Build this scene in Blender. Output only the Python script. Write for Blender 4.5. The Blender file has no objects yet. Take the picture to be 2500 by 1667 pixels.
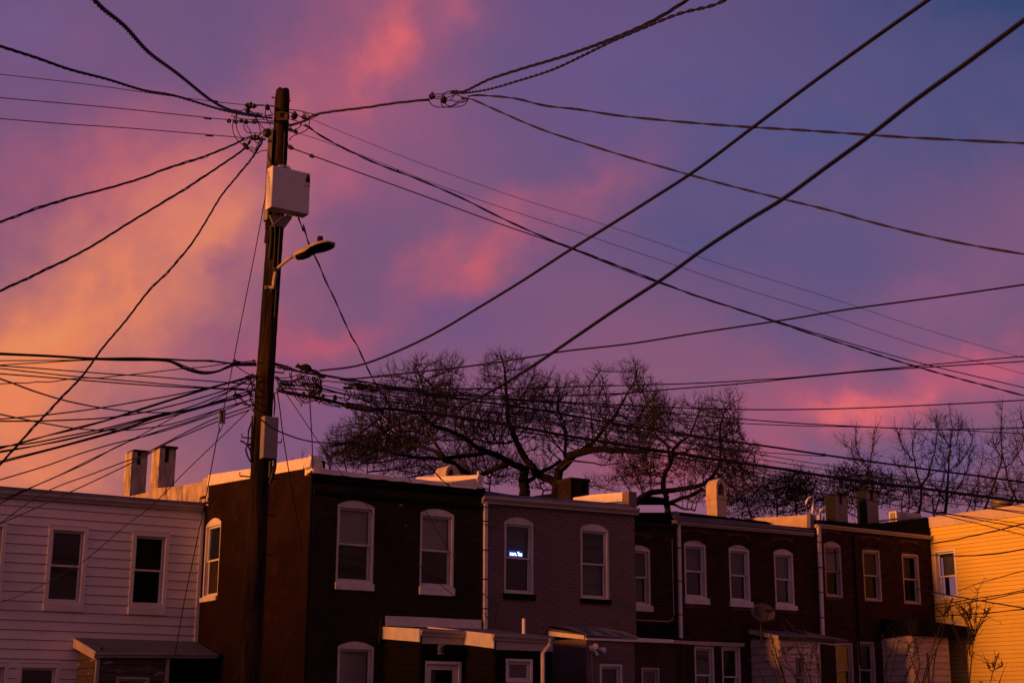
import bpy, math, random
import numpy as np
from mathutils import Vector, Matrix
R = math.radians
random.seed(7)
rng = np.random.default_rng(11)
SC = bpy.context.scene
COL = SC.collection

# ------------------------------------------------------------------ camera
FPX, CX, CY = 3637.0, 1250.0, 833.5          # measured on a 2500 x 1667 frame
TILT, ROLL = R(14.3), R(0.18)
EYE = Vector((0, 0, 1.6))
FWD = Vector((0, math.cos(TILT), math.sin(TILT)))
UP = Vector((0, -math.sin(TILT), math.cos(TILT)))
RT = Vector((1, 0, 0))
cam_d = bpy.data.cameras.new('camera')
cam = bpy.data.objects.new('camera', cam_d)
COL.objects.link(cam)
cr_ = RT * math.cos(ROLL) + UP * math.sin(ROLL)
cu_ = -RT * math.sin(ROLL) + UP * math.cos(ROLL)
m4 = Matrix.Identity(4)
for i_, v_ in enumerate((cr_, cu_, -FWD)):
    for j_ in range(3):
        m4[j_][i_] = v_[j_]
m4.translation = EYE
cam.matrix_world = m4
cam_d.sensor_width = 36
cam_d.lens = FPX / 2500 * 36
cam_d.clip_end = 2000
cam_d.dof.use_dof = True
cam_d.dof.focus_distance = 28
cam_d.dof.aperture_fstop = 4.0
SC.camera = cam


def ray(px, py):
    X, Y = px - CX, py - CY
    xu = X * math.cos(ROLL) + Y * math.sin(ROLL)
    yu = -X * math.sin(ROLL) + Y * math.cos(ROLL)
    return FWD + RT * (xu / FPX) - UP * (yu / FPX)


def pt(p, Y):
    """the point of the world seen in direction p, Y metres north of the camera"""
    d = ray(*p)
    return EYE + d * (Y / d.y)


def azel(px, py):
    d = ray(px, py).normalized()
    return math.degrees(math.atan2(d.x, d.y)), math.degrees(math.asin(d.z))


# ------------------------------------------------------------------ world, sun, exposure
SUN_AZ, SUN_EL = -123.0, 5.0


def srgb(h):
    v = [int(h[i:i + 2], 16) / 255 for i in (0, 2, 4)]
    return tuple(c / 12.92 if c <= .04045 else ((c + .055) / 1.055) ** 2.4 for c in v) + (1,)


W = bpy.data.worlds.new('World')
SC.world = W
W.use_nodes = True
nt = W.node_tree
nt.nodes.clear()
N = nt.nodes.new
L = nt.links.new
out = N('ShaderNodeOutputWorld')
bg = N('ShaderNodeBackground')
bg.inputs['Strength'].default_value = 1.0
L(bg.outputs[0], out.inputs[0])
tc = N('ShaderNodeTexCoord')
sep = N('ShaderNodeSeparateXYZ')
L(tc.outputs['Generated'], sep.inputs[0])


def wm(op, a, b=None):
    n = N('ShaderNodeMath')
    n.operation = op
    for i, v in enumerate((a, b)):
        if v is None:
            continue
        if isinstance(v, (int, float)):
            n.inputs[i].default_value = v
        else:
            L(v, n.inputs[i])
    return n.outputs[0]


az = wm('MULTIPLY', wm('ARCTAN2', sep.outputs[0], sep.outputs[1]), 57.29578)
el = wm('MULTIPLY', wm('ARCSINE', sep.outputs[2]), 57.29578)
comb = N('ShaderNodeCombineXYZ')
L(az, comb.inputs[0])
L(el, comb.inputs[1])


def noise(scale, detail, rough=.55, vec=None):
    n = N('ShaderNodeTexNoise')
    n.inputs['Scale'].default_value = scale
    n.inputs['Detail'].default_value = detail
    n.inputs['Roughness'].default_value = rough
    L(vec or tc.outputs['Generated'], n.inputs['Vector'])
    return n


def vmath(op, a, b):
    n = N('ShaderNodeVectorMath')
    n.operation = op
    for i, v in enumerate((a, b)):
        if isinstance(v, tuple):
            n.inputs[i].default_value = v
        else:
            L(v, n.inputs[i])
    return n.outputs[0]


w1 = vmath('MULTIPLY', vmath('SUBTRACT', noise(5.0, 3).outputs['Color'], (.5, .5, .5)), (4.5, 4.5, 0))
w2 = vmath('MULTIPLY', vmath('SUBTRACT', noise(13, 9, .62).outputs['Color'], (.5, .5, .5)), (6.0, 5.0, 0))
warp = vmath('ADD', vmath('ADD', comb.outputs[0], w1), w2)
ramp = N('ShaderNodeValToRGB')
L(wm('MULTIPLY', wm('ADD', el, 10.0), 0.01), ramp.inputs[0])
cr = ramp.color_ramp
for p, h in ((.0, '241418'), (.09, '30191f'), (.105, '8b4c66'), (.20, '7d4f70'), (.34, '6b4f7c'), (.52, '4e426e'), (.85, '2c3158')):
    if p in (0.0,):
        e = cr.elements[0]
        e.position = p
    elif p == .85:
        e = cr.elements[-1]
        e.position = p
    else:
        e = cr.elements.new(p)
    e.color = srgb(h)
cur = ramp.outputs[0]


def layer(fac, colour):
    global cur
    m = N('ShaderNodeMix')
    m.data_type = 'RGBA'
    m.clamp_factor = True
    L(fac, m.inputs['Factor'])
    L(cur, m.inputs['A'])
    m.inputs['B'].default_value = srgb(colour)
    cur = m.outputs['Result']


mottle = N('ShaderNodeMapRange')
mottle.inputs['From Min'].default_value = .36
mottle.inputs['From Max'].default_value = .64
mottle.inputs['To Min'].default_value = .62
mottle.inputs['To Max'].default_value = 1.42
mn_ = noise(9, 9, .6)
mn_.inputs['Distortion'].default_value = .9
L(mn_.outputs['Fac'], mottle.inputs[0])


def blob(px, py, rx, ry, rot, colour, k, raw=False):
    """soft patch of cloud colour; centre and radii measured in frame units, laid on the sky dome in degrees"""
    a, e = (px, py) if raw else azel(px, py)
    s = 1.0 if raw else 1 / 62.0
    mp = N('ShaderNodeMapping')
    mp.vector_type = 'TEXTURE'
    L(warp, mp.inputs[0])
    mp.inputs['Location'].default_value = (a, e, 0)
    mp.inputs['Rotation'].default_value = (0, 0, R(rot))
    mp.inputs['Scale'].default_value = (rx * s, ry * s, 1)
    g = N('ShaderNodeTexGradient')
    g.gradient_type = 'QUADRATIC_SPHERE'
    L(mp.outputs[0], g.inputs[0])
    layer(wm('MULTIPLY', wm('MULTIPLY', g.outputs['Fac'], k), mottle.outputs[0] if not raw else 1.0), colour)


# broad distribution of the dusk colours over the dome
blob(-80, 4, 75, 26, 0, 'f08850', 1.5, True)
blob(-112, 5, 34, 16, 0, 'ffb070', 1.3, True)
blob(150, 16, 120, 62, 0, '8e5256', 1.5, True)
blob(30, 38, 42, 26, 20, '33457c', 1.2, True)
# pale streaks of cloud all round
st = N('ShaderNodeMapping')
st.inputs['Scale'].default_value = (1.0, 1.0, 2.2)
L(tc.outputs['Generated'], st.inputs[0])
cl = noise(3.1, 6, .55, st.outputs[0])
cl.inputs['Distortion'].default_value = .6
clr = N('ShaderNodeMapRange')
clr.inputs['From Min'].default_value = .5
clr.inputs['From Max'].default_value = .78
clr.inputs['To Max'].default_value = .22
L(cl.outputs['Fac'], clr.inputs[0])
layer(clr.outputs[0], 'b85a70')
SKY_BLOBS = [
    (2560, -80, 900, 640, -20, '2b3f6e', 1.4), (1950, 320, 850, 480, 10, '514e80', 1.1), (2350, 300, 460, 300, 0, '434a7c', .9),
    (1850, 640, 900, 330, -15, '574c7c', 1.0), (1500, 200, 500, 330, 0, '64548a', .6),
    (250, 120, 620, 330, 20, '7a5278', .8), (1150, 830, 520, 260, 0, '6f4d7c', .8), (90, 60, 300, 180, 0, '72568a', .5),
    (900, 150, 470, 420, -60, 'a05572', 1.1), (1020, 430, 420, 300, 0, '985574', .7), (1150, 60, 320, 200, 0, '985676', .6), (740, 210, 300, 150, 0, 'a95570', .7), (925, 140, 110, 190, -15, 'd4606a', .95), (900, 215, 150, 90, 20, 'd0606a', .8), (1130, 40, 180, 110, 60, 'b05874', .6),
    (640, 370, 460, 220, 20, 'b5586e', .8), (830, 470, 260, 230, 0, 'b05870', .7), (300, 480, 560, 260, 10, 'ab526e', .85),
    (300, 470, 620, 300, 15, 'b55c6c', .9), (470, 570, 500, 330, 40, 'd4766a', 1.4), (520, 590, 260, 130, 40, 'dc7f64', 1.0), (300, 740, 560, 330, 30, 'da7c60', 1.45), (60, 930, 520, 360, 20, 'e67f54', 1.3), (120, 830, 300, 90, 25, 'e58a5e', .7),
    (140, 1120, 480, 200, 0, 'e07c58', 1.0), (560, 690, 130, 90, 30, '8a5076', .9), (560, 860, 300, 170, 0, '9b5270', .8),
    (720, 650, 200, 200, 0, 'a05472', .5), (1150, 640, 130, 230, -55, 'c05a6a', 1.2), (1080, 730, 220, 90, 35, 'ae546e', .8), (1260, 570, 200, 80, 30, 'b0566e', .8),
    (1450, 500, 420, 130, 25, '9c5474', .8), (760, 850, 330, 90, 8, 'b0526c', .9), (700, 990, 240, 110, 0, '9a5270', .6),
    (2080, 930, 440, 150, 8, 'b85470', 1.2), (2090, 935, 200, 60, 8, 'd8626a', 1.1), (2400, 880, 300, 120, 8, 'b85472', 1.0), (1900, 1000, 220, 120, 20, '9c5074', .7),
    (2330, 720, 460, 130, 12, '8a527c', .7), (1700, 1130, 480, 110, 0, 'a64c68', .8), (1930, 1090, 200, 90, 0, 'a8506c', .7),
    (2250, 1080, 420, 90, 0, '665288', .9), (800, 1080, 420, 140, 0, '7d4f78', .7), (2150, 420, 420, 60, -8, '5a4a7c', .6),
]
for b in SKY_BLOBS:
    blob(*b)
skyt = N('ShaderNodeTexSky')
skyt.sky_type = 'NISHITA'
skyt.sun_disc = False
skyt.sun_elevation = R(2.0)
skyt.sun_rotation = R(SUN_AZ)
sm = N('ShaderNodeMix')
sm.data_type = 'RGBA'
sm.blend_type = 'ADD'
sm.inputs['Factor'].default_value = .010
L(cur, sm.inputs['A'])
L(skyt.outputs[0], sm.inputs['B'])
L(sm.outputs['Result'], bg.inputs['Color'])
W.cycles.sampling_method = 'MANUAL'
W.cycles.sample_map_resolution = 512

sun_d = bpy.data.lights.new('sun', 'SUN')
sun_d.energy = 4.8
sun_d.color = (1.0, .305, .05)
sun_d.angle = R(9)
sun = bpy.data.objects.new('sun', sun_d)
COL.objects.link(sun)
sd = Vector((math.sin(R(SUN_AZ)) * math.cos(R(SUN_EL)), math.cos(R(SUN_AZ)) * math.cos(R(SUN_EL)), math.sin(R(SUN_EL))))
sun.rotation_euler = sd.to_track_quat('Z', 'Y').to_euler()
SC.view_settings.view_transform = 'Standard'
SC.view_settings.look = 'None'
SC.view_settings.exposure = 0
SC.view_settings.gamma = 1
SC.view_settings.use_curve_mapping = False
SC.cycles.max_bounces = 6
SC.cycles.transparent_max_bounces = 12


# ------------------------------------------------------------------ materials
def mat(name, col, rough=.7, metal=0., var=.25, vscale=3., bump=.0, bscale=40., spec=.4, emit=None, stain=None, stainscale=2.0, stretch=(1, 1, 1), rnd=0.0):
    m = bpy.data.materials.new(name)
    m.use_nodes = True
    t = m.node_tree
    b = t.nodes['Principled BSDF']
    b.inputs['Roughness'].default_value = rough
    b.inputs['Metallic'].default_value = metal
    b.inputs['Specular IOR Level'].default_value = spec
    c = tuple(col) + (1,)
    tcn = t.nodes.new('ShaderNodeTexCoord')
    mp = t.nodes.new('ShaderNodeMapping')
    mp.inputs['Scale'].default_value = stretch
    t.links.new(tcn.outputs['Object'], mp.inputs[0])
    n = t.nodes.new('ShaderNodeTexNoise')
    n.inputs['Scale'].default_value = vscale
    n.inputs['Detail'].default_value = 6
    t.links.new(mp.outputs[0], n.inputs['Vector'])
    r = t.nodes.new('ShaderNodeValToRGB')
    r.color_ramp.elements[0].position = .3
    r.color_ramp.elements[1].position = .72
    r.color_ramp.elements[0].color = tuple(x * (1 - var) for x in col) + (1,)
    r.color_ramp.elements[1].color = tuple(min(.95, x * (1 + var * .8)) for x in col) + (1,)
    t.links.new(n.outputs['Fac'], r.inputs[0])
    cur_ = r.outputs[0]
    if rnd:
        oi = t.nodes.new('ShaderNodeObjectInfo')
        ge = t.nodes.new('ShaderNodeNewGeometry')
        a = t.nodes.new('ShaderNodeMath')
        a.operation = 'ADD'
        t.links.new(oi.outputs['Random'], a.inputs[0])
        t.links.new(ge.outputs['Random Per Island'], a.inputs[1])
        fr = t.nodes.new('ShaderNodeMath')
        fr.operation = 'FRACT'
        t.links.new(a.outputs[0], fr.inputs[0])
        mr = t.nodes.new('ShaderNodeMapRange')
        mr.inputs['To Min'].default_value = 1 - rnd
        mr.inputs['To Max'].default_value = 1 + rnd
        t.links.new(fr.outputs[0], mr.inputs[0])
        hs = t.nodes.new('ShaderNodeHueSaturation')
        t.links.new(mr.outputs[0], hs.inputs['Value'])
        t.links.new(cur_, hs.inputs['Color'])
        cur_ = hs.outputs[0]
    if stain:
        n2 = t.nodes.new('ShaderNodeTexNoise')
        n2.inputs['Scale'].default_value = stainscale
        n2.inputs['Detail'].default_value = 8
        n2.inputs['Roughness'].default_value = .65
        t.links.new(mp.outputs[0], n2.inputs['Vector'])
        r2 = t.nodes.new('ShaderNodeValToRGB')
        r2.color_ramp.elements[0].position = stain[1]
        r2.color_ramp.elements[1].position = stain[1] + stain[2]
        t.links.new(n2.outputs['Fac'], r2.inputs[0])
        mx = t.nodes.new('ShaderNodeMix')
        mx.data_type = 'RGBA'
        t.links.new(r2.outputs[0], mx.inputs['Factor'])
        t.links.new(cur_, mx.inputs['A'])
        mx.inputs['B'].default_value = tuple(stain[0]) + (1,)
        cur_ = mx.outputs['Result']
    t.links.new(cur_, b.inputs['Base Color'])
    if bump:
        n3 = t.nodes.new('ShaderNodeTexNoise')
        n3.inputs['Scale'].default_value = bscale
        n3.inputs['Detail'].default_value = 5
        t.links.new(mp.outputs[0], n3.inputs['Vector'])
        bp = t.nodes.new('ShaderNodeBump')
        bp.inputs['Strength'].default_value = bump
        bp.inputs['Distance'].default_value = .02
        t.links.new(n3.outputs['Fac'], bp.inputs['Height'])
        t.links.new(bp.outputs[0], b.inputs['Normal'])
    if emit:
        b.inputs['Emission Color'].default_value = tuple(emit[0]) + (1,)
        b.inputs['Emission Strength'].default_value = emit[1]
    return m


M = {}
M['white_siding'] = mat('white_siding', (.74, .66, .61), .55, var=.10, vscale=1.2, bump=.15, bscale=30, stain=((.42, .38, .35), .62, .2), stainscale=1.1, rnd=.04)
M['white_trim'] = mat('white_trim', (.64, .59, .55), .65, spec=.2, var=.13, vscale=4, bump=.08)
M['trim_dull'] = mat('trim_dull', (.40, .34, .30), .55, var=.15, vscale=3, bump=.1)
M['white_coat'] = mat('white_roof_coating', (.70, .62, .55), .7, var=.14, spec=.15, vscale=5, bump=.5, bscale=14, stain=((.45, .38, .33), .66, .1), stainscale=5)
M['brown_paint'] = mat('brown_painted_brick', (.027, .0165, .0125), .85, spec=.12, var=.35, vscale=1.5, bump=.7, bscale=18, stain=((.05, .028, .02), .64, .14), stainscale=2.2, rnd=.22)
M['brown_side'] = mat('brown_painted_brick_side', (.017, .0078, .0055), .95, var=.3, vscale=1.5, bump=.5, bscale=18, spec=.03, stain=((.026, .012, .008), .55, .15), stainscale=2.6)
M['black_paint'] = mat('black_cornice', (.010, .009, .009), .9, spec=.05, var=.3)
M['mauve_brick'] = mat('mauve_painted_brick', (.160, .105, .098), .7, var=.12, vscale=2, bump=.3, bscale=25, rnd=.06)
M['mauve_joint'] = mat('mauve_painted_joint', (.125, .083, .078), .8, var=.1)
M['red_brick'] = mat('red_brick', (.034, .0095, .0065), .85, spec=.15, var=.35, vscale=5, bump=.5, bscale=30, rnd=.45)
M['mortar'] = mat('mortar', (.080, .038, .026), .9, var=.3, vscale=4)
M['yellow_siding'] = mat('yellow_siding', (.68, .49, .10), .85, var=.05, vscale=1.5, bump=.05, rnd=.03, spec=.05)
M['roofing'] = mat('roof_membrane', (.115, .105, .130), .7, var=.3, vscale=2.5, bump=.5, bscale=12)
M['dark_roof'] = mat('dark_roofing', (.010, .009, .010), .95, spec=.05, var=.3, bump=.4)
M['stucco_old'] = mat('weathered_stucco', (.40, .31, .24), .9, var=.45, vscale=5, bump=1.0, bscale=10, spec=.1, stain=((.09, .065, .05), .54, .12), stainscale=3.4, stretch=(1, 1, .45))
M['chimney_white'] = mat('painted_chimney', (.44, .34, .26), .85, spec=.1, var=.18, vscale=5, bump=.7, bscale=16)
M['stucco_dark'] = mat('dark_stucco', (.17, .14, .15), .85, var=.2, bump=.6, bscale=14)
M['siding_shadow'] = mat('siding_shadow', (.10, .085, .08), .9)  # dark backing paints the shadow lines between clapboards
M['black_brick'] = mat('sooty_brick', (.022, .012, .010), .95, var=.5, vscale=8, bump=.8, bscale=14, spec=.05)
M['soot'] = mat('soot', (.006, .005, .005), .95, var=.1)
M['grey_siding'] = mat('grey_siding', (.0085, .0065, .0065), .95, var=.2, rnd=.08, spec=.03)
M['peeling'] = mat('peeling_boards', (.10, .075, .065), .9, spec=.1, var=.3, vscale=6, bump=.5, stain=((.38, .30, .26), .60, .03), stainscale=3.2, stretch=(1, 1, 2.5))
M['red_board'] = mat('dark_red_boards', (.045, .016, .013), .8, var=.3)
M['peach_siding'] = mat('cream_siding', (.50, .40, .33), .8, var=.12, rnd=.06, spec=.05)
M['wood'] = mat('weathered_pole_wood', (.036, .019, .011), .88, var=.55, vscale=9, bump=1.0, bscale=30, spec=.08, stretch=(1, 1, .09), stain=((.008, .006, .005), .47, .12), stainscale=7)
M['tar'] = mat('tarred_wood', (.030, .020, .016), .8, var=.5, vscale=9, bump=1.0, bscale=30, stretch=(1, 1, .08))
M['metal'] = mat('galvanised_metal', (.16, .135, .11), .5, .3, var=.25, vscale=8)
M['rust'] = mat('rusty_iron', (.055, .032, .024), .7, .3, var=.4, vscale=20)
M['rubber'] = mat('black_rubber', (.010, .007, .0065), .5, var=.25, vscale=20, spec=.25)
M['cable'] = mat('cable_jacket', (.008, .0055, .006), .55, var=.2, vscale=10, spec=.25)
M['cabinet'] = mat('painted_cabinet', (.64, .60, .57), .45, var=.07, vscale=6, bump=.05, stain=((.34, .28, .24), .68, .08), stainscale=6)
M['cabinet2'] = mat('grey_plastic_cabinet', (.27, .24, .21), .5, var=.12, vscale=6)
M['lamp_body'] = mat('street_lamp_paint', (.38, .32, .25), .6, .1, spec=.15, var=.2, vscale=12)
M['dark_metal'] = mat('dark_metal', (.03, .028, .027), .5, .4, var=.2)
M['ceramic'] = mat('brown_ceramic', (.16, .07, .04), .2, var=.3, vscale=12)
M['sticker'] = mat('sticker', (.62, .60, .60), .4, var=.02)
M['sticker_red'] = mat('sticker_red', (.42, .05, .05), .4, var=.02)
M['bark'] = mat('bark', (.009, .006, .0055), .95, var=.4, vscale=6, bump=.6, bscale=12, spec=.1)
M['twig'] = mat('twigs', (.026, .017, .015), .95, var=.3, vscale=3, spec=.1)
M['leaf'] = mat('dry_leaves', (.020, .009, .007), .9, var=.4, vscale=6, spec=.1)
M['bark2'] = mat('sapling_bark', (.055, .032, .022), .9, var=.3, spec=.15)
M['blind'] = mat('window_blind', (.72, .64, .66), 1., var=.06, spec=0.)
M['curtain'] = mat('net_curtain', (.16, .14, .12), 1., spec=0., var=.25, vscale=4, stretch=(6, 6, .5))
M['shade'] = mat('roller_shade', (.13, .12, .16), 1., var=.1, spec=0.)
M['room'] = mat('dark_room', (.03, .025, .022), .9)
M['asphalt'] = mat('asphalt', (.05, .05, .05), .9, var=.2, bump=.4)
M['soil'] = mat('yard_ground', (.05, .045, .03), .95, var=.4, vscale=.8, bump=.5)
M['fur'] = mat('squirrel_fur', (.018, .011, .009), .95, var=.35, vscale=60, bump=.8, bscale=180, spec=.05)
M['pvc'] = mat('white_pipe', (.66, .60, .54), .4, var=.06)
M['grille_dark'] = mat('grille_dark', (.02, .02, .02), .6)
M['led_text'] = mat('led_text', (.8, .9, 1), .5, emit=((.72, .86, 1.0), 3.4))
M['led_panel'] = mat('led_panel', (.01, .02, .08), .4, emit=((.01, .04, .35), .9))
M['bulb'] = mat('lamp_bulb', (.9, .8, .5), .5, emit=((1, .75, .35), 3.0))
M['dish'] = mat('dish_paint', (.085, .07, .07), .9, spec=.05, var=.15)
M['underside_shade'] = mat('lamp_underside_shade', (.012, .009, .008), .6, var=.1, spec=.1)  # near-black: shade of the lamp's underside put into the colour


def glass(nm='window_glass', refl=(.9, .95, 1, 1)):
    m = bpy.data.materials.new(nm)
    m.use_nodes = True
    t = m.node_tree
    t.nodes.clear()
    o = t.nodes.new('ShaderNodeOutputMaterial')
    mx = t.nodes.new('ShaderNodeMixShader')
    tr = t.nodes.new('ShaderNodeBsdfTransparent')
    tr.inputs[0].default_value = (.86, .87, .88, 1)
    gl = t.nodes.new('ShaderNodeBsdfGlossy')
    gl.inputs['Roughness'].default_value = .04
    gl.inputs['Color'].default_value = refl
    fr = t.nodes.new('ShaderNodeFresnel')
    fr.inputs['IOR'].default_value = 1.30
    ns = t.nodes.new('ShaderNodeTexNoise')
    ns.inputs['Scale'].default_value = 2.2
    tc_ = t.nodes.new('ShaderNodeTexCoord')
    t.links.new(tc_.outputs['Object'], ns.inputs['Vector'])
    bp = t.nodes.new('ShaderNodeBump')
    bp.inputs['Strength'].default_value = .06
    t.links.new(ns.outputs['Fac'], bp.inputs['Height'])
    t.links.new(bp.outputs[0], gl.inputs['Normal'])
    t.links.new(fr.outputs[0], mx.inputs[0])
    t.links.new(tr.outputs[0], mx.inputs[1])
    t.links.new(gl.outputs[0], mx.inputs[2])
    t.links.new(mx.outputs[0], o.inputs[0])
    return m


M['glass'] = glass()
M['dim_reflection_glass'] = glass('dim_reflection_glass', (.16, .17, .2, 1))  # reflection tint darkened to mute the yellow wall mirrored in the panes


# ------------------------------------------------------------------ building helpers
def tag(o, label=None, cat=None, group=None, kind=None):
    for k, v in (('label', label), ('category', cat), ('group', group), ('kind', kind)):
        if v:
            o[k] = v
    return o


def empty(name, loc, label, cat, group=None):
    o = bpy.data.objects.new(name, None)
    COL.objects.link(o)
    o.location = loc
    o.empty_display_size = .2
    tag(o, label, cat, group)
    return o


def origin(o):
    v = Vector(o.location)
    while o.parent:
        o = o.parent
        v = v + Vector(o.location)
    return v


class MB:
    def __init__(s):
        s.v, s.f = [], []

    def add(s, vs, fs):
        n = len(s.v)
        s.v += [tuple(x) for x in vs]
        s.f += [tuple(i + n for i in f) for f in fs]
        return s

    def box8(s, c):
        """c = 8 corners: 0-3 back ring, 4-7 front ring"""
        return s.add(c, [(3, 2, 1, 0), (4, 5, 6, 7), (0, 1, 5, 4), (1, 2, 6, 5), (2, 3, 7, 6), (3, 0, 4, 7)])

    def box(s, P, u0, u1, z0, z1, o0, o1):
        ring = ((u0, z0), (u1, z0), (u1, z1), (u0, z1))
        return s.box8([P.at(u, z, o0) for u, z in ring] + [P.at(u, z, o1) for u, z in ring])

    def prism(s, P, uz, o0, o1):
        """polygon in wall coordinates extruded from o0 to o1"""
        n = len(uz)
        vs = [P.at(u, z, o0) for u, z in uz] + [P.at(u, z, o1) for u, z in uz]
        fs = [tuple(range(n))[::-1], tuple(range(n, 2 * n))] + [(i, (i + 1) % n, n + (i + 1) % n, n + i) for i in range(n)]
        return s.add(vs, fs)

    def tube(s, pts, r, sides=6, caps=True):
        pts = [Vector(p) for p in pts]
        if not hasattr(r, '__len__'):
            r = [r] * len(pts)
        n0 = len(s.v)
        up = Vector((0.13, 0.21, 1)).normalized()
        for i, p in enumerate(pts):
            t = (pts[min(i + 1, len(pts) - 1)] - pts[max(i - 1, 0)])
            if t.length < 1e-9:
                t = Vector((0, 0, 1))
            t.normalize()
            a = t.cross(up)
            if a.length < .05:
                a = t.cross(Vector((1, 0, 0)))
            a.normalize()
            b = t.cross(a)
            for k in range(sides):
                w = 2 * math.pi * k / sides
                s.v.append(tuple(p + (a * math.cos(w) + b * math.sin(w)) * r[i]))
        for i in range(len(pts) - 1):
            for k in range(sides):
                q = n0 + i * sides
                s.f.append((q + k, q + (k + 1) % sides, q + sides + (k + 1) % sides, q + sides + k))
        if caps:
            s.f.append(tuple(n0 + k for k in range(sides))[::-1])
            s.f.append(tuple(n0 + (len(pts) - 1) * sides + k for k in range(sides)))
        return s

    def ball(s, c, rx, ry=None, rz=None, seg=10, rings=6):
        ry = ry or rx
        rz = rz or rx
        c = Vector(c)
        n0 = len(s.v)
        s.v.append(tuple(c + Vector((0, 0, rz))))
        for i in range(1, rings):
            th = math.pi * i / rings
            for k in range(seg):
                ph = 2 * math.pi * k / seg
                s.v.append((c.x + rx * math.sin(th) * math.cos(ph), c.y + ry * math.sin(th) * math.sin(ph), c.z + rz * math.cos(th)))
        s.v.append(tuple(c - Vector((0, 0, rz))))
        e = len(s.v) - 1
        for k in range(seg):
            s.f.append((n0, n0 + 1 + k, n0 + 1 + (k + 1) % seg))
            for i in range(rings - 2):
                a = n0 + 1 + i * seg
                s.f.append((a + k, a + seg + k, a + seg + (k + 1) % seg, a + (k + 1) % seg))
            a = n0 + 1 + (rings - 2) * seg
            s.f.append((a + k, e, a + (k + 1) % seg))
        return s

    def build(s, name, m, parent=None, label=None, cat=None, group=None, kind=None, smooth=False, bevel=0, loc=None):
        if not s.v:
            return None
        v = np.array(s.v, dtype=float)
        if parent is not None:
            o0 = np.array(origin(parent))
            base = None
        else:
            o0 = np.array((v[:, 0].mean(), v[:, 1].mean(), v[:, 2].min())) if loc is None else np.array(loc)
        me = bpy.data.meshes.new(name)
        me.from_pydata((v - o0).tolist(), [], s.f)
        if isinstance(m, str):
            m = M[m]
        me.materials.append(m)
        if smooth:
            me.polygons.foreach_set('use_smooth', [True] * len(me.polygons))
        me.update()
        o = bpy.data.objects.new(name, me)
        COL.objects.link(o)
        if parent is not None:
            o.parent = parent
        else:
            o.location = o0
        if bevel:
            b = o.modifiers.new('bevel', 'BEVEL')
            b.width = bevel
            b.segments = 2
            b.limit_method = 'ANGLE'
        tag(o, label, cat, group, kind)
        return o


class WP:
    """a vertical wall plane: origin on the ground, direction d along it, normal n out of it"""

    def __init__(s, o, az_):
        s.o = Vector((o[0], o[1], 0))
        s.az = az_
        a = R(az_)
        s.d = Vector((math.sin(a), math.cos(a), 0))
        s.n = Vector((math.sin(a + math.pi / 2), math.cos(a + math.pi / 2), 0))

    def at(s, u, z, o=0.):
        return s.o + s.d * u + s.n * o + Vector((0, 0, z))

    def sh(s, k):
        return WP(s.o + s.n * k, s.az)

    def hit(s, p):
        d = ray(*p)
        t = (s.o - EYE).dot(s.n) / d.dot(s.n)
        q = EYE + d * t
        return (q - s.o).dot(s.d), q.z

    def poly(s, pts):
        return [s.hit(p) for p in pts]


def proj(q):
    d = Vector(q) - EYE
    f = d.dot(FWD)
    return CX + FPX * d.dot(cr_) / f, CY - FPX * d.dot(cu_) / f


def solve_off(P, p0, x1):
    """how far out of wall P one must come from the point seen at p0 until it appears at x1"""
    u, z = P.hit(p0)
    lo, hi = 0., 6.
    for _ in range(40):
        mi = (lo + hi) / 2
        if proj(P.at(u, z, mi))[0] < x1:
            lo = mi
        else:
            hi = mi
    return lo


def Z(x0, y0, s):
    return lambda a, b: (x0 + a * s, y0 + b * s)


z1 = Z(0, 1067, .3825)
z2 = Z(480, 1067, .3826)
z3 = Z(1080, 1067, .3825)
z4 = Z(1500, 1120, .349)
z5 = Z(1940, 1120, .349)
g1 = Z(2240, 1200, .153)
g2 = Z(2240, 1430, .1512)
a8 = Z(160, 1500, .17)
b7 = Z(900, 1440, .1448)
c5 = Z(1160, 1440, .1448)
c6 = Z(1440, 1440, .1448)
e4 = Z(1700, 1400, .17025)
f3 = Z(1960, 1400, .17025)
zp = Z(500, 180, .2551)
zl = Z(540, 500, .2552)
zb = Z(500, 840, .2295)
zt = Z(560, 860, .1148)
zc = Z(780, 880, .1020)
r1 = Z(780, 820, .2806)
r2 = Z(1360, 820, .3061)
r3 = Z(1900, 980, .2551)
lz = Z(0, 840, .2721)
ff = Z(0, 0, 1.0629)
ch = Z(280, 1080, .1020)
fr_ = Z(2040, 1180, .1020)
er = Z(1560, 1160, .1020)
br = Z(600, 1100, .1020)
jz = Z(1000, 180, .11054)
tl = Z(0, 0, .35714)

AZM, AZS = 57.6, 146.6
corner = pt((757, 1400), 29.0)
PB = WP(corner, AZM)                     # facade of the dark brown house
PS = WP(corner, AZS)                     # its side wall
uA, _ = PS.hit((491, 1400))
PA = WP(PS.at(uA, 0), AZM)               # facade of the white siding house
PC = PB.sh(-.04)
PD = PB.sh(-.9)                          # facades of the three red brick houses
uF, _ = PD.hit((2279, 1430))
PG = WP(PD.at(uF, 0), AZS)               # side wall of the yellow house

# ------------------------------------------------------------------ ground
mb = MB()
mb.add([(-600, -600, 0), (600, -600, 0), (600, 900, 0), (-600, 900, 0)], [(0, 1, 2, 3)])
mb.build('ground', 'soil', kind='structure')
mb = MB()
P_ = PB.sh(8)
mb.add([P_.at(-60, .004, 0), P_.at(60, .004, 0), P_.at(60, .004, 5), P_.at(-60, .004, 5)], [(0, 1, 2, 3)])
mb.build('alley_road', 'asphalt', kind='structure')


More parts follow.
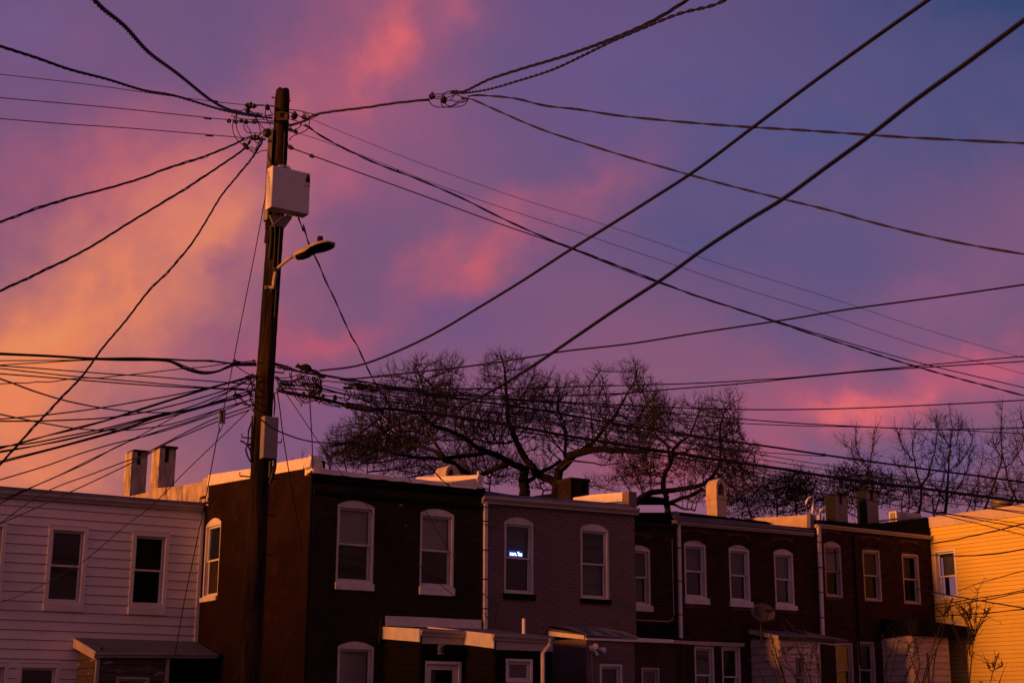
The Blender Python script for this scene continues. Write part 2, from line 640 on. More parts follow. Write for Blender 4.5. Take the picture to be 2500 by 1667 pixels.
# ------------------------------------------------------------------ walls, windows, siding, bricks
def wall_cells(P, u0, u1, z0, z1, holes, thick, mb):
    us = sorted({u0, u1} | {h[0] for h in holes} | {h[1] for h in holes})
    zs = sorted({z0, z1} | {h[2] for h in holes} | {h[3] for h in holes})
    us = [u for u in us if u0 <= u <= u1]
    zs = [z for z in zs if z0 <= z <= z1]
    for a, b in zip(us, us[1:]):
        run = None
        for c, d in zip(zs, zs[1:]):
            cu, cz = (a + b) / 2, (c + d) / 2
            inside = any(h[0] < cu < h[1] and h[2] < cz < h[3] for h in holes)
            if inside:
                if run:
                    mb.box(P, a, b, run[0], run[1], -thick, 0)
                run = None
            else:
                run = (run[0], d) if run else (c, d)
        if run:
            mb.box(P, a, b, run[0], run[1], -thick, 0)


def arc(u0, u1, z, rise, n=10):
    """points of a segmental arch from (u0,z) to (u1,z)"""
    w = (u1 - u0) / 2
    rad = (w * w + rise * rise) / (2 * rise)
    cu, cz = (u0 + u1) / 2, z + rise - rad
    th = math.asin(min(1, w / rad))
    return [(cu + rad * math.sin(-th + 2 * th * i / n), cz + rad * math.cos(-th + 2 * th * i / n)) for i in range(n + 1)]


def window(P, house, TL, BR, top=None, sill=None, wallmat=None, frame='white_trim', sillmat='white_trim', blind=None, lower=None, gm='glass',
           fw=.05, recess=.11, casing=0., rail=.5, sash=.04, sill_over=.03, sill_h=None, label=None, panel=None):
    """one sash window in wall P. TL/BR: frame corners of the opening; top: a point on the crown of its arch;
    sill: a point on the underside of the sill. Returns the hole in the wall (u0,u1,z0,z1)"""
    u0, zt_ = P.hit(TL)
    u1, zb_ = P.hit(BR)
    rise = 0
    if top:
        rise = P.hit(top)[1] - zt_
        rise = max(.05, rise)
        zt_, rise = zt_ + .3 * rise, .7 * rise
    m = MB()
    # masonry frame: outer ring, with a reveal as deep as the recess
    fo = casing if casing else -.012
    for a, b, c, d in ((u0, u0 + fw, zb_, zt_), (u1 - fw, u1, zb_, zt_), (u0 + fw, u1 - fw, zt_ - fw, zt_), (u0 + fw, u1 - fw, zb_, zb_ + fw * .8)):
        m.box(P, a, b, c, d, -recess - .05, fo)
    w = m.build('window', frame, house, label=label)
    iu0, iu1, iz0, iz1 = u0 + fw + .004, u1 - fw - .004, zb_ + fw * .8 + .004, zt_ - fw - .004
    zm = iz0 + (iz1 - iz0) * rail
    two = ((zm - .018, iz1, -recess * .62), (iz0, zm + .018, -recess * .62 - .04))
    for k, (c, d, off) in enumerate(two if rail != .5001 else ((iz0, iz1, -recess * .62),)):
        s = MB()
        for a, b, e, f in ((iu0, iu0 + sash, c, d), (iu1 - sash, iu1, c, d), (iu0 + sash, iu1 - sash, d - sash * .9, d), (iu0 + sash, iu1 - sash, c, c + sash * .9)):
            s.box(P, a, b, e, f, off - .034, off)
        s.build('sash', frame, w)
        g = MB()
        g.box(P, iu0 + sash, iu1 - sash, c + sash * .9, d - sash * .9, off - .022, off - .016)
        g.build('pane', gm, w)
    dz = iz1 - zm
    if blind:
        s = MB()
        if blind[0] == 'blind':
            z = iz1 - .02
            zend = iz1 - dz * blind[1] * (2 if len(blind) > 2 else 1)
            while z > zend:
                s.box8([P.at(a, zz, oo) for oo, dzz in ((-recess - .075, 0), (-recess - .05, -.012)) for a, zz in
                        ((iu0 + .02, z + dzz - .014), (iu1 - .02, z + dzz - .014), (iu1 - .02, z + dzz), (iu0 + .02, z + dzz))])
                z -= .026
            s.build('blind', 'blind', w)
        else:
            s.box(P, iu0 + .01, iu1 - .01, iz1 - dz * blind[1], iz1, -recess - .13, -recess - .125)
            s.build('blind', blind[0], w)  # in the room material: dark sheet painting the unlit interior, no blind
    if lower:
        s = MB()
        nfold = 14
        for k in range(nfold):
            ua = iu0 + (iu1 - iu0) * k / nfold
            ub = iu0 + (iu1 - iu0) * (k + 1) / nfold
            oo = -recess - .17 + (.02 if k % 2 else 0)
            ob = -recess - .17 + (0 if k % 2 else .02)
            s.add([P.at(ua, iz0, oo), P.at(ub, iz0, ob), P.at(ub, zm if lower == 'half' else iz1, ob), P.at(ua, zm if lower == 'half' else iz1, oo)], [(0, 1, 2, 3)])
        s.build('curtain', 'curtain', w)
    hole = [u0, u1, zb_, zt_]
    if rise:
        pts = arc(u0, u1, zt_, rise)
        s = MB()
        s.prism(P, [(u1, zt_ + .003), (u0, zt_ + .003)] + pts, -.06, -.014)
        s.build('arch_panel', panel or frame, w)
        # the wall above the arch, closing the rectangular hole
        if wallmat:
            s = MB()
            zt2 = zt_ + rise + .02
            for i in range(len(pts) - 1):
                (ua, za), (ub, zb2) = pts[i], pts[i + 1]
                s.prism(P, [(ua, za), (ub, zb2), (ub, zt2), (ua, zt2)], -.2, -.002)
            s.build('arch_masonry', wallmat, w)
            hole[3] = zt2
        else:
            hole[3] = zt_ + rise + .02
    if sill:
        zs = P.hit(sill)[1]
        s = MB()
        s.box(P, u0 - sill_over, u1 + sill_over, zs, zb_ - .003, -.12, .05 if not casing else casing + .02)
        s.build('sill', sillmat, w, bevel=.006)
        if not casing:
            hole[2] = zs
            hole[0] = u0 - .0
    return hole, rise, (u0, u1, zt_)


def siding(P, house, u0, u1, z0, z1, h, holes, m, proud=.021, seams=True, name='siding_board', o=0.):
    """clapboards, each one a wedge-shaped board of its own, cut where openings interrupt it"""
    z = z1
    k = 0
    while z > z0 + .01:
        zl_, zu = max(z - h, z0), z
        cuts = []
        for hh in holes:
            if hh[2] < zu - .01 and hh[3] > zl_ + .01:
                lo = max(zl_, hh[2]) if hh[2] > zl_ + h * .35 else zl_
                cuts.append((hh[0], hh[1], hh[2], hh[3]))
        spans = [(u0, u1, zl_, zu)]
        for c in cuts:
            nw = []
            for a, b, e, f in spans:
                if c[0] >= b or c[1] <= a:
                    nw.append((a, b, e, f))
                    continue
                if c[0] > a + .02:
                    nw.append((a, c[0], e, f))
                if c[1] < b - .02:
                    nw.append((c[1], b, e, f))
                if c[3] < f - .02:
                    nw.append((max(a, c[0]), min(b, c[1]), c[3], f))
                if c[2] > e + .02:
                    nw.append((max(a, c[0]), min(b, c[1]), e, c[2]))
            spans = nw
        for a, b, e, f in spans:
            parts = [(a, b)]
            if seams and b - a > 3.2:
                q = a + (b - a) * (.25 + .5 * random.random())
                parts = [(a, q - .002), (q + .002, b)]
            for a2, b2 in parts:
                s = MB()
                ft = (f - zl_) / h
                fb = (e - zl_) / h
                gp = min(.012, h * .07)
                ot, ob = o + .004 + proud * (1 - ft), o + .004 + proud * (1 - fb)
                s.box8([P.at(a2, e + gp, o - .002), P.at(b2, e + gp, o - .002), P.at(b2, f, o - .002), P.at(a2, f, o - .002),
                        P.at(a2, e + gp, ob), P.at(b2, e + gp, ob), P.at(b2, f, ot), P.at(a2, f, ot)])
                s.build(name, m, house)
        z -= h
        k += 1


BRK = {}


def bricks(P, house, u0, u1, z0, z1, holes, m, limit=300, L_=.215, H=.076, g=.011, proud=.006, focus=None, key='b'):
    """running bond: the largest 300 as bricks of their own, the others joined"""
    cells = []
    r = 0
    z = z1 - H
    while z > z0:
        u = u0 + (0 if r % 2 else -L_ / 2) + .02 * math.sin(r * 7.3)
        while u < u1:
            a, b = max(u, u0), min(u + L_ - g, u1)
            segs = [(a, b)]
            for hh in holes:
                if hh[2] < z + H - g and hh[3] > z:
                    ns = []
                    for p, q in segs:
                        if hh[0] >= q or hh[1] <= p:
                            ns.append((p, q))
                        else:
                            if hh[0] > p:
                                ns.append((p, hh[0]))
                            if hh[1] < q:
                                ns.append((hh[1], q))
                    segs = ns
            for p, q in segs:
                if q - p > .03:
                    cells.append((p, q, z))
            u += L_
        z -= H
        r += 1
    full = [c for c in cells if abs(c[1] - c[0] - (L_ - g)) < 1e-6]
    rest = [c for c in cells if abs(c[1] - c[0] - (L_ - g)) >= 1e-6]
    fu, fz = focus or (u0, (z0 + z1) / 2)
    full.sort(key=lambda c: abs((c[0] + c[1]) / 2 - fu) + abs(c[2] - fz) * .6)
    ind, rest = full[:limit], rest + full[limit:]
    if ind:
        w_, h_ = (L_ - g) / 2, (H - g) / 2
        meshes = []
        for vv in range(3):
            mbv = MB()
            Q = WP((0, 0, 0), P.az)
            pr = proud * (.75 + .3 * vv)
            mbv.box(Q, -w_, w_, -h_, h_, -.03, pr)
            me = bpy.data.meshes.new('brick')
            me.from_pydata(mbv.v, [], mbv.f)
            me.materials.append(M[m])
            meshes.append(me)
        og = origin(house)
        for p, q, z in ind:
            o = bpy.data.objects.new('brick', meshes[random.randrange(3)])
            o.location = P.at((p + q) / 2, z + h_, 0) - og
            o.parent = house
            COL.objects.link(o)
    s = MB()
    for p, q, z in rest:
        s.box(P, p, q, z, z + H - g, -.03, proud * (.7 + .7 * random.random()))
    s.build('brickwork', m, house, kind='stuff')


def arch_bricks(P, house, info, rise, m):
    u0, u1, z = info
    w = (u1 - u0) / 2
    rad = (w * w + rise * rise) / (2 * rise)
    cu, cz = (u0 + u1) / 2, z + rise - rad
    th = math.asin(min(1, w / rad)) * 1.07
    for row in range(2):
        r0 = rad + .012 + row * .115
        r1_ = r0 + .104
        n = int(2 * th * rad / .078)
        for i in range(n):
            a, b = -th + 2 * th * (i + .07) / n, -th + 2 * th * (i + .93) / n
            s = MB()
            s.prism(P, [(cu + rr * math.sin(t), cz + rr * math.cos(t)) for rr, t in ((r0, a), (r0, b), (r1_, b), (r1_, a))], -.03, .010 + .004 * random.random())
            s.build('arch_brick', m, house)
    return [u0 - .03, u1 + .03, z - .02, z + rise + .25]


def gutter(P, house, p0, p1, h=.13, depth=.13, m='trim_dull', o0=.02, name='gutter'):
    """K-style gutter between two seen points of its top edge, modelled with lip, belly and back"""
    (u0, za), (u1, zb_) = P.sh(o0 + depth).hit(p0), P.sh(o0 + depth).hit(p1)
    prof = [(0, 0), (0, -h), (depth * .55, -h), (depth * .62, -h * .72), (depth * .95, -h * .38), (depth, -.012), (depth, 0), (depth * .86, 0), (depth * .86, -.02), (.012, -.02), (.012, 0)]
    s = MB()
    n = len(prof)
    vs = [P.at(u0, za + b, o0 + a) for a, b in prof] + [P.at(u1, zb_ + b, o0 + a) for a, b in prof]
    s.add(vs, [tuple(range(n)), tuple(range(n, 2 * n))[::-1]] + [(i, (i + 1) % n, n + (i + 1) % n, n + i) for i in range(n)])
    return s.build(name, m, house)


def downspout(P, house, pts, w=.075, m='trim_dull', off=.06, straps=2, label=None):
    q = [P.sh(off).hit(p) for p in pts]
    s = MB()
    for (ua, za), (ub, zb_) in zip(q, q[1:]):
        s.box8([P.at(a, z, o) for o in (off - .05, off + .015) for a, z in ((ub - w / 2, zb_), (ub + w / 2, zb_), (ua + w / 2, za), (ua - w / 2, za))])
    d = s.build('downspout', m, house, bevel=.008, label=label)
    (ua, za), (ub, zb_) = q[0], q[-1]
    for k in range(straps):
        t = (k + .7) / (straps + .4)
        s = MB()
        u, z = ua + (ub - ua) * t, za + (zb_ - za) * t
        s.box(P, u - w * .62, u + w * .62, z - .012, z + .012, -.002, off + .022)
        s.build('strap', 'dark_metal', d)
    return d


def shell(P, house, u0, u1, z1, depth, m, roofm=None, rise=.9, z0=0., lip=.0):
    """side and back walls of the house, and its roof rising away from the eave"""
    s = MB()
    for a, b in ((u0, u0 + .2), (u1 - .2, u1)):
        zr = z1 - .055
        zf = zr + rise * .26 / (depth + .04)
        s.box8([P.at(a, z0, -depth), P.at(b, z0, -depth), P.at(b, zr + rise, -depth), P.at(a, zr + rise, -depth),
                P.at(a, z0, -.26), P.at(b, z0, -.26), P.at(b, zf, -.26), P.at(a, zf, -.26)])
    s.box(P, u0 + .2, u1 - .2, z0, z1 - .06 + rise * .97, -depth, -depth + .2)
    s.build('side_walls', m, house)
    s = MB()
    s.box8([P.at(u0, z1 - .05, .04), P.at(u1, z1 - .05, .04), P.at(u1, z1 + .03, .04), P.at(u0, z1 + .03, .04)][::1] +
           [P.at(u0, z1 - .05 + rise, -depth), P.at(u1, z1 - .05 + rise, -depth), P.at(u1, z1 + .03 + rise, -depth), P.at(u0, z1 + .03 + rise, -depth)])
    s.build('roof', roofm or 'roofing', house)
    s = MB()
    s.box(P, u0 + .2, u1 - .2, z0 + 2.9, z0 + 3.0, -depth + .2, -.3)
    s.build('ceiling', 'room', house)


def slab(P, house, px, t, o0, o1, m, name, **k):
    """a solid whose outline on wall P is given by the points it is seen at"""
    s = MB()
    s.prism(P, P.poly(px), o0, o1)
    return s.build(name, m, house, **k)


def house_root(name, P, px, label, cat='house', group='row houses along the alley'):
    u, _ = P.hit(px)
    return empty(name, P.at(u, 0), label, cat, group)


# ================================================================== the row of houses
# corner of the dark brown house
def zt_of(P, *ps):
    return sum(P.hit(p)[1] for p in ps) / len(ps)


# ---------------------------------------------------------------- white siding house (left)
HA = house_root('siding_house', PA, (300, 1400), 'white clapboard house at the left edge with two tall sash windows')
uL = PA.hit((-260, 1400))[0]
zA = zt_of(PA, z1(0, 372), z1(1300, 472))
holes = []
for TL_, BR_ in ((z1(315, 562), z1(530, 1070)), (z1(848, 600), z1(1055, 1090)), (z1(-205, 530), z1(4, 1045)),
                 (z1(112, 1440), z1(345, 1985)), (z1(-150, 1435), z1(15, 1960))):
    h, _, _ = window(PA, HA, TL_, BR_, fw=.085, casing=.03, recess=.13, sash=.045, sill=(TL_[0], BR_[1] + 15), sill_over=.004,
                     frame='white_siding', sillmat='white_siding', blind=('room', .9))
    holes.append(h)
mbw = MB()
wall_cells(PA, uL, -.0, 0, zA, holes, .24, mbw)
mbw.build('wall', 'siding_shadow', HA)
siding(PA, HA, uL, -.085, 1.6, zA - .01, .197, [(h[0], h[1], h[2] - .09, h[3]) for h in holes], 'white_siding')
s = MB()
s.box(PA, -.085, -.005, 1.2, zA - .01, 0, .034)
s.build('corner_board', 'white_siding', HA)
shell(PA, HA, uL, -.01, zA + .16, 9, 'white_siding', rise=1.15)
gutter(PA, HA, z1(-520, 300), z1(1306, 436), h=.13, depth=.12, m='trim_dull')
s = MB()
s.box(PA, uL, -.005, zA - .02, zA + .1, 0, .018)
s.build('fascia', 'trim_dull', HA)
s = MB()                                          # rolled roofing over the eave
uu0, zz0 = PA.sh(.02).hit(z1(-500, 298))
uu1, zz1 = PA.sh(.02).hit(z1(1318, 428))
s.box8([PA.at(uu0, zz0 - .02, .01), PA.at(uu1, zz1 - .02, .01), PA.at(uu1, zz1 + .07, -.28), PA.at(uu0, zz0 + .07, -.28),
        PA.at(uu0, zz0 - .03, .07), PA.at(uu1, zz1 - .03, .07), PA.at(uu1, zz1 + .035, .05), PA.at(uu0, zz0 + .035, .05)])
s.build('roof_edge', 'roofing', HA)
# back porch of the white house
offA = solve_off(PA, (180, 1566), 229)
PAP = PA.sh(offA)
ue0, ze = PAP.hit(a8(428, 532))
ue1 = PAP.hit(a8(2190, 545))[0]
ue1 = min(ue1, -.03)
uw0, zw = PA.hit(a8(125, 328))
uw1, zw1 = PA.hit(a8(1880, 395))
s = MB()
s.box8([PAP.at(ue0, ze - .05, .1), PAP.at(ue1, ze - .05, .1), PAP.at(ue1, ze, .1), PAP.at(ue0, ze, .1),
        PA.at(uw0, zw - .07, .03), PA.at(ue1, zw - .07, .03), PA.at(ue1, zw, .03), PA.at(uw0, zw, .03)])
s.build('porch_roof', 'roofing', HA)
gutter(PAP, HA, a8(425, 540), a8(2190, 552), h=.1, depth=.1, o0=.05, m='trim_dull')
s = MB()
s.box8([PAP.at(ue0 - .03, ze - .16, .08), PAP.at(ue0 - .005, ze - .16, .08), PAP.at(ue0 - .005, ze + .01, .08), PAP.at(ue0 - .03, ze + .01, .08),
        PA.at(uw0 - .03, zw - .2, .03), PA.at(uw0 - .005, zw - .2, .03), PA.at(uw0 - .005, zw - .01, .03), PA.at(uw0 - .03, zw - .01, .03)])
s.build('rake_board', 'peach_siding', HA)
PAL = WP(PAP.at(ue0 + .1, 0), AZS)              # left side wall of the porch
siding(PAL, HA, -offA + .04, -.07, 1.2, ze + .02, .165, [], 'peeling', name='porch_board')
s = MB()
s.box(PAL, -.066, .0, 1.0, ze - .06, -.05, .03)
s.build('corner_post', 'peach_siding', HA)
s = MB()
s.box(PAL, -offA + .02, -.06, 0, ze + .1, -.08, -.008)
s.build('porch_wall', 'peeling', HA)
uq0 = PAP.hit(a8(470, 700))[0]
uq1 = PAP.hit(a8(1440, 700))[0]
dh, _, _ = window(PAP, HA, a8(725, 885), a8(1165, 1500), fw=.05, casing=.02, recess=.06, frame='trim_dull', blind=('room', .9))
mbw = MB()
wall_cells(PAP, ue0 + .1, uq1, 0, ze - .06, [dh], .1, mbw)
mbw.build('porch_wall', 'peeling', HA)
siding(PAP, HA, uq0 + .03, uq1, 1.2, ze - .08, .165, [dh], 'peeling', name='porch_board')
for q in (uq0 - .05, uq1 + .002):
    s = MB()
    s.box(PAP, q, q + .07, .4, ze - .06, -.03, .035)
    s.build('porch_post', 'trim_dull', HA)
s = MB()
s.box(PAP, uq1 + .08, ue1, 0, ze - .1, -.9, -.85)
s.build('porch_opening_shade', 'black_paint', HA)  # black sheet standing in for the shade inside the open porch bay

# ---------------------------------------------------------------- dark brown corner house
HB = house_root('brown_corner_house', PB, (760, 1400), 'dark brown painted brick house with white coping behind the pole')
uB1 = PB.hit((1175, 1400))[0]
zB = zt_of(PB, z2(745, 232), z2(1785, 335))
holes = []
for TL_, BR_, top, sl, bl, lo in ((z2(901, 440), z2(1126, 935), z2(1000, 402), z2(1000, 976), ('blind', .98), None),
                                  (z2(1429, 492), z2(1640, 962), z2(1530, 455), z2(1530, 1009), ('blind', 1.0), None),
                                  (z2(901, 1345), z2(1122, 1830), z2(1010, 1300), z2(1010, 1870), ('blind', .98, 2), None)):
    h, _, _ = window(PB, HB, TL_, BR_, top, sl, 'brown_paint', blind=bl, lower=lo, sill_over=0.01, recess=.12)
    holes.append(h)
mbw = MB()
wall_cells(PB, .0, uB1, 0, zB, holes, .25, mbw)
mbw.build('wall', 'brown_paint', HB)
bricks(PB, HB, .01, uB1 - .005, 2.0, zB - .18, [(h[0] - .01, h[1] + .01, h[2] - .005, h[3]) for h in holes], 'brown_paint', limit=0, proud=.0035, g=.007)
# side wall
uS0 = uA - 9.2
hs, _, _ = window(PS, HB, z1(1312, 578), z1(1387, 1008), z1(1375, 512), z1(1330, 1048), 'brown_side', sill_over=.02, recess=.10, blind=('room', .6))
zS = zt_of(PS, z1(1332, 310), z2(700, 212))
mbw = MB()
wall_cells(PS, uS0, -.25, 0, zS, [hs], .25, mbw)
mbw.box(PS, -.25, -.003, 0, zS, -.246, .0)
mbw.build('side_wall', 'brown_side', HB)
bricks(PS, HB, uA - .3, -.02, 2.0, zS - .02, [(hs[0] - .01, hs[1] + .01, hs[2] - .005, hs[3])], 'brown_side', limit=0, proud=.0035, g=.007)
q_ = PS.poly([z1(1322, 314), z2(360, 264), z2(560, 227), z2(700, 207)])
s = MB()
s.prism(PS, [(q_[0][0] - .4, zS - .6), (-.002, zS - .6), (-.002, q_[3][1])] + q_[::-1] + [(q_[0][0] - .4, q_[0][1])], -.25, -.006)
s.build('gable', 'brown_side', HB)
shell(PB, HB, .02, uB1, zB - .35, 9, 'brown_paint', 'dark_roof', rise=1.2)
s = MB()
s.box(PS, hs[0] - .8, hs[1] + .8, 0, zS - .4, -1.3, -1.22)
s.build('sun_block_wall', 'room', HB)  # added out of sight to keep side-window sun from lighting the interior
# black cornice under the coping
s = MB()
(ua, za), (ub, zb_) = PB.sh(.05).hit(z2(748, 232)), PB.sh(.05).hit(z2(1835, 330))
s.box8([PB.at(ua, za - .17, .002), PB.at(ub, zb_ - .17, .002), PB.at(ub, zb_, .002), PB.at(ua, za, .002),
        PB.at(ua, za - .12, .07), PB.at(ub, zb_ - .12, .07), PB.at(ub, zb_, .11), PB.at(ua, za, .11)])
s.build('cornice', 'black_paint', HB)
# white coated coping, wavy
PBc = PB.sh(.12)
n = 26
s = MB()
top0, top1 = PBc.hit(z2(775, 198)), PBc.hit(z2(1620, 290))
bot0, bot1 = PBc.hit(z2(745, 227)), PBc.hit(z2(1787, 331))
ring = []
for i in range(n + 1):
    t = i / n
    w_ = .006 * math.sin(i * 1.9) + .005 * math.sin(i * 4.1)
    u = bot0[0] + (bot1[0] - bot0[0]) * t
    zb_ = bot0[1] + (bot1[1] - bot0[1]) * t + w_
    zt_ = top0[1] + (top1[1] - top0[1]) * (u - top0[0]) / (top1[0] - top0[0]) + w_ * .7
    if t < .06:
        zt_ += .16 * (1 - t / .06)
    ring.append([PB.at(u, zb_, .12), PB.at(u, zt_, .10), PB.at(u, zt_ + .02, .02), PB.at(u, zt_ + .01, -.28), PB.at(u, zb_, -.28)])
vs = [q for r_ in ring for q in r_]
fs = [(i * 5 + k, i * 5 + (k + 1) % 5, (i + 1) * 5 + (k + 1) % 5, (i + 1) * 5 + k) for i in range(n) for k in range(5)]
fs += [(0, 1, 2, 3, 4), tuple(n * 5 + k for k in range(5))[::-1]]
s.add(vs, fs)
s.build('coping', 'white_coat', HB)
# rolled parapet end above the corner with its finial
slab(PB, HB, [br(1470, 395), br(1620, 470), br(1770, 520), br(1770, 330), br(1690, 190), br(1640, 145), br(1505, 150)], 0, -.16, .13, 'white_coat', 'parapet_end')
slab(PB, HB, [br(1535, 140), br(1585, 145), br(1590, 90), br(1540, 92)], 0, -.05, .0, 'white_coat', 'finial')
s = MB()
uq, zq = PB.hit(z2(1790, 270))
p0 = PB.at(uq, zq, .02)
s.tube([p0 + PB.n * .12, p0 - PB.n * 2.6 + Vector((0, 0, .33))], [.085, .07], 10)
s.tube([p0 + PB.n * .02 + Vector((0, 0, .05)), p0 + PB.n * .02 + Vector((0, 0, .17))], [.03, .022], 6)
s.build('party_wall_coping', 'white_coat', HB, smooth=False)
slab(PB, HB, [z2(1590, 292), z2(1790, 262), z2(1812, 312), z2(1790, 330)], 0, -.25, .115, 'white_coat', 'coping_corner')
# bright metal flashing along the side wall
slab(PS, HB, [z1(1326, 312), z2(360, 262), z2(560, 225), z2(690, 203), z2(712, 130), z2(500, 168), z2(340, 203), z1(1338, 240)], 0, -.06, .03, 'white_coat', 'side_flashing')
slab(PS, HB, [z2(690, 205), z2(700, 212), z2(722, 135), z2(712, 130)], 0, -.06, .045, 'dark_metal', 'flashing_edge')
# chips of bare wall
for p in ((1300, 378, 18, 22), (1305, 432, 40, 12), (1395, 506, 14, 8), (1335, 560, 12, 20), (1270, 625, 16, 16), (820, 825, 10, 8), (1215, 400, 10, 8)):
    u, z = PB.hit(z2(p[0], p[1]))
    a, b = p[2] * .3826 / 123 / 2, p[3] * .3826 / 123 / 2
    s = MB()
    pts = [(u + a * math.cos(t * 1.05) * random.uniform(.5, 1), z + b * math.sin(t * 1.05) * random.uniform(.5, 1)) for t in range(6)]
    s.prism(PB, pts, -.004, .003)
    s.build('paint_chip', 'trim_dull', HB)
# vertical pipe at the corner
s = MB()
(ua, za), (ub, zb_) = PB.sh(.06).hit(z2(735, 215)), PB.sh(.06).hit(z2(690, 1560))
s.tube([PB.at(ua, za, .07), PB.at(ua, zb_ - 2.2, .07)], .035, 8)
s.build('standpipe', 'black_paint', HB)
s = MB()
u, z = PB.sh(.05).hit(z2(718, 237))
s.tube([PB.at(u, z, .0), PB.at(u, z, .07)], .035, 10)
s.build('insulator', 'ceramic', HB)
# white band over the porch
slab(PB, HB, [b7(275, 600), b7(1880, 658), b7(1880, 503), b7(1500, 490), b7(1100, 466), b7(700, 448), b7(275, 432)], 0, .003, .05, 'white_trim', 'porch_flashing')
s = MB()
q = [PB.at(*PB.sh(.03).hit(p), .03) for p in (b7(175, 905), b7(190, 600), b7(205, 470), b7(260, 400), b7(420, 402), b7(900, 420), b7(1140, 440))]
s.tube(q, .016, 5)
s.build('conduit', 'dark_metal', HB)

# porches of the brown and mauve houses
offB = solve_off(PB, b7(282, 700), b7(893, 700)[0])
PBP = PB.sh(offB)
uPB0 = PB.hit(b7(282, 700))[0]
uPB1 = PBP.hit(b7(1655, 780))[0]
offC = offB + solve_off(PBP, b7(1655, 780), b7(2140, 780)[0])
PCP = PB.sh(offC)
uPC1 = PCP.hit((1347, 1560))[0]
zE1 = zt_of(PBP, b7(893, 655))
zE2 = zt_of(PCP, c5(330, 725))


def porch(house, PW, PFr, off, u0, u1, ze_, zw_, holes_, boardm, roofm='roofing', boards=True, exp=.115, sidefascia='white_trim', fas=.17, frontgutter=True, offb=0., rake=.06):
    s = MB()
    a0 = PW.at(u0 - .04, zw_, offb)
    s.box8([PW.at(u0 - .04, zw_ - .05, offb + .002), PW.at(u1 + .04, zw_ - .05, offb + .002), PW.at(u1 + .04, zw_, offb + .002), PW.at(u0 - .04, zw_, offb + .002),
            PFr.at(u0 - .04, ze_ - .05, .06), PFr.at(u1 + .04, ze_ - .05, .06), PFr.at(u1 + .04, ze_, .06), PFr.at(u0 - .04, ze_, .06)])
    s.build('porch_roof', roofm, house)
    PSd = WP(PFr.at(u0, 0), AZS)
    d_ = off - offb
    if sidefascia:
        s = MB()
        s.box8([PFr.at(u0 - .075, ze_ - fas, .05), PFr.at(u0 - .045, ze_ - fas, .05), PFr.at(u0 - .045, ze_ - .0, .05), PFr.at(u0 - .075, ze_ - .0, .05),
                PW.at(u0 - .075, zw_ - fas, offb + .0), PW.at(u0 - .045, zw_ - fas, offb), PW.at(u0 - .045, zw_ + .0, offb), PW.at(u0 - .075, zw_, offb)])
        s.build('rake_board', sidefascia, house)
    s = MB()
    s.box(PSd, -d_, -.08, 0, ze_ - .055, -.08, -.004)
    s.build('porch_wall', boardm, house)
    mb_ = MB()
    wall_cells(PFr, u0, u1, 0, ze_ - .055, holes_, .08, mb_)
    mb_.build('porch_wall', boardm, house)
    if boards:
        siding(PSd, house, -d_ + .01, -.07, 1.6, ze_ - fas * .8, exp, [], boardm, name='porch_board')
        siding(PFr, house, u0 + .08, u1 - .07, 1.6, ze_ - fas * .8, exp, holes_, boardm, name='porch_board')
        for P__, a, b in ((PSd, -.068, .0), (PFr, .0 + u0, u0 + .078), (PFr, u1 - .068, u1)):
            s = MB()
            s.box(P__, a, b, 1, ze_ - .06, 0, .022)
            s.build('corner_board', boardm, house)
    s = MB()
    s.box(PFr, u0, u1, 0, ze_ - .1, -d_ + .3, -d_ + .34)
    s.build('porch_back', 'room', house)


HC = house_root('mauve_house', PC, (1190, 1400), 'mauve painted brick house with a lit ticker in its upper window')
dB, _, _ = window(PBP, HB, b7(935, 1190), b7(1545, 2300), fw=.055, casing=.02, recess=.05, sash=.11, frame='white_trim', rail=.5001)
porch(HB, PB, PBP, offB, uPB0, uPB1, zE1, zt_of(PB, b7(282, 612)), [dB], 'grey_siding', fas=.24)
gutter(PBP, HB, b7(905, 652), b7(1650, 695), h=.12, depth=.09, m='trim_dull')
s = MB()
s.box(PBP, uPB0, uPB1 - .08, zE1 - .27, zE1 - .06, .024, .032)
s.build('fascia', 'trim_dull', HB)
s = MB()                                   # porch light: a square back plate and a dark round hood
u, z = PBP.hit(b7(1215, 1000))
s.box(PBP, u - .07, u + .07, z - .09, z + .09, 0, .03)
lp = s.build('porch_light', 'trim_dull', HB)
s = MB()
s.tube([PBP.at(u + .05, z, .03), PBP.at(u + .06, z, .12)], .075, 12)
s.build('hood', 'black_paint', lp)
dC, _, _ = window(PCP, HC, c5(510, 1150), c5(963, 1560), fw=.05, casing=.02, recess=.06, sash=.05, frame='white_trim', rail=.5001)
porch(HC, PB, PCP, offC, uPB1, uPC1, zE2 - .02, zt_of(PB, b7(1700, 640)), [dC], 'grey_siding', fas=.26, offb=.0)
gutter(PCP, HC, c5(325, 730), c5(1325, 790), h=.12, depth=.09, m='trim_dull')
s = MB()
s.box(PCP, uPB1, uPC1, zE2 - .30, zE2 - .08, .024, .032)
s.build('fascia', 'trim_dull', HC)
s = MB()
(ua, za), (ub, zb_) = PCP.sh(.05).hit(c5(1235, 870)), PCP.sh(.05).hit(c5(1140, 1060))
uc = PCP.sh(.05).hit(c5(1145, 1500))[0]
s.tube([PCP.at(ua, za + .06, .09), PCP.at(ua, za - .06, .08), PCP.at(ub, zb_, .05), PCP.at(ub, zb_ - 3, .05)], .042, 8)
s.build('downspout', 'pvc', HC)
s = MB()
PV = PB.sh(offC * .72)
u, z = PV.hit(c5(822, 735))
u2, z2_ = PV.hit(c5(822, 478))
s.tube([PV.at(u, z - .1, 0), PV.at(u, z2_, 0)], .036, 10)
s.build('vent_pipe', 'pvc', HC)

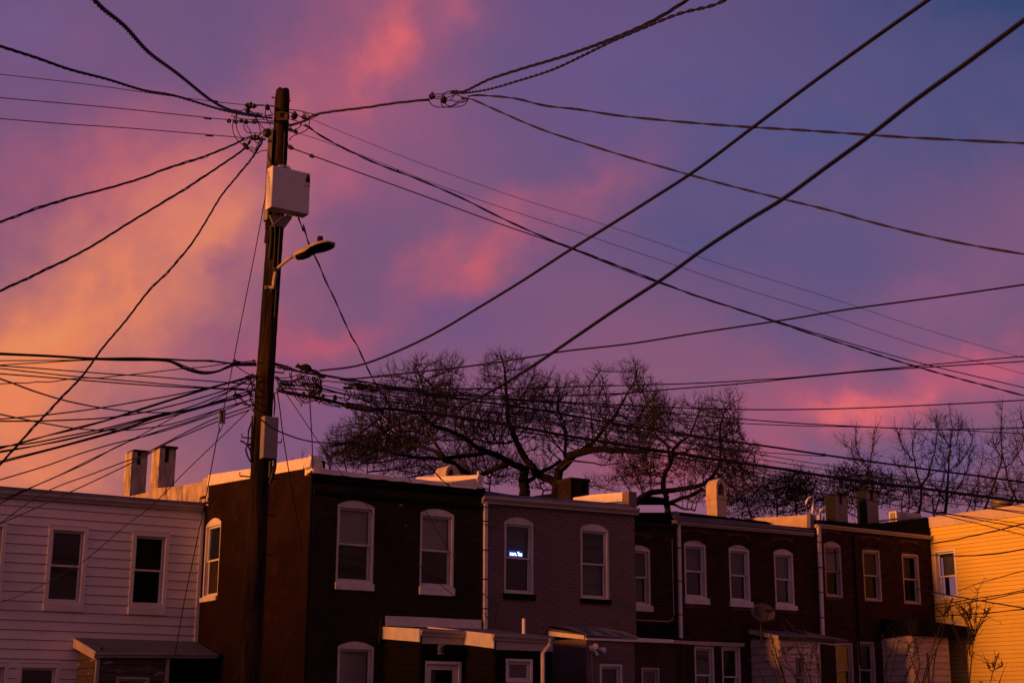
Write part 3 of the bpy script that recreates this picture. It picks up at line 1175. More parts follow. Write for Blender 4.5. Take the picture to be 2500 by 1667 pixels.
# ---------------------------------------------------------------- mauve house
uC0, uC1 = uB1 + .012, PC.hit((1551, 1400))[0]
zC = zt_of(PC, z3(270, 402), z3(1225, 480))
holes = []
for i_, (TL_, BR_, top, sl, bl, lo) in enumerate(((z3(396, 548), z3(584, 1003), z3(480, 508), z3(480, 1034), ('shade', 1.0), None),
                                                  (z3(881, 592), z3(1066, 1036), z3(965, 551), z3(965, 1059), ('room', .9), 'half'))):
    h, ri, inf = window(PC, HC, TL_, BR_, top, sl, 'mauve_brick', blind=bl, lower=lo, sillmat='black_paint', sill_over=.03, recess=.10, frame='white_trim')
    holes.append(h)
    if i_ == 0:
        winC = h
mbw = MB()
wall_cells(PC, uC0, uC1, 0, zC, holes, .25, mbw)
mbw.build('wall', 'mauve_joint', HC)
bricks(PC, HC, uC0 + .02, uC1, 2.0, zC - .05, [(h[0] - .01, h[1] + .01, h[2] - .005, h[3]) for h in holes], 'mauve_brick', proud=.007, focus=((uC0 + uC1) / 2, zC - 1.4))
shell(PC, HC, uC0, uC1 - .01, zC + .1, 9, 'mauve_brick', 'roofing', rise=1.5)
gutter(PC, HC, z3(268, 372), z3(1262, 452), h=.15, depth=.14, m='trim_dull', o0=.02)
downspout(PC, HC, [z3(279, 408), z3(277, 1225)], w=.085, m='white_trim', off=.09, straps=4)
s = MB()
uu0, zz0 = PC.hit(z3(285, 372))
uu1, zz1 = PC.hit(z3(1200, 445))
s.box8([PC.at(uu0, zz0 - .04, .0), PC.at(uu1, zz1 - .04, .0), PC.at(uu1, zz1 + .04, -.35), PC.at(uu0, zz0 + .04, -.35),
        PC.at(uu0, zz0 - .04, .12), PC.at(uu1, zz1 - .04, .12), PC.at(uu1, zz1 + .06, .0), PC.at(uu0, zz0 + .06, .0)])
s.build('roof_edge', 'roofing', HC)
PCR = WP(PC.at(uC1 - .12, 0, 0), AZS)
slab(PCR, HC, [z3(1190, 408), z3(1190, 348), z3(960, 366), z3(835, 385), z3(835, 425)], 0, -.22, 0, 'white_coat', 'party_wall')
slab(PC, HC, [z3(1190, 345), z3(1240, 350), z3(1240, 448), z3(1190, 440)], 0, -.25, .0, 'mauve_brick', 'party_wall_end')
# brick chimney with a wide vent slot
PQ = PC.sh(-5)
u0_, zb0 = PQ.hit(z3(820, 380))
u1_, zt0 = PQ.hit(z3(935, 268))
CB = empty('brick_chimney', PQ.at(u0_, zb0 - .6), 'squat dark brick chimney with open vents on the mauve house roof', 'chimney', 'chimneys along the roofs')
s = MB()
s.box(PQ, u0_, u1_, zb0 - .8, zt0 - .38, -.6, 0)
s.box(PQ, u0_, u0_ + .12, zt0 - .38, zt0 - .1, -.6, 0)
s.box(PQ, u1_ - .1, u1_, zt0 - .38, zt0 - .1, -.6, 0)
s.box(PQ, (u0_ + u1_) / 2 - .2, (u0_ + u1_) / 2 + .08, zt0 - .38, zt0 - .1, -.6, -.0)
s.build('stack', 'black_brick', CB)
s = MB()
s.box(PQ, u0_ - .03, u1_ + .03, zt0 - .098, zt0, -.63, .03)
s.build('cap', 'soot', CB)
# floodlight and its cable
s = MB()
P3off = solve_off(PC, (1343, 1550), 1431)
P3 = PC.sh(P3off)
u, z = P3.hit(c5(1960, 985))
fl = MB()
fl.box(P3, u - .05, u + .05, z - .05, z + .06, 0, .05)
FL = fl.build('flood_light', 'white_trim', HC)
for du, dz, dd in ((.02, .03, (-.3, .35)), (.14, .0, (.5, -.1))):
    h_ = MB()
    c0 = P3.at(u + du, z + dz, .06)
    c1 = c0 + P3.d * dd[0] * .15 + P3.n * .12 + Vector((0, 0, dd[1] * .1 - .03))
    h_.tube([c0, c0.lerp(c1, .5), c1], [.028, .05, .062], 10)
    h_.build('lamp_head', 'white_trim', FL)
h_ = MB()
h_.tube([P3.at(u + .05, z - .05, .05), P3.at(u + .09, z - .14, .1)], [.03, .04], 8)
h_.build('sensor', 'white_trim', FL)
s = MB()
s.tube([P3.at(u, z - .06, .012), P3.at(u, z - 2.5, .012)], .009, 5)
s.build('conduit', 'trim_dull', HC)
# brick back wing of the mauve house
u30 = PC.hit((1343, 1550))[0]
u31 = P3.hit((1549, 1600))[0]
zE3 = zt_of(P3, c6(0, 765))
dD, _, _ = window(P3, HC, c6(160, 1238), c6(550, 2100), fw=.05, casing=.015, recess=.08, frame='white_trim')
porch(HC, PC, P3, P3off, u30, u31, zE3, zt_of(PC, c5(1265, 640)), [dD], 'mauve_joint', 'roofing', boards=False, sidefascia=None)
PSD3 = WP(P3.at(u30, 0), AZS)
bricks(P3, HC, u30 + .01, u31, 2.0, zE3 - .1, [(dD[0] - .01, dD[1] + .01, dD[2] - .01, dD[3] + .01)], 'mauve_brick', limit=0)
bricks(PSD3, HC, -P3off + .05, -.005, 2.0, zE3 - .1, [], 'mauve_brick', limit=0)
slab(PSD3, HC, [c5(1268, 768), c5(1870, 828), c5(1870, 762), c5(1268, 690)], 0, -.03, .05, 'white_trim', 'rake_board')
# the long eave board that runs on past the wing
s = MB()
(ua, za), (ub, zb_) = P3.sh(.06).hit(c5(1875, 762)), P3.sh(.06).hit(c6(1395, 830))
s.box8([P3.at(ua, za - .09, .03), P3.at(ub, zb_ - .075, .03), P3.at(ub, zb_, .03), P3.at(ua, za, .03),
        P3.at(ua, za - .09, .06), P3.at(ub, zb_ - .075, .06), P3.at(ub, zb_, .06), P3.at(ua, za, .06)])
s.build('eave_board', 'white_siding', HC)
s = MB()                                          # sagging roofing felt over the wing
rows = []
for i in range(13):
    t = i / 12
    e_ = P3.at(ua + (ub - ua) * t * .62, za + (zb_ - za) * t * .62 + .01, .05)
    m_ = P3.at(ua + (ub - ua) * t * .62 - .0, za + .17 + .04 * math.sin(i * 1.7) - .05 * t, -.55)
    b_ = PC.at(u30 + (u31 - u30) * t, zt_of(PC, c5(1265, 640)) + .05 + .03 * math.sin(i * 2.3), .004)
    rows.append((e_, m_, b_))
s.add([q for r_ in rows for q in r_], [(i * 3 + k, i * 3 + k + 1, i * 3 + k + 4, i * 3 + k + 3) for i in range(12) for k in range(2)])
s.build('roof_felt', 'roofing', HC, smooth=True)

# ---------------------------------------------------------------- narrow recessed brick house and its neighbour
HD = house_root('recessed_brick_house', PD, (1552, 1400), 'narrow strip of dark brick house between the mauve house and a pale downspout')
HE = house_root('brick_house', PD, (1665, 1400), 'dark red brick house with three white arched windows')
HF = house_root('brick_house', PD, (2010, 1400), 'dark red brick house with three small framed windows beside the yellow wall')
uD0 = PD.hit((1505, 1400))[0]
uD1 = PD.hit(z4(452, 800))[0]
uE1 = PD.hit(z4(1440, 800))[0]
uF1 = uF
zD = zt_of(PD, z4(145, 468), z4(440, 475))
zEe = zt_of(PD, z4(445, 462), z4(1400, 533))
zFe = zt_of(PD, z5(180, 478), z5(985, 560))
h, ri, inf = window(PD, HD, z4(100, 632), z4(258, 1026), z4(175, 602), z4(200, 1066), None, blind=('room', .9), lower='half', sill_over=.03)
hb = arch_bricks(PD, HD, inf, ri, 'red_brick')
mbw = MB()
wall_cells(PD, uD0, uD1, 0, zD, [h], .25, mbw)
mbw.build('wall', 'mortar', HD)
bricks(PD, HD, uD0 + .02, uD1, 2.4, zD - .02, [(h[0] - .01, h[1] + .01, h[2] - .01, h[3]), hb], 'red_brick', focus=(uD0 + 1.5, zD - 1))
shell(PD, HD, uD0, uD1 - .01, zD + .12, 9, 'mortar', 'dark_roof', rise=1.9)
gutter(PD, HD, z4(140, 446), z4(452, 463), h=.07, depth=.11, m='dark_metal')
slab(PD, HD, [z4(140, 452), z4(440, 464), z4(430, 412), z4(405, 372), z4(140, 372)], 0, -.4, -.05, 'dark_roof', 'roof_curb')
s = MB()
s.tube([PD.at(*PD.sh(.02).hit(p), .02) for p in (z4(403, 560), z4(408, 800), z4(416, 1080), z4(408, 1118), z4(385, 1136), z4(300, 1133), z4(150, 1124))], .013, 5)
s.build('conduit', 'trim_dull', HD)
slab(PD, HD, [z4(155, 1145), z4(440, 1150), z4(440, 1265), z4(155, 1240)], 0, .003, .05, 'black_paint', 'tarred_flashing')
# low porch of this house
off4 = P3off * .72
P4 = PD.sh(off4 + .9)
u40, u41 = P4.hit(c6(745, 1000))[0], P4.hit(c6(1990, 950))[0]
zE4 = zt_of(P4, c6(1400, 840))
h4, _, _ = window(P4, HD, c6(865, 1300), c6(1180, 2000), fw=.04, casing=.01, recess=.06, frame='trim_dull', blind=('shade', .9))
porch(HD, PD, P4, off4 + .9, u40, u41 - .9, zE4, zE4 + .12, [h4], 'red_board', 'dark_roof', boards=False, sidefascia=None)
s = MB()
(ua, za), (ub, zb_) = P4.sh(.06).hit(c6(1395, 838)), P4.sh(.06).hit(c6(2000, 880))
s.box8([P4.at(ua, za - .07, .02), P4.at(ub, zb_ - .07, .02), P4.at(ub, zb_, .02), P4.at(ua, za, .02),
        P4.at(ua, za - .07, .08), P4.at(ub, zb_ - .07, .08), P4.at(ub, zb_, .08), P4.at(ua, za, .08)])
s.build('eave_board', 'trim_dull', HD)
s = MB()
uv = P4.hit(c6(1575, 1200))[0]
s.tube([P4.at(uv, zE4 - .05, .0), P4.at(uv, .3, .0)], .03, 6)
s.build('porch_post', 'dark_metal', HD)

# ---------------------------------------------------------------- brick house with three white windows
holes, abs_ = [], []
for TL_, BR_, top, sl, bl in ((z4(487, 602), z4(651, 975), z4(560, 569), z4(560, 1015), ('shade', 1.0)),
                              (z4(800, 634), z4(957, 1000), z4(870, 602), z4(870, 1035), ('shade', 1.0)),
                              (z4(1115, 662), z4(1266, 1026), z4(1185, 629), z4(1200, 1057), ('curtain', 1.0))):
    h, ri, inf = window(PD, HE, TL_, BR_, top, sl, None, blind=bl, sill_over=.04, recess=.13)
    abs_.append(arch_bricks(PD, HE, inf, ri, 'red_brick'))
    holes.append(h)
for TL_, BR_ in ((e4(-30, 1035), e4(285, 2100)), (e4(362, 1040), e4(668, 2160))):
    h, _, _ = window(PD, HE, TL_, BR_, None, None, None, blind=('room', 1.0), recess=.12, frame='white_trim', rail=.62)
    holes.append(h)
s = MB()
(ua, za), (ub, zb_) = PD.hit(e4(-40, 985)), PD.hit(e4(672, 1012))
s.box(PD, ua, ub, (za + zb_) / 2 - .06, (za + zb_) / 2 + .03, -.02, .05)
s.build('lintel_board', 'trim_dull', HE)
mbw = MB()
wall_cells(PD, uD1 + .01, uE1, 0, zEe, holes, .25, mbw)
mbw.build('wall', 'mortar', HE)
bricks(PD, HE, uD1 + .02, uE1, 2.4, zEe - .02, [(h[0] - .01, h[1] + .01, h[2] - .01, h[3]) for h in holes] + abs_, 'red_brick', focus=(uD1 + 2, zEe - 1.6))
shell(PD, HE, uD1 + .01, uE1 - .01, zEe + .16, 9, 'mortar', 'dark_roof', rise=.9)
gutter(PD, HE, z4(455, 438), z4(1402, 517), h=.075, depth=.1, m='trim_dull')
slab(PD, HE, [z4(442, 436), z4(1398, 512), z4(1385, 498), z4(1100, 462), z4(800, 428), z4(560, 408), z4(455, 400), z4(425, 365), z4(402, 368), z4(415, 410)], 0, -.2, .06, 'roofing', 'eave_flashing')
slab(PD.sh(-.6), HE, [z4(430, 400), z4(760, 420), z4(1118, 452), z4(1060, 436), z4(620, 388), z4(430, 368)], 0, -.3, .0, 'dark_roof', 'roof_curb')
PER = WP(PD.at(uE1 - .1, 0), AZS)
slab(PER, HE, [z4(1370, 490), z4(1370, 388), z4(1180, 402), z4(880, 416), z4(880, 450), z4(1100, 470)], 0, -.2, .0, 'chimney_white', 'party_wall')
slab(PD, HE, [z4(1370, 384), z4(1392, 390), z4(1398, 500), z4(1370, 492)], 0, -.12, .004, 'roofing', 'party_wall_end')
downspout(PD, HE, [z4(452, 462), z4(468, 1252)], w=.085, m='white_trim', off=.1, straps=3)
s = MB()
u, z = PD.sh(.1).hit(er(860, 1120))
s.box(PD, u - .05, u + .04, z - .04, z + .04, .03, .16)
s.build('gutter_end', 'peach_siding', HE)
# satellite dish
PDi = PD.sh(.9)
u, z = PDi.hit(e4(950, 575))
DS = empty('satellite_dish', PDi.at(u, z - .4), 'grey oval satellite dish on a mast below the third white window', 'satellite dish')
s = MB()
c0 = PDi.at(u, z, 0)
nx = (PDi.n + Vector((-.25, -.1, .35))).normalized()
ax = nx.cross(Vector((0, 0, 1))).normalized()
ay = ax.cross(nx)
rw = 200 * .17025 / 108
vs, fs = [], []
for side in (0, 1):
    for i in range(6):
        rr = i / 5
        for k in range(28):
            w_ = 2 * math.pi * k / 28
            vs.append(c0 + ax * (rw * rr * math.cos(w_)) + ay * (rw * .72 * rr * math.sin(w_)) + nx * (.09 * rr * rr - .008 * side))
for side in (0, 1):
    b0 = side * 168
    for i in range(5):
        for k in range(28):
            fs.append((b0 + i * 28 + k, b0 + i * 28 + (k + 1) % 28, b0 + (i + 1) * 28 + (k + 1) % 28, b0 + (i + 1) * 28 + k))
fs += [(140 + k, 140 + (k + 1) % 28, 308 + (k + 1) % 28, 308 + k) for k in range(28)]
s.add(vs, fs)
s.build('reflector', 'dish', DS, smooth=True)
s = MB()
fe = c0 + nx * .33 - ay * .06
s.tube([c0 - ay * rw * .72, c0 - ay * rw * .5 + nx * .2, fe], .014, 6)
s.build('feed_arm', 'dark_metal', DS)
s = MB()
s.box8([fe + ax * a + ay * b + nx * c for c in (-.03, .05) for a, b in ((-.09, -.03), (.09, -.03), (.09, .03), (-.09, .03))])
s.build('receiver', 'dark_metal', DS)
s = MB()
s.tube([c0 - nx * .03, c0 - nx * .12 - Vector((0, 0, .25)), c0 - nx * .12 - Vector((0, 0, .62))], .022, 8)
s.build('mast', 'dark_metal', DS)
# lean-to of this house
off5 = solve_off(PD, e4(785, 900), e4(1183, 900)[0])
P5 = PD.sh(off5)
u50 = PD.hit(e4(785, 900))[0]
u51 = P5.hit(e4(1762, 1000))[0]
zE5 = zt_of(P5, e4(1190, 890))
h5, _, _ = window(P5, HE, e4(1385, 1172), e4(1592, 1800), fw=.05, casing=.02, recess=.09, frame='peach_siding', blind=('shade', .9))
porch(HE, PD, P5, off5, u50, u51, zE5, zt_of(PD, e4(790, 800)), [h5], 'peach_siding', 'roofing', boards=True, exp=.165, sidefascia='peach_siding', fas=.1)
s = MB()
(ua, za), (ub, zb_) = P5.sh(.07).hit(e4(1190, 905)), P5.sh(.07).hit(e4(1990, 945))
s.box(P5, ua, ub, (za + zb_) / 2 - .05, (za + zb_) / 2 + .02, .03, .07)
s.build('eave_board', 'dark_metal', HE)
s = MB()
u52 = P5.hit(f3(620, 960))[0]
s.box8([P5.at(u51 + .05, zE5 - .05, .06), P5.at(u52, zE5 - .06, .06), P5.at(u52, zE5 - .03, .06), P5.at(u51 + .05, zE5, .06),
        PD.at(u51 + .05, zE5 + .22, .0), PD.at(u52 - .3, zE5 + .1, .0), PD.at(u52 - .3, zE5 + .13, .0), PD.at(u51 + .05, zE5 + .26, .0)])
s.build('canopy', 'roofing', HE)
slab(P5, HE, [f3(230, 1000), f3(530, 1035), f3(530, 1015), f3(230, 975)], 0, -.1, .02, 'peach_siding', 'canopy_board')
# chimney with a pointed cowl
def cowl(P, name, label, xl, xr, ybase, ysp, yap, hx0, hx1, hyb, hya, depth, colour, Zm, band=None):
    ul, zb0 = P.hit(Zm(xl, ybase))
    ur = P.hit(Zm(xr, ybase))[0]
    zs_, za_ = P.hit(Zm((xl + xr) / 2, ysp))[1], P.hit(Zm((xl + xr) / 2, yap))[1]
    hl, hr = P.hit(Zm(hx0, ysp))[0], P.hit(Zm(hx1, ysp))[0]
    hzb, hza = P.hit(Zm(hx0, hyb))[1], P.hit(Zm(hx0, hya))[1]
    root = empty(name, P.at((ul + ur) / 2, zb0 - .5), label, 'chimney', 'chimneys along the roofs')
    uc_ = (ul + ur) / 2
    s_ = MB()
    s_.box(P, ul, ur, zb0 - 1.2, hzb, -depth, 0)
    s_.build('stack', colour, root, bevel=.01)

    def pointed(a, b, z0_, z1_, z2_, n_=6):
        c = (a + b) / 2
        lft = [(a, z0_), (a, z1_)] + [(a + (c - a) * (1 - math.cos(t / n_ * math.pi / 2)) ** 1.0, z1_ + (z2_ - z1_) * math.sin(t / n_ * math.pi / 2) ** .9) for t in range(1, n_ + 1)]
        rgt = [(b - (q[0] - a), q[1]) for q in lft[:-1]][::-1]
        return lft + rgt
    o_ = pointed(ul, ur, hzb, zs_, za_)
    i_ = pointed((hl + hr) / 2 - (hr - hl) / 2, (hl + hr) / 2 + (hr - hl) / 2, hzb, hzb + (zs_ - hzb) * .6, hza)
    s_ = MB()
    for k in range(len(o_) - 1):
        s_.prism(P, [o_[k], i_[k], i_[k + 1], o_[k + 1]], -depth, 0)
    s_.build('cowl', colour, root)
    s_ = MB()
    s_.prism(P, i_, -depth * .6, -depth * .55)
    s_.build('flue', 'soot', root)
    if band:
        zb1, zb2 = P.hit(Zm(xl, band[1]))[1], P.hit(Zm(xl, band[0]))[1]
        s_ = MB()
        for a, b, c, d in ((ul - .02, ur + .02, 0.001, .02), (ul - .02, ul - .001, -depth - .02, 0.0), (ur + .001, ur + .02, -depth - .02, 0.0)):
            s_.box(P, a, b, zb1, zb2, c, d)
        s_.build('band', colour, root)
    return root


cowl(PD.sh(-2.2), 'cowled_chimney', 'tall cream chimney with a pointed hood standing on the brick row', 1872, 2112, 985, 330, 75, 1895, 2050, 470, 170, .42, 'chimney_white', er, (470, 560))
cowl(PB.sh(-3.0), 'cowled_chimney', 'low white chimney with a pointed hood behind the brown house coping', 1098, 1212, 1290, 1215, 1118, 1118, 1175, 1262, 1150, .55, 'chimney_white', r1)

# ---------------------------------------------------------------- last brick house
holes, abs_ = [], []
for TL_, BR_, top, bl, fm in ((z5(204, 608), z5(341, 968), z5(265, 576), ('blind', 1.0), 'trim_dull'),
                              (z5(473, 640), z5(616, 995), z5(540, 614), ('shade', 1.0), 'peach_siding'),
                              (z5(748, 668), z5(888, 1016), z5(815, 645), ('curtain', .9), 'peach_siding')):
    h, ri, inf = window(PD, HF, TL_, BR_, top, None, None, blind=bl, gm='dim_reflection_glass', frame=fm, recess=.1, panel='red_board' if fm == 'peach_siding' else None)
    abs_.append(arch_bricks(PD, HF, inf, ri, 'red_brick'))
    holes.append(h)
for TL_, BR_ in ((f3(465, 985), f3(765, 2000)), (f3(785, 965), f3(1085, 2030))):
    h, _, _ = window(PD, HF, TL_, BR_, None, None, None, blind=('shade', 1.0), recess=.1, frame='trim_dull', rail=.62)
    holes.append(h)
mbw = MB()
wall_cells(PD, uE1 + .01, uF1, 0, zFe, holes, .25, mbw)
mbw.build('wall', 'mortar', HF)
bricks(PD, HF, uE1 + .02, uF1, 2.4, zFe - .02, [(h[0] - .01, h[1] + .01, h[2] - .01, h[3]) for h in holes] + abs_, 'red_brick', focus=(uE1 + 2.2, zFe - 1.6))
shell(PD, HF, uE1 + .01, uF1 - .01, zFe + .14, 9, 'mortar', 'dark_roof', rise=.9)
gutter(PD, HF, z5(160, 452), z5(988, 540), h=.09, depth=.11, m='trim_dull')
slab(PD, HF, [z5(150, 452), z5(990, 545), z5(985, 515), z5(925, 455), z5(925, 410), z5(600, 447), z5(430, 450), z5(150, 425)], 0, -.35, .03, 'dark_roof', 'roof_curb')
slab(PD.sh(-.36), HF, [fr_(790, 960), fr_(980, 945), fr_(1400, 870), fr_(2180, 830), fr_(2180, 795), fr_(1600, 810), fr_(1000, 880), fr_(800, 915)], 0, -.12, .0, 'chimney_white', 'roof_edge')
downspout(PD, HF, [z5(172, 462), z5(200, 1232)], w=.095, m='white_trim', off=.1, straps=4)
s = MB()
ua = PD.sh(.03).hit(z5(425, 800))[0]
s.tube([PD.at(ua, zFe - .1, .03), PD.at(ua, 3.0, .03)], .02, 5)
s.build('conduit', 'black_paint', HF)
off6 = solve_off(PD, z5(615, 1300), z5(820, 1300)[0])
P6 = PD.sh(off6)
u60 = PD.hit(z5(615, 1300))[0]
u61 = P6.hit(z5(1072, 1300))[0]
zE6 = zt_of(P6, z5(830, 1222))
h6, _, _ = window(P6, HF, f3(1735, 1105), g2(262, 2000), fw=.05, casing=.015, recess=.09, frame='peach_siding')
porch(HF, PD, P6, off6, u60, u61, zE6, zE6 + .1, [h6], 'peach_siding', 'dark_roof', boards=True, exp=.16, sidefascia=None, fas=.05)
# its black tarred canopy
u62, zc1 = P6.sh(.25).hit(z5(1205, 1170))
zc0 = P6.sh(.25).hit(z5(1205, 1250))[1]
uc0, _ = PD.hit(z5(600, 1200))
s = MB()
zk = zt_of(PD, z5(608, 1120))
s.box8([PD.at(uc0, zk - .5, .0), PD.at(uF1 - .05, zk - .5, .0), PD.at(uF1 - .05, zk, .0), PD.at(uc0, zk, .0),
        P6.at(uc0 + .02, zE6 - .02, .25), P6.at(u62, zc0, .25), P6.at(u62, zc1, .25), P6.at(uc0 + .02, zE6 + .34, .25)])
s.build('canopy', 'dark_roof', HF)
s = MB()
s.box(P6, u61 + .01, u62 - .12, 0, zE6 - .15, -.6, -.55)
s.build('porch_opening_shade', 'black_paint', HF)  # black sheet paints the shaded opening beside the porch
s = MB()
u, z = P6.sh(.1).hit(g2(648, 815))
s.tube([P6.at(u, z + .1, .1), P6.at(u, z + .03, .1), P6.at(u, z - .05, .1)], [.012, .03, .07], 10)
s.build('lamp_shade', 'trim_dull', HF)


# slab chimneys with a flue slot under a flat cap
def slot_chimney(P, name, label, face, width, zslot, group='chimneys along the roofs', mside='stucco_old', mcap='soot', slot=(.34, .62), back=.5, skin=None):
    """P is the plane of the chimney's long left face; face = its outline there"""
    q = P.poly(face)
    ub_, uf_ = min(a for a, b in q), max(a for a, b in q)
    us_ = sorted(a for a, b in q)
    ub_, uf_ = (us_[0] + us_[1]) / 2, (us_[2] + us_[3]) / 2
    zs_ = sorted(b for a, b in q)
    zb_, zt_ = zs_[0] - .6, (zs_[2] + zs_[3]) / 2
    root = empty(name, P.at(uf_, zb_, -width / 2), label, 'chimney', group)
    z_s = zt_ - zslot
    s_ = MB()
    s_.box(P, ub_, uf_, zb_, z_s, -width, 0)
    s_.box(P, ub_, uf_ - .16, z_s, zt_, -width, 0)
    s_.box(P, uf_ - .16, uf_, z_s, zt_, -width * slot[0], 0)
    s_.box(P, uf_ - .16, uf_, z_s, zt_, -width, -width * slot[1])
    s_.build('stack', mside, root)
    s_ = MB()
    s_.box(P, uf_ - .157, uf_ - .15, z_s + .003, zt_ - .003, -width * slot[1] + .003, -width * slot[0] - .003)
    s_.build('flue', 'soot', root)
    if skin:
        s_ = MB()
        s_.box(P, ub_ + .002, uf_ - .002, zb_, zt_ - .002, .001, .008)
        s_.build('tar_coat', skin, root)
    s_ = MB()
    s_.box(P, ub_ + .05, uf_ + .05, zt_ + .001, zt_ + .05, -width - .03, .01 - width * .1)
    s_.build('cap', mcap, root)
    return root


slot_chimney(PS, 'slab_chimney', 'weathered slab chimney with slot flue, left of the pair behind the clapboard house', [ch(260, 270), ch(430, 210), ch(340, 1290), ch(180, 1270)], .42, .33)
slot_chimney(PS, 'slab_chimney', 'weathered slab chimney with slot flue, right of the pair behind the clapboard house', [ch(910, 175), ch(1095, 120), ch(1000, 1330), ch(820, 1290)], .42, .36)
# stepped party wall these two stand on
slab(PS, HB, [ch(180, 1400), ch(340, 1290), ch(830, 1180), ch(1000, 1100), ch(1040, 1085), ch(1500, 1050), ch(1830, 985), ch(2080, 940), ch(2130, 850), ch(2260, 820), ch(2240, 1500), ch(1500, 1500)], 0, -.25, .004, 'stucco_old', 'party_wall')
PFL = WP(PD.at(uE1 + .75, 0), AZS)
PFL2 = WP(PD.at(uE1 + 1.95, 0), AZS)
slot_chimney(PFL, 'slab_chimney', 'dark slab chimney between the white vent pipes on the brick roof', [fr_(-245, 260), fr_(0, 280), fr_(10, 980), fr_(-230, 960)], .42, .25, mside='stucco_dark', skin='soot')
slot_chimney(PFL2, 'slab_chimney', 'dark slab chimney with open flue nearest the air conditioner', [fr_(500, 215), fr_(745, 195), fr_(760, 980), fr_(520, 960)], .42, .22, mside='stucco_dark', skin='soot')


# vent pipes
def vent(P, name, label, pts, r, group='white vent pipes on the brick roof', base=None):
    root_ = None
    q = [P.at(*P.hit(p)) for p in pts]
    s_ = MB()
    s_.tube(q, r, 8)
    return s_.build(name, 'pvc', label=label, cat='vent pipe', group=group, smooth=True)


PV1 = PD.sh(-1.2)
vent(PV1, 'vent_pipe', 'tall thin vent pipe with a wide hook over the end of the cream wall', [z5(123, 385), z5(127, 330), z5(131, 268), z5(110, 266), z5(92, 280), z5(82, 300), z5(80, 320)], .028)
vent(PV1, 'vent_pipe', 'stout white vent pipe with a round crook beside the dark chimney', [z5(172, 430), z5(172, 380), z5(176, 360), z5(192, 352), z5(208, 358), z5(212, 375)], .05)
vent(PV1, 'vent_pipe', 'short stub of white pipe between the crooked vents', [z5(203, 430), z5(203, 405)], .03)
vent(PV1, 'vent_pipe', 'slim vent pipe with a bent tip in front of the dark chimney', [fr_(100, 940), fr_(92, 800), fr_(85, 680), fr_(95, 640), fr_(130, 620), fr_(165, 628)], .03)

# rooftop air conditioner
PAC = PD.sh(-1.6)
PACL = WP(PAC.at(PAC.hit(fr_(1475, 800))[0], 0), AZS)
(ua, za), (ub, zb_) = PACL.hit(fr_(1285, 680)), PACL.hit(fr_(1475, 850))
AC = empty('air_conditioner', PACL.at(ub, zb_, 0), 'boxy air conditioner with a gridded grille on the brick roof', 'air conditioner')
w_ = .95
s = MB()
s.box(PACL, ua + .02, ub, zb_ - .12, za, -w_, -.03)
s.build('casing', 'white_trim', AC, bevel=.015)
fw_ = .035
s = MB()
for a, b, c, d in ((ua, ua + fw_, zb_ - .12, za), (ub - fw_, ub, zb_ - .12, za), (ua + fw_, ub - fw_, za - fw_, za), (ua + fw_, ub - fw_, zb_ - .12, zb_ - .12 + fw_)):
    s.box(PACL, a, b, c, d, -.028, .02)
s.build('grille_frame', 'white_trim', AC)
s = MB()
s.box(PACL, ua + fw_, ub - fw_, zb_ - .12 + fw_, za - fw_, -.025, -.018)
s.build('grille_back', 'grille_dark', AC)
s = MB()
for i in range(1, 5):
    t = ua + (ub - ua) * i / 5
    s.box(PACL, t - .006, t + .006, zb_ - .1, za - fw_, -.01, .01)
    t = zb_ - .12 + (za - zb_ + .12) * i / 5
    s.box(PACL, ua + fw_, ub - fw_, t - .006, t + .006, -.014, .006)
s.build('grille_bars', 'white_trim', AC)
s = MB()
uq = PAC.hit(fr_(1610, 830))
for k in range(3):
    rr = .05 + .05 * k
    s.tube([PAC.at(uq[0] + rr * math.cos(t * math.pi / 8), uq[1] + rr * math.sin(t * math.pi / 8), .012) for t in range(17)], .006, 4, caps=False)
s.build('fan_guard', 'dark_metal', AC)

# ---------------------------------------------------------------- yellow clapboard house at the right
HG = house_root('yellow_siding_house', PG, (2400, 1400), 'yellow clapboard house glowing in the sunset at the right edge')
uG1 = PG.hit((2580, 1400))[0]
uGb = PG.hit(g1(150, 530))[0]
zG = zt_of(PG, g1(290, 528), g1(1699, 430))
zGt = zt_of(PG, g1(190, 362), g1(1699, 255))
hg, _, _ = window(PG, HG, g1(262, 940), g2(672, 185), fw=.06, casing=.025, recess=.12, frame='white_siding', blind=('shade', 1.0), sill=g2(672, 210), sillmat='white_siding', sill_over=.0, rail=.46)
mbw = MB()
wall_cells(PG, uGb - 4, uG1, 0, zG, [hg], .25, mbw)
mbw.build('wall', 'siding_shadow', HG)
siding(PG, HG, .0, uG1, 1.9, zG - .002, .1045, [(hg[0] - .0, hg[1], hg[2] - .04, hg[3])], 'yellow_siding', proud=.016)
s = MB()
s.box(WP(PG.at(uG1, 0), AZM), .3, 7, 0, zG - .11, -.3, -.001)
s.build('end_wall', 'yellow_siding', HG)
s = MB()
s.box(PG, uGb - 4, uG1, zG - .1, zG - .02, -7, -.26)
s.build('roof', 'dark_roof', HG)
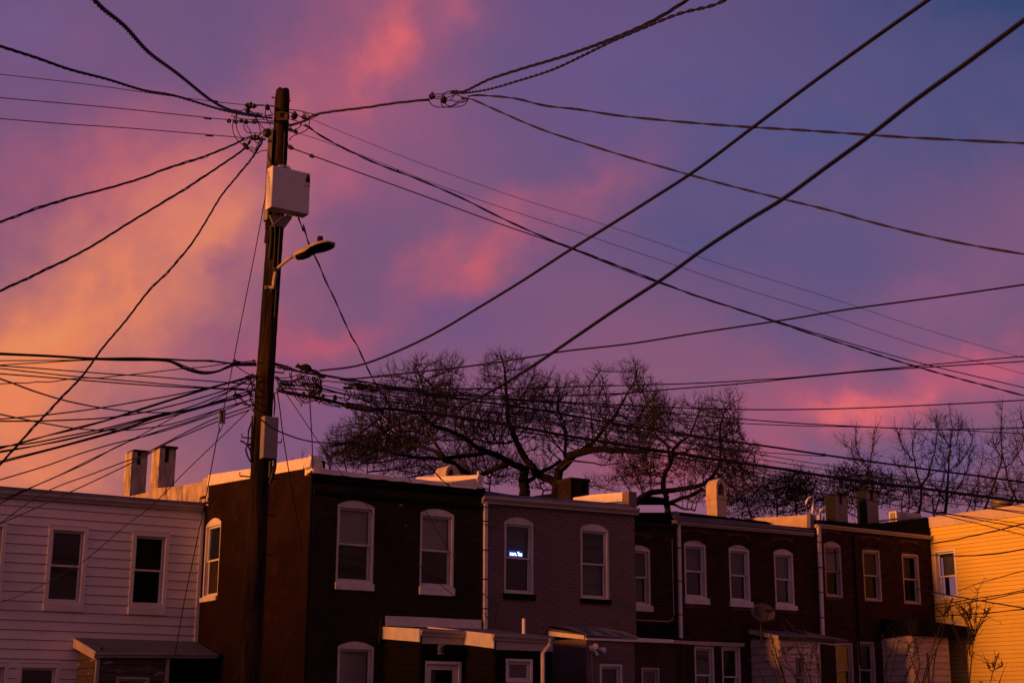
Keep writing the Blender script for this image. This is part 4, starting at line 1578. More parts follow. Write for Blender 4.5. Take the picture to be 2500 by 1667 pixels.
# cream fascia in three lengths
us_ = [uGb, PG.hit(g1(622, 400))[0], PG.hit(g1(1408, 350))[0], uG1]
for a, b in zip(us_, us_[1:]):
    s = MB()
    if a == uGb:
        s.prism(PG, [(a, zG), (b - .004, zG), (b - .004, zGt), (a + .12, zGt), (a + .05, zGt - .03), (a, zGt - .12)], -.12, .05)
    else:
        s.box(PG, a, b - .004, zG, zGt, -.12, .05)
    s.build('fascia', 'peach_siding', HG)
s = MB()
s.box(PG, uGb + .02, uG1, zG + (zGt - zG) * .42, zG + (zGt - zG) * .45, .05, .056)
s.build('fascia_seam', 'peach_siding', HG)
s = MB()
u, z = PG.sh(-2).hit(g1(1340, 260))
s.ball(PG.at(u, z + .12, -2), .3, .3, .17, 14, 8)
s.build('roof_vent', 'metal', HG, smooth=True)
s = MB()
u, z = PG.hit(g2(540, 560))
s.box8([PG.at(u - .45, z - .04, .0), PG.at(u + .35, z - .1, .0), PG.at(u + .35, z + .02, .0), PG.at(u - .45, z - .01, .0),
        PG.at(u - .45, z - .04, .02), PG.at(u + .35, z - .1, .02), PG.at(u + .35, z + .02, .02), PG.at(u - .45, z - .01, .02)])
s.build('flashing', 'peach_siding', HG)

# ---------------------------------------------------------------- LED ticker in the mauve house window
u0_, z0_ = PC.hit(Z(1230, 1200, .1595)(80, 992))
u1_, z1_ = PC.hit(Z(1230, 1200, .1595)(288, 908))
PL = PC.sh(-.145)
u0_, z0_ = PL.hit(Z(1230, 1200, .1595)(80, 992))
u1_, z1_ = PL.hit(Z(1230, 1200, .1595)(288, 908))
TK = empty('ticker_sign', PL.at((u0_ + u1_) / 2, z0_), 'small glowing blue LED ticker reading more. You in the upper window', 'sign')
s = MB()
s.box(PL, u0_, u1_, z0_, z1_, -.02, 0)
s.build('panel', 'led_panel', TK)
cu = bpy.data.curves.new('text', 'FONT')
cu.body = 'more. You'
cu.size = 1.0
cu.extrude = .01
cu.offset = .02
to = bpy.data.objects.new('text', cu)
COL.objects.link(to)
bpy.context.view_layer.update()
me = bpy.data.meshes.new_from_object(to.evaluated_get(bpy.context.evaluated_depsgraph_get()))
bpy.data.objects.remove(to)
co = np.zeros(len(me.vertices) * 3)
me.vertices.foreach_get('co', co)
co = co.reshape(-1, 3)
mn, mx_ = co.min(0), co.max(0)
wd, hd = (u1_ - u0_) * .88, (z1_ - z0_) * .66
s = MB()
vs = [PL.at(u0_ + (u1_ - u0_) * .06 + (c[0] - mn[0]) / (mx_[0] - mn[0]) * wd, z0_ + (z1_ - z0_) * .2 + (c[1] - mn[1]) / (mx_[1] - mn[1]) * hd, .002 + (c[2] - mn[2]) / (mx_[2] - mn[2]) * .006) for c in co]
s.add(vs, [tuple(p.vertices) for p in me.polygons])
s.build('lettering', 'led_text', TK)

# unseen row of plain blocks, added at the left to cut the low sun
PX_ = WP((-44, 2, 0), -35)
s = MB()
for k in range(5):
    hh = 7.9 + .7 * math.sin(k * 2.1)
    s.box(PX_, -22 + k * 9, -22 + k * 9 + 8.9, 0, hh, -7, 0)
s.build('sun_blocker_row', 'red_brick', kind='structure')

# ================================================================== utility pole
POLE_Y = 22.0
pb = pt((689, 224), POLE_Y)
pf = pt((620, 1450), POLE_Y)
LEAN = (pb.x - pf.x) / (pb.z - pf.z)             # the pole leans a little to the right
PXY = Vector((pb.x - LEAN * pb.z, pb.y, 0))
ztop = pt((687, 222), POLE_Y).z


def axis(z):
    return PXY + Vector((LEAN * z, 0, z))




def zpole(yy):
    """height on the pole axis that is seen at image row yy"""
    lo, hi = 0., ztop + .5
    for _ in range(40):
        mi = (lo + hi) / 2
        if proj(axis(mi))[1] > yy:
            lo = mi
        else:
            hi = mi
    return lo


def rpole(z):
    t = z / ztop
    return .168 - .052 * t


POLE = empty('utility_pole', PXY, 'tall brown wooden utility pole left of centre, wires fanning out from it', 'utility pole')
s = MB()
nz, ns = 90, 20
vs, fs = [], []
for i in range(nz + 1):
    z = ztop * i / nz
    for k in range(ns):
        a = 2 * math.pi * k / ns
        r_ = rpole(z) * (1 + .022 * math.sin(a * 3 + z * .7) + .016 * math.sin(a * 7 + 1.3 * z) + .012 * rng.standard_normal())
        if i == nz:
            r_ *= .86
        vs.append(axis(z) + Vector((r_ * math.cos(a) + .012 * math.sin(z * .8), r_ * math.sin(a), (.0 if i < nz else .03 * rng.random()))))
fs = [(i * ns + k, i * ns + (k + 1) % ns, (i + 1) * ns + (k + 1) % ns, (i + 1) * ns + k) for i in range(nz) for k in range(ns)]
fs.append(tuple(nz * ns + k for k in range(ns)))
s.add(vs, fs)
s.build('shaft', 'wood', POLE, smooth=True)


def pole_at(yy, side=0., front=0.):
    """point beside the pole: side metres to the right of its axis, front metres towards the camera"""
    return axis(zpole(yy)) + Vector((side, -front, 0))


def ppt(p, dy=0.):
    return pt(p, POLE_Y + dy)


# metal riser guard, left of the shaft
s = MB()
zA_, zB_ = ppt(zp(600, 1425)).z, ppt(zp(625, 560)).z
cx_ = ppt(zp(628, 900), -.05).x
for k in range(9):
    pass
vs = []
for z in (zA_, zB_):
    xo = ppt(zp(590 if z == zB_ else 566, 900)).x - ppt(zp(578, 900)).x
    for k in range(9):
        a = math.pi * (.5 + k / 8)
        vs.append(axis(z) + Vector((-.085 + .085 * math.cos(a) - .0, -.07 + .075 * math.sin(a) * -1 + .0, 0)))
s.add(vs, [(k, k + 1, 10 + k, 9 + k) for k in range(8)] + [(9, 10, 11, 12, 13, 14, 15, 16, 17)])
s.build('riser_guard', 'metal', POLE, smooth=True)
s = MB()
for dx, y0_, y1_, r_ in ((-.03, 560, 640, .022), (.035, 545, 720, .014), (.10, 330, 780, .012), (-.11, 545, 600, .02)):
    s.tube([pole_at(y0_, dx, .135), pole_at((y0_ + y1_) / 2, dx + .01, .14), pole_at(y1_, dx, .135)], r_, 6)
s.build('riser_conduit', 'tar', POLE)
s = MB()
for x0_, pts in ((0, (zb(735, 520), zb(745, 640), zb(735, 760))), (1, (zb(505, 760), zb(500, 900), zb(492, 1080), zb(495, 1240), zb(478, 1100))),
                 (2, (zb(378, 1025), zb(420, 1045), zb(455, 1075), zb(485, 1130))), (3, (zb(500, 820), zb(465, 920), zb(458, 1060), zb(487, 1060))),
                 (4, (zb(500, 1070), zb(450, 1075), zb(435, 1120), zb(455, 1190), zb(490, 1255))),
                 (5, (zb(748, 1230), zb(740, 1320), zb(715, 1420), zb(690, 1480))), (6, (zb(700, 1225), zb(700, 1330), zb(690, 1420)))):
    s.tube([ppt(p, -.12) for p in pts], .013 if x0_ < 5 else .03, 6)
s.build('pole_cable', 'rubber', POLE)
s = MB()
for yy in (520, 560, 300):
    z = zpole(yy)
    s.tube([axis(z) + Vector(((rpole(z) + .012) * math.cos(a), (rpole(z) + .012) * math.sin(a), 0)) for a in np.linspace(0, 6.2832, 21)], .009, 4, caps=False)
s.build('band', 'metal', POLE)
for a, b in ((zp(640, 228), zp(668, 232)), (zp(800, 255), zp(822, 262))):
    s = MB()
    s.tube([ppt(a, -.05), ppt(b, -.05)], [.016, .01], 6)
    s.build('bolt', 'rust', POLE)
# climbing steps
for bx, by, tx, ty, up_ in ((495, 1003, 392, 990, 1), (780, 1048, 815, 1045, 1), (480, 1412, 372, 1400, 1), (700, 1425, 795, 1432, 1),
                            (520, 655, 405, 640, 1), (722, 292, 842, 308, 1)):
    s = MB()
    p0, p1 = ppt(zb(bx, by)), ppt(zb(tx, ty))
    p0 = p0.lerp(axis(p0.z), .35)
    s.tube([p0, p1, p1 + Vector((0, 0, .055))], .0115, 6)
    s.build('climbing_step', 'rust', POLE)
for bx, by, tx, ty in ((330, 478, 258, 466), (455, 494, 515, 500), (312, 732, 238, 718), (440, 745, 500, 752)):
    s = MB()
    p0, p1 = ppt(z2(bx, by)), ppt(z2(tx, ty))
    p0 = p0.lerp(axis(p0.z), .35)
    s.tube([p0, p1, p1 + Vector((0, 0, .055))], .0115, 6)
    s.build('climbing_step', 'rust', POLE)
# spool insulators and brackets at the top
s = MB()
for dz in (0, .028, .056):
    c_ = ppt(zp(788, 428 - dz * 500), -.16)
    s.tube([c_ + Vector((0, 0, -.014)), c_, c_ + Vector((0, 0, .014))], [.03, .045, .03], 10)
s.build('insulator', 'ceramic', POLE)
s = MB()
c_ = ppt(zp(600, 572), -.10)
s.tube([c_ + Vector((-.05, 0, .03)), c_, c_ + Vector((.05, 0, -.03))], [.055, .075, .055], 12)
s.build('insulator', 'rubber', POLE)
s = MB()
z_ = zpole(300)
s.tube([ppt(zp(680, 372), -.17), ppt(zp(740, 368), -.17), ppt(zp(800, 378), -.15)], .006, 5)
s.tube([ppt(zp(725, 432), -.17), ppt(zp(800, 438), -.15)], .014, 5)
s.build('bracket', 'metal', POLE)

# ------------------------------------------------------------- equipment fixed to the pole
# white cabinet
PCab = WP(ppt((697, 470), -.30), 56.0)
q = [PCab.hit(zp(645, 885)), PCab.hit(zp(1010, 950)), PCab.hit(zp(995, 1340)), PCab.hit(zp(632, 1285))]
ua, ub = (q[0][0] + q[3][0]) / 2, (q[1][0] + q[2][0]) / 2
za, zb_ = (q[2][1] + q[3][1]) / 2, (q[0][1] + q[1][1]) / 2
CAB = empty('equipment_cabinet', PCab.at((ua + ub) / 2, za, -.1), 'boxy white equipment cabinet with stickers high on the wooden pole', 'cabinet')
s = MB()
s.box(PCab, ua, ub, za, zb_, -.20, -.002)
s.build('case', 'cabinet', CAB, bevel=.004)
s = MB()
s.box(PCab, ua + .004, ub - .004, za + .004, zb_ - .004, .0, .012)
s.build('door', 'cabinet', CAB, bevel=.003)
s = MB()
s.prism(PCab, [PCab.hit(p) for p in (zp(728, 905), zp(858, 925), zp(852, 884), zp(830, 864), zp(745, 848), zp(733, 862))], -.13, -.10)
s.build('lifting_plate', 'cabinet', CAB)
s = MB()
uc, zc_ = PCab.hit(zp(795, 880))
s.box(PCab, uc - .035, uc + .03, zc_ - .010, zc_ + .010, -.10, -.096)
s.build('slot', 'soot', CAB)
s = MB()
uc, zc_ = PCab.hit(zp(982, 1008))
s.prism(PCab, [(uc - .03, zc_ - .055), (uc + .035, zc_ - .055), (uc + .033, zc_ + .0), (uc + .014, zc_ + .02), (uc + .01, zc_ + .06), (uc - .012, zc_ + .06), (uc - .014, zc_ + .02), (uc - .034, zc_)], .012, .03)
s.build('lock', 'soot', CAB)
s = MB()
uc, zc_ = PCab.hit(zp(972, 1075))
s.box(PCab, uc - .062, uc + .055, zc_ - .022, zc_ + .022, .0125, .0145)
s.build('sticker', 'sticker', CAB)
s = MB()
s.prism(PCab, [(uc - .052, zc_ - .014), (uc - .018, zc_ - .014), (uc - .035, zc_ + .014)], .0148, .016)
s.build('warning_mark', 'sticker_red', CAB)
s = MB()
s.box(PCab, uc - .008, uc + .05, zc_ + .003, zc_ + .012, .0148, .016)
s.build('sticker_print', 'soot', CAB)
s = MB()
uc, zc_ = PCab.hit(zp(828, 1030))
for k in range(4):
    a = math.pi / 2 * k
    s.tube([PCab.at(uc + .033 * math.cos(a + t), zc_ + .042 * math.sin(a + t), .013) for t in (.25, .8, 1.3)], .0025, 4)
s.build('emblem', 'trim_dull', CAB)
PCl = WP(PCab.at(ua, 0), 146)
s = MB()
for zz, hh in ((.58, .07), (.42, .16), (.10, .06)):
    s.box(PCl, -.11, -.09, za + zz, za + zz + hh * .6, .001, .003)
s.build('side_label', 'trim_dull', CAB)
s = MB()
p0 = [PCab.hit(zp(*p)) for p in ((655, 1330), (700, 1435), (755, 1445), (800, 1455), (862, 1372), (870, 1340))]
s.prism(PCab, p0, -.17, -.12)
s.tube([PCab.at(*PCab.hit(zp(640, 1455)), -.05), PCab.at(*PCab.hit(zp(740, 1380)), -.02), PCab.at(*PCab.hit(zp(830, 1335)), -.06)], .012, 5)
s.build('mounting_bracket', 'metal', CAB)

# grey lower cabinet
PC2 = WP(ppt((668, 1060), -.20), 56.0)
q = [PC2.hit(zb(632, 765)), PC2.hit(zb(790, 772)), PC2.hit(zb(768, 1225)), PC2.hit(zb(612, 1210))]
ua, ub = (q[0][0] + q[3][0]) / 2, (q[1][0] + q[2][0]) / 2
za, zb_ = (q[2][1] + q[3][1]) / 2, (q[0][1] + q[1][1]) / 2
CB2 = empty('meter_cabinet', PC2.at((ua + ub) / 2, za, -.05), 'narrow grey metal cabinet on the pole below the cable tangle', 'cabinet')
s = MB()
s.box(PC2, ua, ub, za, zb_, -.11, 0)
s.build('case', 'cabinet2', CB2, bevel=.01)
s = MB()
s.box(PC2, ua + .006, ub - .006, za + .006, zb_ - .006, .001, .014)
s.build('door', 'cabinet2', CB2, bevel=.006)

# street lamp
SL = empty('street_lamp', ppt(zl(440, 790), -.14), 'cobra-head street lamp on a bent arm reaching right from the pole', 'street lamp')
s = MB()
s.box8([ppt(p, d) for d in (-.14, -.17) for p in (zl(416, 803), zl(520, 803), zl(520, 776), zl(416, 776))])
s.build('bracket', 'lamp_body', SL, bevel=.004)
s = MB()
u_ = ppt(zl(432, 790), -.175)
s.tube([u_, u_ + Vector((0, -.012, 0))], .018, 8)
s.build('bolt', 'rust', SL)
s = MB()
s.tube([ppt(zl(*p), d) for p, d in (((503, 800), -.17), ((505, 740), -.17), ((512, 690), -.18), ((522, 640), -.2), ((548, 600), -.22), ((600, 555), -.26), ((650, 515), -.3), ((700, 485), -.34))],
       [.03, .03, .029, .027, .025, .024, .024, .026], 10)
s.build('arm', 'lamp_body', SL, smooth=True)
s = MB()
u_ = ppt(zl(520, 625), -.21)
s.tube([u_ + Vector((-.02, -.02, 0)), u_ + Vector((.02, -.02, .01))], .03, 8)
s.build('clamp', 'rust', SL)
# lamp head, seen from below: upper shell, and a plate painted dark for the shaded under side
h0, h1 = ppt(zl(695, 490), -.34), ppt(zl(1085, 368), -.55)
ax = (h1 - h0)
Lh = ax.length
ax.normalize()
sdv = ax.cross(Vector((0, 0, 1))).normalized()
upv = sdv.cross(ax)
sect = []
prof = [(0, .035, .035, .035), (.06, .06, .05, .055), (.18, .085, .075, .07), (.32, .10, .085, .065), (.40, .12, .085, .04), (.50, .16, .085, .02), (.65, .185, .08, .015), (.80, .175, .068, .01), (.92, .125, .045, .008), (1.0, .03, .012, .004)]
vs, fs = [], []
ns = 16
for t, w_, hu, hd in prof:
    for k in range(ns):
        a = 2 * math.pi * k / ns
        vs.append(h0 + ax * (Lh * t) + sdv * (w_ * math.cos(a)) + upv * ((hu if math.sin(a) > 0 else hd) * math.sin(a) - .0))
for i in range(len(prof) - 1):
    for k in range(ns):
        fs.append((i * ns + k, i * ns + (k + 1) % ns, (i + 1) * ns + (k + 1) % ns, (i + 1) * ns + k))
fs += [tuple(range(ns))[::-1], tuple((len(prof) - 1) * ns + k for k in range(ns))]
s = MB()
s.add(vs, fs)
HD_ = s.build('lamp_head', 'lamp_body', SL, smooth=True)
s = MB()
vs = []
for t, w_, hu, hd in prof[1:9]:
    for k in (-1, -.5, 0, .5, 1):
        vs.append(h0 + ax * (Lh * t) + sdv * (w_ * .985 * k) - upv * (hd * (1 if abs(k) < 1 else .25) + .006 + (.012 if abs(k) < 1 else .0)))
s.add(vs, [(i * 5 + k, i * 5 + k + 1, i * 5 + k + 6, i * 5 + k + 5) for i in range(7) for k in range(4)])
s.build('lens', 'underside_shade', HD_, smooth=True)  # spread over the whole underside to paint its shade
s = MB()
c_ = h0 + ax * (Lh * .66) + upv * .07
s.tube([c_, c_ + Vector((0, 0, .04)), c_ + Vector((0, 0, .10)), c_ + Vector((0, 0, .11))], [.045, .045, .045, .035], 12)
s.build('photocell', 'soot', HD_)

# ================================================================== cables
def spline(pts, n):
    pts = [Vector((p[0], p[1])) for p in pts]
    if len(pts) == 2:
        pts = [pts[0], (pts[0] + pts[1]) / 2, pts[1]]
    P4_ = [2 * pts[0] - pts[1]] + pts + [2 * pts[-1] - pts[-2]]
    lens = [(b - a).length for a, b in zip(pts, pts[1:])]
    tot = sum(lens)
    outp = []
    acc = 0
    for i, l in enumerate(lens):
        k = max(2, int(round(n * l / tot)))
        a, b, c, d = P4_[i:i + 4]
        for j in range(k):
            t = j / k
            q = .5 * ((2 * b) + (c - a) * t + (2 * a - 5 * b + 4 * c - d) * t * t + (3 * b - 3 * c + d - a) * t ** 3)
            outp.append((q, (acc + l * t) / tot))
        acc += l
    outp.append((pts[-1], 1.0))
    return outp


def wire(label, pts, w, Y0=22., Y1=22., group=None, strands=1, pitch=.42, n=None, m='cable', cat='cable', spread=.62, name=None, Ymid=None, slack=0.):
    """a cable hung through space: it is seen along pts, at distance Y0 at its first end and Y1 at its last;
    w is its apparent width at the end nearer the pole"""
    L_ = sum(math.dist(a, b) for a, b in zip(pts, pts[1:]))
    n = n or max(8, int(L_ / 22))
    sp = spline(pts, n)
    P3_ = []
    for q, t in sp:
        iy = (1 / Y0) * (1 - t) + (1 / Y1) * t
        P3_.append(pt(q, 1 / iy))
    # a cable that leaves the picture runs on towards its next pole
    def outside(p):
        return p[0] < 0 or p[0] > 2500 or p[1] < 0
    if outside(pts[-1]):
        dv = (P3_[-1] - P3_[-2]).normalized()
        P3_ += [P3_[-1] + dv * (k * 2.5) for k in range(1, 9)]
    if outside(pts[0]):
        dv = (P3_[0] - P3_[1]).normalized()
        P3_ = [P3_[0] + dv * (k * 2.5) for k in range(8, 0, -1)] + P3_
    if strands == 1:
        # distance along the view axis decides the true radius
        r_ = w / 2 / FPX * (pt(pts[0], Y0) - EYE).dot(FWD)
        s_ = MB()
        s_.tube(P3_, r_, 6 if w > 2.6 else 4)
        return s_.build(name or 'cable', m, label=label, cat=cat, group=group, smooth=True)
    # twisted bundle: each strand a helix about the middle line
    r_ = w / FPX * (pt(pts[0], Y0) - EYE).dot(FWD) * .27
    root_ = empty(name or 'twisted_cable', P3_[0], label, cat, group)
    cum = [0]
    for a, b in zip(P3_, P3_[1:]):
        cum.append(cum[-1] + (b - a).length)
    tot = cum[-1]
    m_ = min(2200, int(tot / (pitch / 9)))
    ctr = []
    j = 0
    for i in range(m_ + 1):
        d = tot * i / m_
        while j < len(cum) - 2 and cum[j + 1] < d:
            j += 1
        f_ = (d - cum[j]) / max(1e-9, cum[j + 1] - cum[j])
        ctr.append(P3_[j].lerp(P3_[j + 1], f_))
    ph0 = random.random() * 6
    for k in range(strands):
        pk = []
        for i, c in enumerate(ctr):
            t_ = (ctr[min(i + 1, m_)] - ctr[max(0, i - 1)]).normalized()
            a_ = t_.cross(Vector((.1, .2, 1))).normalized()
            b_ = t_.cross(a_)
            d = tot * i / m_
            ph = ph0 + 2 * math.pi * (d / pitch + .25 * math.sin(d * 1.1)) + 2 * math.pi * k / strands
            rr = r_ * (1.05 + slack * max(0, math.sin(d * 1.9 + ph0)) * (k == 0))
            pk.append(c + (a_ * math.cos(ph) + b_ * math.sin(ph)) * rr)
        s_ = MB()
        s_.tube(pk, r_, 5)
        s_.build('strand', m, root_, smooth=True)
    return root_


GS = 'twisted service cables from the pole top'
F = lambda *a: [ff(*p) for p in a]
# upper left
wire('thick ropey twisted cable rising steeply from pole top to the upper left edge', F((600, 266), (560, 262), (520, 250), (480, 228), (405, 168), (340, 120), (285, 60), (235, 20), (205, -12)), 6, 22, 10, GS, 3, .42)
wire('twisted cable crossing the upper left corner below the steepest one', F((625, 272), (560, 264), (500, 250), (400, 220), (330, 208), (245, 182), (160, 160), (80, 132), (-15, 102)), 5, 22, 13, GS, 3, .5)
wire('thin straight wire topmost of the three running level to the left edge', F((640, 243), (560, 241), (400, 222), (200, 194), (-10, 170)), 1.9, 22, 20, 'thin wires running left from the pole top')
wire('thin straight wire middle of the three running level to the left edge', F((625, 282), (530, 276), (300, 252), (150, 238), (-10, 224)), 2.3, 22, 20, 'thin wires running left from the pole top')
wire('thin straight wire lowest of the three running level to the left edge', F((610, 322), (540, 315), (300, 295), (150, 285), (-10, 272)), 2.3, 22, 20, 'thin wires running left from the pole top')
wire('looser twisted cable falling gently left to the edge above two others', F((560, 318), (548, 327), (500, 348), (440, 370), (380, 388), (330, 408), (250, 432), (150, 458), (60, 488), (-12, 515)), 5, 22, 18, GS, 3, .9, slack=1.2)
wire('twisted cable falling left, middle of the three that fan downwards', F((575, 325), (558, 345), (500, 385), (440, 425), (380, 462), (300, 510), (200, 572), (100, 622), (-12, 674)), 5, 22, 18, GS, 3, .8, slack=.8)
wire('twisted cable dropping steeply from pole top to lower left edge', F((606, 318), (585, 355), (545, 405), (508, 450), (478, 500), (440, 560), (390, 620), (340, 670), (290, 735), (235, 800), (190, 862), (130, 925), (60, 1000), (-12, 1080)), 4.2, 22, 17, GS, 3, .7, slack=1.)
# thickened dead-end sleeves on the three thin wires
for a, b, t_ in (((510, 245), (532, 249), 'small sleeve on the top thin wire left of the pole'), ((497, 288), (516, 291), 'small sleeve on the middle thin wire left of the pole'), ((502, 331), (521, 332), 'small sleeve on the bottom thin wire left of the pole')):
    wire(t_, [a, b], 4.6, 22, 22, 'sleeves on the thin wires', n=4, name='cable_sleeve', cat='cable sleeve')
# upper right
wire('twisted cable from pole top rising to the mid-air junction', F((640, 292), (690, 282), (720, 265), (760, 257), (850, 246), (900, 238), (985, 229)), 6, 22, 21, GS, 3, .8)
wire('upper of two heavy twisted cables leaving the junction to the top edge', F((1045, 216), (1075, 207), (1120, 184), (1200, 158), (1300, 128), (1400, 92), (1480, 58), (1540, 25), (1600, -15)), 6.2, 21, 13, GS, 3, .9)
wire('lower of two heavy twisted cables leaving the junction to the top edge', F((1060, 215), (1120, 206), (1190, 186), (1270, 160), (1345, 125), (1400, 98), (1470, 68), (1560, 32), (1640, 12), (1700, -18)), 5.4, 21, 12, GS, 2, .42)
wire('twisted cable sagging from the junction almost level to the right edge', F((1075, 222), (1095, 219), (1180, 226), (1250, 243), (1330, 252), (1420, 266), (1560, 280), (1700, 291), (1850, 300), (2050, 314), (2200, 322), (2365, 330)), 5.4, 21, 16, GS, 2, 1.0)
wire('twisted cable falling from the junction to the middle of the right edge', F((1060, 226), (1085, 229), (1150, 258), (1250, 300), (1380, 342), (1500, 378), (1650, 420), (1800, 458), (1900, 482), (2000, 510), (2120, 540), (2240, 565), (2365, 586)), 5, 21, 17, GS, 2, .9)
wire('long twisted cable falling right from the pole to the lower right edge', F((700, 286), (730, 308), (760, 325), (800, 346), (870, 378), (960, 412), (1060, 455), (1150, 500), (1250, 545), (1340, 580), (1480, 634), (1600, 680), (1700, 712), (1850, 762), (2000, 810), (2150, 855), (2365, 912)), 5, 22, 26, GS, 2, .9)
wire('hair-thin upper wire falling right across the sky', F((715, 274), (850, 330), (1000, 388), (1200, 458), (1400, 520), (1650, 605), (1900, 682), (2120, 755), (2365, 826)), 1.5, 22, 28, 'thin wires falling to the right')
wire('hair-thin lower wire falling right across the sky', F((665, 300), (720, 317), (800, 345), (960, 408), (1120, 466), (1300, 525), (1500, 592), (1700, 660), (1900, 722), (2100, 790), (2365, 862)), 1.7, 22, 28, 'thin wires falling to the right')
wire('dark wire with clamps leaving the pole right below the others', F((660, 335), (668, 340), (718, 358), (840, 402), (1000, 460), (1150, 515), (1300, 567), (1480, 638), (1650, 695), (1850, 758), (2100, 830), (2365, 893)), 2.8, 22, 27, 'thin wires falling to the right')
# blurred wires close to the camera
wire('thick blurred cable close to the camera, left of the two crossing diagonally', F((735, 851), (820, 840), (900, 812), (1000, 765), (1100, 706), (1200, 645), (1300, 580), (1400, 518), (1500, 455), (1600, 390), (1720, 300), (1860, 195), (1980, 108), (2150, -12)), 4.6, 22, 8.5, 'blurred cables close to the camera')
wire('thickest blurred cable close to the camera, right of the two crossing diagonally', F((1060, 932), (1140, 892), (1232, 835), (1320, 775), (1420, 707), (1520, 642), (1620, 570), (1720, 505), (1800, 456), (1900, 383), (2000, 310), (2100, 232), (2230, 138), (2375, 30)), 7, 13, 6.2, 'blurred cables close to the camera')
wire('blurred sagging cable entering at the left edge under the wavy wire', [lz(*p) for p in ((-60, 290), (120, 352), (300, 420), (520, 488), (700, 532), (950, 578), (1200, 605), (1450, 614), (1620, 600), (1900, 540), (2250, 440))], 4.6, 13, 22, 'blurred sagging cables at left')
wire('lower blurred sagging cable entering at the left edge', [lz(*p) for p in ((-60, 615), (150, 660), (400, 710), (650, 752), (900, 772), (1150, 770), (1300, 755), (1500, 725), (1700, 670), (1950, 590), (2250, 500))], 4.2, 13, 22, 'blurred sagging cables at left')
wire('blurred cable looping from the grey cabinet towards the big tree', [zb(*p) for p in ((590, 795), (640, 835), (720, 890), (800, 932), (900, 972), (1000, 1005), (1120, 1033), (1250, 1048), (1400, 1052), (1560, 1042), (1760, 1010))], 3.6, 15, 17)
# right side, behind the roofs
wire('mid cable climbing right from the squirrel to the edge, above the tree tops', F((735, 862), (800, 870), (870, 864), (980, 852), (1100, 838), (1230, 818), (1300, 806), (1450, 789), (1600, 765), (1800, 735), (1950, 710), (2150, 683), (2365, 652)), 4, 22, 20, 'level cables crossing the trees')
wire('cable crossing the tree crowns and rising right, upper of the pair', F((790, 882), (900, 890), (1100, 893), (1360, 887), (1600, 880), (1760, 871), (1820, 867), (2000, 850), (2365, 817)), 3, 22, 24, 'level cables crossing the trees')
wire('cable crossing the tree crowns and rising right, lower of the pair', F((780, 872), (900, 893), (1050, 906), (1200, 910), (1400, 905), (1550, 893), (1700, 881), (1850, 866), (2000, 852), (2150, 842), (2365, 829)), 3.2, 22, 24, 'level cables crossing the trees')
wire('straight cable over the right-hand tree, just under the pink cloud', F((800, 885), (1000, 905), (1280, 922), (1500, 934), (1700, 940), (1850, 940), (2000, 936), (2200, 927), (2365, 918)), 3.2, 22, 24, 'level cables crossing the trees')
wire('cable meeting its twin above the thin trees then lifting to the edge', F((810, 890), (1000, 910), (1290, 925), (1500, 945), (1700, 962), (1850, 973), (2100, 985), (2200, 986), (2365, 982)), 3, 22, 25, 'level cables crossing the trees')
wire('cable meeting its twin above the thin trees then dropping to the edge', F((810, 893), (1000, 922), (1290, 944), (1500, 962), (1700, 972), (1850, 978), (2000, 981), (2200, 988), (2365, 997)), 2.6, 22, 25, 'level cables crossing the trees')
GB = 'bundled communication cables running down to the right'
rt_ = lambda a, b, c: [zb(*p) for p in a] + [r2(*p) for p in b] + [r3(*p) for p in c]
wire('upper heavy messenger cable with a hook, sloping down right', [zb(740, 205), zb(880, 245), zb(1000, 290), zb(1230, 330), zb(1500, 372), zb(1800, 420)] + [r1(760, 470), r1(1100, 530), r1(1500, 585), r1(1900, 640)] + [r2(300, 668), r2(600, 722), r2(900, 770), r2(1200, 818), r2(1500, 855), r2(1750, 890)] + [r3(60, 452), r3(440, 510), r3(900, 575), r3(1380, 642), r3(1900, 710), r3(2400, 778)], 5.2, 22, 25, GB)
wire('heaviest black trunk cable sloping down right past all roofs', [zb(780, 490), zb(1000, 535), zb(1250, 580), zb(1480, 640), zb(1800, 690)] + [r1(600, 632), r1(830, 658), r1(1100, 690), r1(1300, 718), r1(1600, 770), r1(1900, 820)] + [r2(0, 782), r2(300, 832), r2(700, 895), r2(1000, 940), r2(1300, 990), r2(1600, 1032), r2(1900, 1075)] + [r3(40, 645), r3(400, 705), r3(700, 745), r3(1000, 785), r3(1400, 833), r3(1900, 900), r3(2400, 965)], 8, 22, 25, GB)
k_ = 0
ORD = ['first', 'second', 'third', 'fourth', 'fifth', 'sixth', 'seventh', 'eighth', 'ninth', 'tenth', 'eleventh', 'twelfth', 'thirteenth', 'fourteenth']
